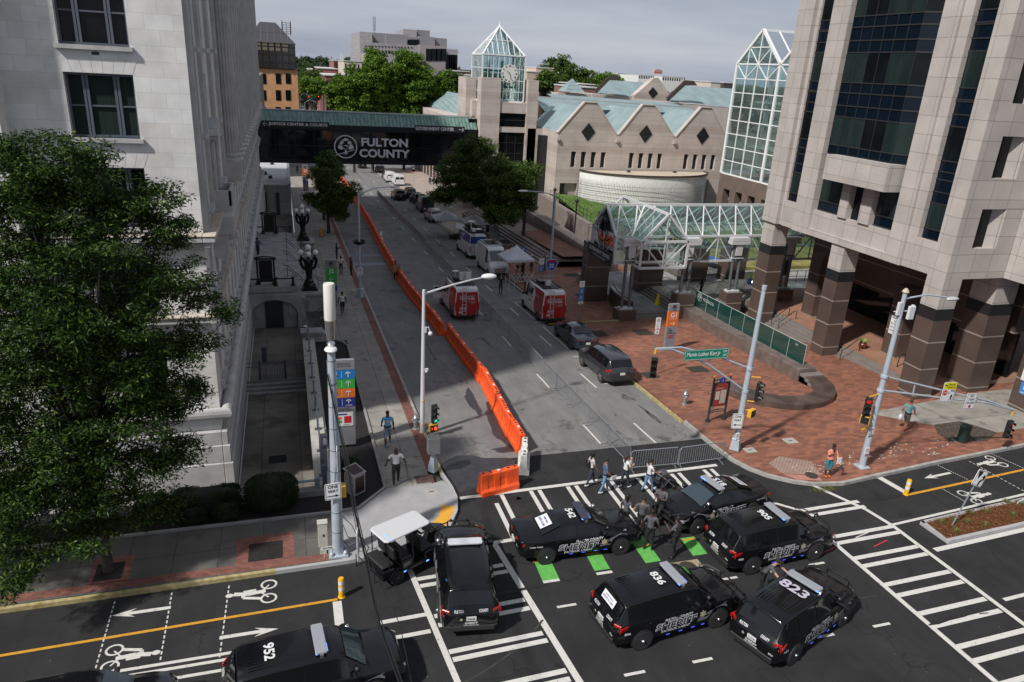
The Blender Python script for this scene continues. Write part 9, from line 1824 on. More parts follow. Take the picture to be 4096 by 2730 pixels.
tent('white pointed canopy tent between the plain white van and the red news van',21.0,66.0,R(2),1.45,2.35,1.15)
tent('white canopy tent farther up, nearer the silver SUV',19.4,91.6,R(0),1.6,2.3,.9);tent('white canopy tent partly under the plaza tree, behind the blue news van',22.6,89.3,R(4),1.6,2.15,.9)
t=thing('folded_tent_frame','partly unfolded white tent frame standing on the road by the red news van','tent frame',(20.0,60.2,gz(60.2)),R(8));b=MB()
for yy in(-.5,.5):
 for k in range(6):x0_,x1_=-1.1+.38*k,-1.1+.38*(k+1);b.path([(x0_,yy+.12*(k%2),1.35),(x1_,yy-.12*(k%2),1.95)],.017,4);b.path([(x0_,yy,1.95),(x1_,yy,1.35)],.017,4)
for x_ in(-1.15,1.2):
 for yy in(-.55,.55):b.path([(x_,yy,0),(x_,yy,1.9)],.025,6)
for k in range(4):b.path([(-1.1,-.5+.25*k,1.35+.5*(k%2)),(-1.1,-.25+.25*k,1.85-.5*(k%2))],.017,4)
b.path([(-.2,-1.1,0),(-.2,-1.1,1.7)],.025,6);b.path([(-.2,-1.1,1.6),(-1.0,-.5,1.4)],.02,5);b.path([(-.2,-1.1,1.3),(.6,-.5,1.9)],.02,5);b.build('struts',mat('frame_white',(.55,.55,.55),.4,.2),t)
t=thing('equipment_pile','black equipment cases on the road under the far canopy tent','equipment',(20.5,88.3,gz(88.3)));b=MB();b.obox((0,0,.35),(1.6,.7,.7),.1);b.obox((.5,.3,.9),(.7,.5,.4),.3);b.obox((-1.0,.2,.25),(.6,.6,.5),-.2);b.build('cases',TRIM,t,bevel=.03)
t=thing('camera_tripod','video camera on a black tripod under the pointed white tent','camera',(20.9,65.0,gz(65)+.15));b=MB()
for k in range(3):b.path([(0,0,1.25),(.4*cos(2.1*k),.4*sin(2.1*k),0)],.025,5)
b.obox((0,0,1.42),(.2,.5,.22));b.path([(0,-.25,1.42),(0,-.45,1.42)],.08,8);b.build('camera',BLACK,t)
t=thing('reflector_panel','white reflector panel on a stand beside the far canopy tents','panel',(20.0,86.2,gz(86.2)));b=MB();b.obox((0,0,0),(1.0,.04,.7),M=Matrix.Translation((0,0,2.0))@Matrix.Rotation(R(-35),4,'X')@Matrix.Rotation(R(12),4,'Y'));b.build('panel',SGB,t);b=MB();b.path([(0,.1,0),(0,.05,1.9)],.025,5);b.build('stand',BLACK,t)
for i,(u,v0,v1,du)in enumerate(((640,915,825,70),(680,945,880,90),(788,940,760,-50),(822,950,772,-50),(852,965,782,-50),(888,870,790,-45),(625,800,772,35))):
 Y_=225+18*i if i<2 else 300+15*i;p=K(u,v1,Y_);x=p.x;t=thing('far_lamp_pole',['far lamp pole nearest the tan building','far lamp pole by the far crossing beside the tan building','far lamp pole, leftmost of those before the red buildings','far lamp pole, second before the red buildings','far lamp pole, third before the red buildings','far lamp pole, rightmost before the red buildings','farthest lamp pole beside the tan building'][i],'lamp post',(x,Y_,-9),0,'lamp poles along the far street');b=MB();e=K(u+du,v1-8,Y_);b.path([(x,Y_,-14),(x,Y_,p.z)],.16,6);b.path([(x,Y_,p.z-.1),(lerp(x,e.x,.5),Y_,p.z+.9),(e.x,Y_,e.z)],.12,6);b.sphere((e.x,Y_,e.z),.5,8,5,sz=.3);b.build('pole',POLE,t,w=1)
t=thing('far_signal','far traffic signal mast with two red lights and a green street sign','traffic signal',tuple(K(760,840,260)));b=MB();p=K(720,833,260);q=K(850,850,260);b.path([p,q],.12,6);b.path([q,q-Vector((0,0,9))],.16,6);b.build('mast',POLE,t,w=1)
for u in(720,800):p=K(u,835,259.5);b=MB();b.box(p.x-.3,259.5,p.z-1,p.x+.3,260,p.z+.5);h_=b.build('signal_head',SIGB,t,w=1);b=MB();b.sphere((p.x,259.4,p.z+.2),.17,8,5);b.build('lens',mat('red_signal_bright',(.5,0,0),.3,emit=(1,.03,.02),es=2),h_,w=1)
p=K(765,842,259.6);b=MB();b.box(p.x-2.2,259.5,p.z-.3,p.x+2.2,259.6,p.z+.35);b.build('street_name_sign',GRS,t,w=1)
farc_=[]
proto=None
for i,(u,v,Y_,m_,lab)in enumerate(((735,900,330,BKP,'dark car on the far street by the crossing'),(700,870,380,SILV,'pale car far up the street'),(780,915,310,BKP,'dark car queueing on the far street'),(800,930,290,DKB,'dark blue car queueing on the far street'),(675,850,430,SILV,'pale car farthest up the street'))):
 p=K(u,v,Y_);z=gz(Y_);r_=ray(900+u/2.139,v/2.139)
 rr_=G(900+u/2.139,v/2.139);car('far_car',lab,E_CH,m_,rr_.x,rr_.y,R(90),group='cars on the far street',mirrors=0)
rr_=G(900+820/2.139,950/2.139);t,I=car('far_van','white van on the far street, seen just above the bridge roof',van(5.6,2.3),WHP,rr_.x,rr_.y,R(90),'van',mirrors=0)
#people
SKD=mat('skin_dark',(.055,.028,.018),.5);SKM=mat('skin_medium',(.22,.115,.075),.5);SKL=mat('skin_light',(.38,.22,.16),.5);HRB=mat('hair_black',(.006,.005,.005),.7);HRG=mat('hair_grey',(.18,.17,.16),.7);HRBr=mat('hair_brown',(.035,.02,.012),.7)
def cloth(n,c,**k):return mat('cloth_'+n,c,.85,var=.10,scale=14,**k)
C_WH=cloth('white',(.58,.57,.56));C_BK=cloth('black',(.010,.010,.011));C_GY=cloth('grey_uniform',(.075,.075,.085));C_NV=cloth('navy',(.018,.022,.035));C_LB=cloth('light_blue',(.07,.27,.52));C_CM=mat('camo_blue_shorts',(.05,.14,.38),.85,var=.7,scale=16,col2=(.5,.55,.65));C_TL=cloth('teal',(.10,.24,.26));C_PK=cloth('pink',(.60,.22,.16));C_TB=cloth('teal_blue',(.02,.16,.20));C_DN=cloth('denim',(.12,.20,.33));C_DB=cloth('dark_denim',(.02,.03,.05));C_BL=cloth('slate_blue',(.07,.10,.19));C_RD=cloth('red',(.36,.02,.02));C_OL=cloth('olive_grey',(.06,.055,.04));C_DG=cloth('dark_green',(.02,.03,.022));C_FL=mat('floral_white_red',(.5,.4,.42),.8,var=.4,scale=16,col2=(.6,.58,.6));C_TN=cloth('khaki_teal',(.10,.16,.14));S_WH=mat('shoe_white',(.55,.55,.55),.5);S_BK=mat('shoe_black',(.012,.012,.012),.5);S_OR=mat('shoe_orange',(.55,.13,.02),.5);S_RD=mat('shoe_red',(.45,.03,.03),.5);S_BL=mat('shoe_blue',(.06,.25,.55),.5)
def skin_mesh(nodes,edges,radii,root=0):
 me=bpy.data.meshes.new('s');me.from_pydata(nodes,edges,[]);o=bpy.data.objects.new('s',me);COL.objects.link(o);sm=o.modifiers.new('s','SKIN');sm.use_smooth_shade=1;sm.branch_smoothing=.6
 for i,v in enumerate(me.skin_vertices[0].data):v.radius=(radii[i],radii[i])if not isinstance(radii[i],tuple)else radii[i];v.use_root=(i==root)
 ss=o.modifiers.new('d','SUBSURF');ss.levels=1;ss.render_levels=1
 dg=bpy.context.evaluated_depsgraph_get();dg.update();m2=bpy.data.meshes.new_from_object(o.evaluated_get(dg));bpy.data.objects.remove(o);return m2
def person(label,x,y,face,top,bottom,skin=SKD,hair=HRB,shoes=S_BK,pose=None,h=1.75,hairstyle='short',sleeve='short',legs='long',build=1.,group=None,z=None,cap=None,extras=None,top2=None):
 """local frame: +Y is forward, +X is the figure's right-hand side seen from behind, z up; face = heading in radians"""
 z=gz(y)if z is None else z;P=dict(lean=0,ll=(.06,0.0),rl=(-.06,0.0),la=(-.10,.03,-.12,.08),ra=(.10,.03,.12,.08),head=0,seat=0)
 P.update(pose or{});s=h/1.75;k=build
 t=thing('person',label,'person',(x,y,z+.005),face-pi/2,group)
 ln=P['lean'];hipz=.93 if not P['seat']else P['seat']
 V=lambda a,b,c:Vector((a,b,c))
 hip=V(0,0,hipz);sp1=hip+V(0,.02+ln*.2,.16);sp2=hip+V(0,.02+ln*.5,.34);neck=hip+V(0,.0+ln*.85,.56*(1-abs(ln)*.25));shl=neck+V(0,0,-.06)
 head=neck+V(0,.03+ln*.12,.13);crown=neck+V(0,.02+ln*.15,.25)
 nodes=[];rad=[];edges=[];seg=[]
 def nd(p,r,sg,par=None):
  nodes.append(p*s);rad.append((r[0]*s,r[1]*s)if isinstance(r,tuple)else r*s);seg.append(sg)
  if par is not None:edges.append((par,len(nodes)-1))
  return len(nodes)-1
 a0=nd(hip,(.150*k,.115*k),'bot');a1=nd(sp1,(.145*k,.110*k),'top',a0);a2=nd(sp2,(.165*k,.118*k),'top',a1);a3=nd(shl,(.135*k,.095*k),'top',a2);a4=nd(neck+V(0,.005,.02),.058,'skin',a3);a5=nd(head,(.082,.095),'skin',a4);a6=nd(crown,(.070,.085),'skin',a5)
 hands=[];feet=[]
 for sg,(dx,dy)in((-1,P['ll']),(1,P['rl'])):
  hj=hip+V(sg*.095,0,-.06)
  if P['seat']:kn=hj+V(sg*.03,.42,-.02+dy);an=kn+V(0,.03+dx,-.42)
  else:kn=hj+V(sg*.01,dy*.55+.03+abs(dy)*.10,-.41);an=V(hj.x+dx*.3+sg*.01,dy,.085+(.10*max(0,-dy)))
  b1=nd(hj,(.098*k,.100*k),'bot',a0);b2=nd(hj.lerp(kn,.5),(.085*k,.088*k),'bot',b1);b3=nd(kn,.060*k,'knee',b2);b4=nd(kn.lerp(an,.45),.055*k,'calf',b3);b5=nd(an,.040,'calf',b4);feet.append(an*s)
 for sg,arm in((-1,P['la']),(1,P['ra'])):
  ex,ey,hx,hy=arm[:4];ez=arm[4]if len(arm)>4 else-.27;hz=arm[5]if len(arm)>5 else-.50
  sh=shl+V(sg*.175*k,0,.0);el=sh+V(ex,ey,ez);ha=sh+V(hx,hy,hz)
  c1=nd(sh,.062*k,'top',a3);c2=nd(sh.lerp(el,.5),.050*k,'sleeve',c1);c3=nd(el,.041*k,'elbow',c2);c4=nd(el.lerp(ha,.5),.036,'fore',c3);c5=nd(ha,.026,'fore',c4);hands.append((el*s,ha*s,sg))
 me=skin_mesh([tuple(p)for p in nodes],edges,rad,0)
 cs={'top':0,'bot':1,'skin':2,'sleeve':0 if sleeve!='none'else 2,'elbow':0 if sleeve=='long'else 2,'fore':0 if sleeve=='long'else 2,'knee':1 if legs!='shortest'else 2,'calf':1 if legs=='long'else 2}
 for m in(top,bottom,skin,shoes):me.materials.append(m)
 N=np.array([list(p)for p in nodes]);mids=[];own=[]
 for a,b_ in edges:
  mids+=[N[a]*.35+N[b_]*.65,N[b_]];own+=[seg[b_]]*2
 mids.append(N[0]);own.append('bot');mids=np.array(mids)
 for p in me.polygons:
  c=np.array(p.center);i=int(np.argmin(((mids-c)**2).sum(1)));mi=cs[own[i]]
  if own[i]=='top'and c[2]<N[0][2]+.05*s:mi=1
  if own[i]in('skin',)and c[2]<(neck.z-.045)*s:mi=0
  p.material_index=mi;p.use_smooth=1
 b=MB();b.v=[tuple(v.co)for v in me.vertices];b.f=[tuple(p.vertices)for p in me.polygons];b.m=[p.material_index for p in me.polygons]
 for el,ha,sg in hands:
  d=(ha-el).normalized();up=Vector((0,1,0))if abs(d.y)<.8 else Vector((0,0,1));sd_=d.cross(up).normalized();M=Matrix(((sd_.x,d.x,(sd_.cross(d)).x,ha.x),(sd_.y,d.y,(sd_.cross(d)).y,ha.y),(sd_.z,d.z,(sd_.cross(d)).z,ha.z),(0,0,0,1)))
  b.obox((0,0,0),(.075*s,.095*s,.028*s),mi=2,M=M@Matrix.Translation((0,.04*s,0)))
  for q,(fx,L)in enumerate(((-.029,.062),(-.010,.074),(.010,.070),(.028,.055))):
   p0=M@Vector((fx*s,.075*s,0));p1=M@Vector((fx*s,(.075+L*.55)*s,.010*s));p2=M@Vector((fx*s,(.075+L*.85)*s,.032*s));b.path([p0,p1,p2],[.010*s,.009*s,.007*s],5,2)
  p0=M@Vector((.030*s*-sg,.012*s,0));p1=M@Vector((.062*s*-sg,.045*s,.01*s));p2=M@Vector((.066*s*-sg,.078*s,.02*s));b.path([p0,p1,p2],[.012*s,.010*s,.008*s],5,2)
 hc=head*s+Vector((0,0,.03*s));R_=.095*s
 b.add([hc+Vector((-.014,R_*.93,.012))*1,hc+Vector((.014,R_*.93,.012)),hc+Vector((.018,R_*.98,-.03)),hc+Vector((-.018,R_*.98,-.03)),hc+Vector((0,R_*1.22,-.022))],[(0,1,4),(1,2,4),(2,3,4),(3,0,4)],2)
 for e in(-1,1):b.sphere(hc+Vector((e*.032*s,R_*.86,.022*s)),.011*s,6,4,4);b.sphere(hc+Vector((e*.082*s,-.005,.0)),.022*s,6,4,2,sx=.5)
 b.obox(hc+Vector((0,R_*.90,-.055*s)),(.045*s,.015,.010*s),mi=5)
 for an in feet:
  fwd=Vector((0,1,0));b.lathe([(.02,-.045),(.045,-.02),(.05,.03),(.04,.06)],8,(0,0,0),3)
  n_=len(b.v)-32
  for i in range(n_,len(b.v)):v=Vector(b.v[i]);b.v[i]=tuple(Vector((v.x*1.0*s,v.y*2.5*s+.055*s,v.z*.9*s))+an+Vector((0,0,-.03*s)))
 body=b.build('body',[top,bottom,skin,shoes,BLK,mat('lips',(.12,.04,.035),.5)],t,sm=1,rc=0,angle=60)
 hd=MB()
 if hair:
  if hairstyle in('short','curly','long','bun','afro'):
   r0=.098 if hairstyle=='short'else .105 if hairstyle in('long','bun')else .125
   hd.sphere(hc+Vector((0,-.018*s,.045*s)),r0*s,12,8,sx=.92,sy=1.02,sz=.92)
   if hairstyle=='long':hd.path([hc+Vector((0,-.08,.02))*s,hc+Vector((0,-.11,-.10))*s,hc+Vector((0,-.12,-.26))*s],[.085*s,.07*s,.03*s],8)
   if hairstyle=='bun':hd.path([hc+Vector((0,-.09,.08))*s,hc+Vector((0,-.16,-.0))*s,hc+Vector((0,-.15,-.16))*s],[.035*s,.035*s,.02*s],7)
   if hairstyle=='curly':
    rr=random.Random(3);[hd.sphere(hc+Vector((rr.uniform(-.08,.08),rr.uniform(-.14,-.03),rr.uniform(-.16,.1)))*s,.05*s,6,4)for _ in range(16)]
   hd.build('hair',hair,t,sm=1,rc=0)
 if cap:
  c=MB();c.sphere(hc+Vector((0,-.008*s,.055*s)),.104*s,14,8,sz=.78);c.prism([(-.07*s,.06*s),(.07*s,.06*s),(.06*s,.17*s),(0,.19*s),(-.06*s,.17*s)],0,.012,0,Matrix.Translation(hc+Vector((0,0,.055*s))));c.build('cap',cap,t,sm=1,angle=50)
 if top2:
  c=MB();z1=shl.z*s;z2=(hip.z+.08)*s
  c.lathe([(.178*k*s,z2),(.185*k*s,lerp(z2,z1,.5)),(.175*k*s,z1-.02),(.10*k*s,z1+.05)],14,(0,(shl.y+hip.y)/2*s,0),sx=1.0,sy=.80);c.build('vest',top2,t,sm=1,angle=60)
 c=MB();c.lathe([(.168*k*s,(hip.z+.045)*s),(.168*k*s,(hip.z+.085)*s)],14,(0,.008*s,0),sy=.82);c.build('belt',C_BK if top is not C_PK else C_PK,t,sm=1)
 if extras:extras(t,s,hc,hands,shl*s,hip*s)
 return t
def badge(t,s,hc,hands,sh,hip):
 for sg in(-1,1):b=MB();c=Vector((sg*.235*s,sh.y,sh.z-.11*s));b.obox(c,(.012,.07,.085));b.build('shoulder_patch',GOLD,t)
 b=MB()
 for a in(.0,1.2,2.4,3.6,4.8):b.obox((.17*cos(a)*s,.14*sin(a)*s,hip.z+.06*s),(.07,.06,.13),a)
 b.build('duty_belt_gear',BLACK,t,bevel=.01)
WALK=dict(ll=(0,.28),rl=(0,-.26),la=(-.06,-.08,-.08,-.02,-.27,-.50),ra=(.06,.06,.08,.20,-.27,-.48));WALK2=dict(ll=(0,-.26),rl=(0,.28),la=(-.06,.08,-.08,.20,-.27,-.48),ra=(.06,-.06,.08,-.02,-.27,-.50))
UP=R(90)
def backtext(t,s,lines,yb,hgt,m=SGW,w_=.2):
 b=MB()
 for i,l_ in enumerate(lines):b.text(l_,(0,-yb,hgt-.085*i),(1,0,0),(0,0,1),.06,0,.02,width=w_,height=.065)
 b.build('shirt_lettering',m,t,rc=0)
person('man in a light blue T-shirt lettered AIR YOUR SOLE and camouflage shorts, walking away',4.1,31.9,R(84),C_LB,C_CM,shoes=S_BL,pose=WALK2,h=1.85,legs='short',z=gz(31.9)+.15,build=1.12,extras=lambda t,s,hc,ha,sh,hip:backtext(t,s,['AIR','YOUR','SOLE'],.165*s,sh.z-.09))
def cane(t,s,hc,ha,sh,hip):
 b=MB();el,h_,sg=ha[1];b.path([h_+Vector((0,0,-.03)),Vector((h_.x+.12,h_.y+.02,.02))],.011,6);b.path([h_+Vector((0,-.05,-.02)),h_+Vector((0,.06,-.02))],.014,6);b.build('cane',BLACK,t)
person('bald man in a white T-shirt and black trousers walking with a cane',3.95,27.95,R(86),C_WH,C_BK,hair=None,shoes=S_BK,pose=dict(ll=(0,-.16),rl=(0,.18),la=(-.14,-.02,-.22,.06,-.25,-.48),ra=(.13,-.02,.20,.12,-.25,-.44)),h=1.78,z=.15,build=1.22,extras=cane)
def pack(t,s,hc,ha,sh,hip):b=MB();b.sphere((-.02,-.20*s,sh.z-.22*s),.15*s,10,8,sx=.95,sy=.6,sz=1.25);b.build('backpack',BLACK,t,sm=1)
person('woman with curly black hair, patterned top and black backpack, crossing the street',12.5,26.3,R(3),C_FL,C_DB,SKM,HRB,S_WH,WALK,1.68,'curly',extras=pack)
def papers(t,s,hc,ha,sh,hip):b=MB();el,h_,sg=ha[1];b.obox(h_+Vector((.05,.12,-.08)),(.02,.26,.20),.4);b.obox(h_+Vector((.03,.06,-.14)),(.02,.2,.24),.6);b.build('papers',SGB,t)
person('man in a slate blue T-shirt and jeans holding papers, crossing the street',12.85,25.6,R(-5),C_BL,C_DN,SKM,HRB,S_WH,dict(ll=(0,.24),rl=(0,-.2),la=(-.06,.0,-.05,.1),ra=(.06,.02,.06,.22,-.26,-.42)),1.74,extras=papers)
def babyc(t,s,hc,ha,sh,hip):b=MB();b.sphere((.02,.22*s,sh.z-.12*s),.12*s,10,8,sx=.8,sy=.9,sz=1.7);b.build('held_bundle',C_FL,t,sm=1);b=MB();b.sphere((.04,.24*s,sh.z+.1*s),.075,10,8);b.build('baby_head',SKL,t,sm=1)
person('woman in a white T-shirt carrying a baby in a floral wrap, crossing the street',13.95,25.8,R(12),C_WH,C_DB,SKL,HRBr,S_WH,dict(ll=(0,-.18),rl=(0,.22),la=(-.08,.1,.06,.3,-.24,-.26),ra=(.08,.1,-.04,.30,-.24,-.20)),1.68,'long',extras=babyc)
person('woman in a white top and jeans with a black bun, pushing the stroller',14.85,25.25,R(8),C_WH,C_DN,SKL,HRB,S_BK,dict(ll=(0,-.22),rl=(0,.24),la=(-.08,.12,-.05,.38,-.24,-.30),ra=(.08,.12,.05,.38,-.24,-.30)),1.66,'bun')
t=thing('stroller','black baby stroller with grey hood pushed by the woman in white','stroller',(15.75,25.35,.005),R(8));b=MB()
for y_ in(-.24,.24):b.path([(-.62,y_,1.02),(-.1,y_,.62),(.42,y_,.16)],.018,5);b.path([(-.35,y_,.12),(.1,y_,.62)],.018,5)
b.path([(-.62,-.24,1.02),(-.62,.24,1.02)],.02,5);b.build('frame',CHR,t)
b=MB();b.prism([(-.30,-.20),(.28,-.20),(.28,.20),(-.30,.20)],.38,.5);b.obox((0,0,0),(.1,.40,.5),M=Matrix.Translation((-.28,0,.66))@Matrix.Rotation(R(-20),4,'Y'));b.obox((.42,0,.42),(.25,.36,.05));b.build('seat',TRIM,t,bevel=.04,segs=2)
b=MB();vs=[];fs=[]
for i in range(7):
 a=R(70)+R(110)*i/6
 for j in range(7):q=-1+2*j/6;vs.append((-.15+.36*cos(a)*1.0,q*.23,.66+.36*sin(a)*(1-.25*q*q)))
for i in range(6):
 for j in range(6):fs.append((i*7+j,i*7+j+1,i*7+8+j,i*7+7+j))
b.add(vs,fs);b.build('hood',mat('stroller_grey',(.05,.052,.058),.8),t,sm=1,rc=0)
for x_,y_,r_ in((-.38,-.28,.14),(-.38,.28,.14),(.42,-.22,.11),(.42,.22,.11)):b=MB();b.lathe([(r_*.5,-.02),(r_,-.02),(r_,.02),(r_*.5,.02)],14,(x_,y_,r_),0,'y');b.build('wheel',RUB,t,sm=1,angle=50)
b=MB();b.sphere((-.1,0,.72),.085,10,8);b.sphere((-.08,0,.55),.12,10,8);b.build('child',SKL,t,sm=1)
SHERC=C_GY
person('officer with dark curly hair looking at a phone behind sedan 542, back to the camera',12.55,22.75,R(30),C_GY,C_BK,SKD,HRB,S_BK,dict(ra=(.08,.10,-.02,.30,-.22,-.20),la=(-.1,.02,-.1,.1)),1.70,'curly',group='sheriff officers between the patrol cars',extras=badge)
person('officer in black cap with hand on hip facing the sitting officer',13.05,22.3,R(60),C_GY,C_BK,SKM,None,S_BK,dict(la=(-.14,-.08,-.06,.05,-.24,-.38),ra=(.10,.08,.05,.26,-.24,-.30)),1.80,cap=C_BK,build=1.12,group='sheriff officers between the patrol cars',extras=badge)
person('officer in black cap sitting with crossed arms on the bonnet of sedan 815',14.25,22.95,R(215),C_GY,C_BK,SKD,None,S_BK,dict(seat=.98,ll=(-.1,-.1),rl=(.15,.1),la=(-.06,.14,.14,.22,-.22,-.24),ra=(.06,.14,-.14,.22,-.22,-.22)),1.78,cap=C_BK,build=1.15,group='sheriff officers between the patrol cars',extras=badge)
person('officer with short black hair and arms at his sides, standing on the green patch',12.95,21.35,R(50),C_GY,C_BK,SKD,HRB,S_BK,dict(ll=(-.12,-.02),rl=(.12,.05),la=(-.12,-.02,-.2,.03),ra=(.10,.02,.16,.08)),1.85,build=1.05,group='sheriff officers between the patrol cars',extras=badge)
def vestt(t,s,hc,ha,sh,hip):badge(t,s,hc,ha,sh,hip);b=MB();b.text('SHERIFF',(0,-.155*s,sh.z-.12*s),(1,0,0),(0,0,1),.06,0,.02,width=.24,height=.06);b.build('vest_lettering',SGW,t,rc=0)
person('officer in a black vest lettered SHERIFF raising one hand, legs apart',13.75,20.75,R(125),C_GY,C_BK,SKD,HRB,S_BK,dict(ll=(-.35,-.04),rl=(.3,.05),la=(-.12,.12,-.06,.34,-.22,-.02),ra=(.10,.0,.12,.06)),1.82,build=1.12,top2=C_BK,group='sheriff officers between the patrol cars',extras=vestt)
person('officer in black cap leaning with both hands on the roof of SUV 823',15.85,18.05,R(-62),C_GY,C_BK,SKL,None,S_BK,dict(lean=.38,ll=(0,-.1),rl=(0,.05),la=(-.08,.24,-.05,.5,-.14,-.22),ra=(.08,.24,.08,.5,-.14,-.22)),1.80,cap=C_BK,build=1.08,group='sheriff officers between the patrol cars',extras=badge)
person('officer in black driving the golf cart with the white roof',3.85,22.75,R(26),C_BK,C_BK,SKD,None,S_BK,dict(seat=.92,ll=(0,0),rl=(0,0),la=(-.05,.2,.0,.42,-.2,-.22),ra=(.05,.2,0.,.42,-.2,-.22)),1.72,z=.0)
def papers2(t,s,hc,ha,sh,hip):b=MB();el,h_,sg=ha[0];b.obox(h_+Vector((-.05,.10,.0)),(.24,.03,.30),.2);b.build('papers',SGB,t)
def papr(t,s,hc,ha,sh,hip):papers2(t,s,hc,ha,sh,hip);b=MB();el,h_,sg=ha[1];b.obox(h_+Vector((-.02,.02,.04)),(.07,.02,.13));b.build('phone',BLACK,t)
person('person in a pink hoodie and teal shorts holding papers, on the plaza kerb',23.95,24.5,R(-100),C_PK,C_TB,SKD,HRB,S_OR,dict(la=(-.06,.10,.06,.28,-.22,-.32),ra=(.06,.10,-.08,.20,-.20,.03),lean=.05),1.78,'short','long','short',1.0,z=.15,extras=papr)
def bag(t,s,hc,ha,sh,hip):b=MB();el,h_,sg=ha[0];b.sphere(h_+Vector((-.03,0,-.34)),.15,10,8,sx=.8,sy=1.1,sz=1.35);b.path([h_+Vector((0,0,-.05)),h_+Vector((-.02,0,-.2))],[.02,.05],6);b.build('plastic_bag',mat('plastic_bag',(.50,.50,.52),.35),t,sm=1);b=MB();el,h_,sg=ha[1];b.obox(h_+Vector((0,.04,-.10)),(.07,.10,.12));b.build('white_cup',SGB,t)
person('man in a teal T-shirt and dark shorts carrying a plastic bag across the plaza',31.9,28.0,R(22),C_TL,C_OL,SKM,HRBr,S_RD,WALK,1.76,'short','short','short',1.18,z=.14,extras=bag)
person('man in a white tank top and black shorts walking away up the left pavement',3.7,55.6,R(95),C_WH,C_BK,SKD,HRB,S_WH,WALK2,1.82,'short','none','short',1.1,z=gz(55.6)+.15)
person('person in a white T-shirt and black trousers, hands together, on the left pavement',4.6,69.8,R(-80),C_WH,C_BK,SKD,HRB,S_BK,dict(la=(-.10,.08,.08,.24,-.24,-.32),ra=(.10,.08,-.08,.24,-.24,-.32)),1.76,z=gz(70)+.15)
person('person in black looking at a phone on the left pavement behind the white T-shirt one',4.6,76,R(10),C_BK,C_DB,SKD,HRB,S_WH,dict(la=(-.08,.12,.05,.32,-.22,-.15),ra=(.08,.12,-.02,.32,-.22,-.15)),1.85,'short','long',z=gz(76)+.15)
person('person with long hair in dark clothes at the left kerb, facing the street',5.5,69.2,R(-30),C_DG,C_BK,SKM,HRBr,S_BK,dict(ra=(.1,.06,.0,.22,-.24,-.36)),1.72,'long','long',z=gz(69)+.15)
def placard(t,s,hc,ha,sh,hip):b=MB();b.obox((.02,.30,sh.z-.30),(.85,.02,.75),.15);b.build('cardboard_placard',mat('cardboard',(.30,.19,.11),.85,var=.15,scale=3),t);b=MB();[b.obox((-.25+.18*i,.318,sh.z-.15-.15*j),(.09,.006,.05))for i in range(4)for j in range(3)];b.build('placard_marks',mat('marker_brown',(.08,.05,.03),.8),t)
person('man in black holding a cardboard placard beside the orange barriers',10.05-.55,67.5,R(-70),C_BK,C_BK,SKM,HRB,S_BK,dict(la=(-.08,.12,-.12,.28,-.22,-.30),ra=(.08,.12,.14,.28,-.22,-.30)),1.8,z=gz(67.5),extras=placard,cap=C_BK)
person('woman in a dark blue top and shorts with a shoulder bag on the entrance terrace',-2.75,67.0,R(-30),cloth('royal_blue',(.02,.03,.10)),C_BK,SKD,HRB,S_WH,dict(la=(-.08,.1,.05,.26,-.2,-.2),ra=(.08,.1,-.05,.26,-.2,-.2)),1.68,'bun','short','short',1.25,z=TZ)
person('person in black walking away under the far end of the left pavement, below the bridge',2.4,168,R(90),C_BK,C_BK,SKD,HRB,S_WH,WALK,1.9,z=gz(168)+.15)
person('man in a red shirt at the open door of the left red news van',12.0,58.1,R(20),C_RD,C_BK,SKL,None,S_BK,dict(lean=.15,la=(-.06,.2,-.04,.4,-.15,-.2),ra=(.06,.2,.04,.4,-.15,-.2)),1.82,'short','short','short',1.15,z=gz(58))
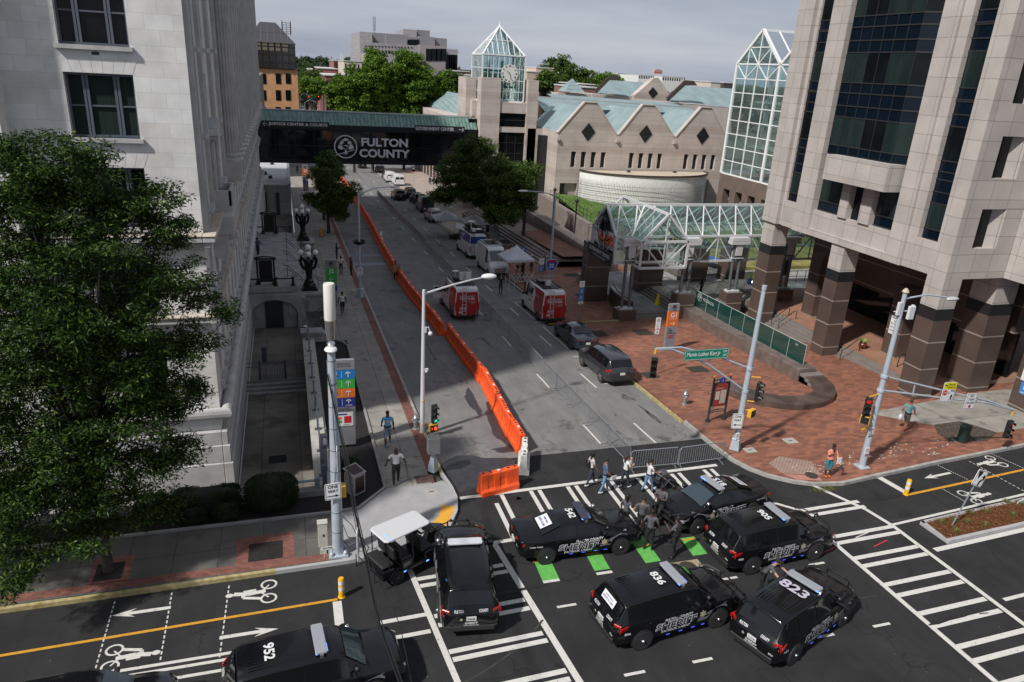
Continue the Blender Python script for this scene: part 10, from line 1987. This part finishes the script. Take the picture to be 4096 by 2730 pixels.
person('man in a navy shirt and olive trousers below the white street lamp head',18.0,60.6,R(60),C_NV,C_OL,SKL,HRG,S_BK,dict(ra=(.12,.12,.16,.3,-.2,-.1)),1.82,build=1.12,z=gz(60.6))
person('person with brown hair and a white T-shirt standing behind the white tent',22.8,73.2,R(70),C_WH,C_DB,SKL,HRBr,S_BK,dict(la=(-.14,-.06,-.08,.02,-.22,-.36),ra=(.14,-.06,.08,.02,-.22,-.36)),1.76,z=gz(73)+.15)
person('man in a black T-shirt and white cap standing right of the white tent',23.4,68.2,R(100),C_BK,C_DB,SKL,None,S_OR,None,1.84,cap=cloth('cap_white',(.55,.55,.55)),z=gz(68)+.15)
person('man in a teal shirt and grey cap on the plaza near the route 20 pole',25.1,69.0,R(200),C_TN,C_DB,SKD,None,S_BK,dict(la=(-.08,.08,.0,.22,-.24,-.36)),1.82,cap=cloth('cap_grey',(.3,.3,.32)),z=gz(69)+.15)
person('woman in a white top behind the teal shirted man on the plaza',25.6,70.1,R(230),C_WH,C_DN,SKD,HRB,S_BK,dict(la=(-.12,.08,-.14,.2),ra=(.14,.08,.2,.22,-.2,-.3)),1.70,'short',z=gz(70)+.15)
person('cameraman in black under the pointed white tent',21.5,65.2,R(120),C_BK,C_BK,SKL,HRB,S_BK,dict(la=(-.08,.16,-.04,.36,-.12,-.06),ra=(.08,.16,.04,.36,-.12,-.06)),1.80,z=gz(65)+.15)
person('man in black under the back of the pointed white tent',22.0,66.5,R(200),C_BK,C_BK,SKL,HRBr,S_BK,None,1.78,z=gz(66)+.15)
person('bald man bending over beside the folded tent frame',20.5,61.2,R(160),cloth('brown_plaid',(.15,.08,.06)),C_BK,SKL,HRG,S_BK,dict(lean=.5,la=(-.06,.2,-.02,.36,-.2,-.35),ra=(.06,.2,.02,.36,-.2,-.35)),1.76,z=gz(61))
person('person in black jacket walking on the entrance terrace behind the glass balustrade',33.9,53.2,R(165),C_BK,C_BK,SKD,HRB,S_BK,WALK,1.78,'short','long',z=-.08,extras=papers)
person('person in dark jacket with a shoulder bag walking on the far right pavement',27.9,148,R(-85),C_BK,C_DB,SKM,HRB,S_WH,WALK,1.85,'short','long',z=gz(148)+.15,extras=pack)
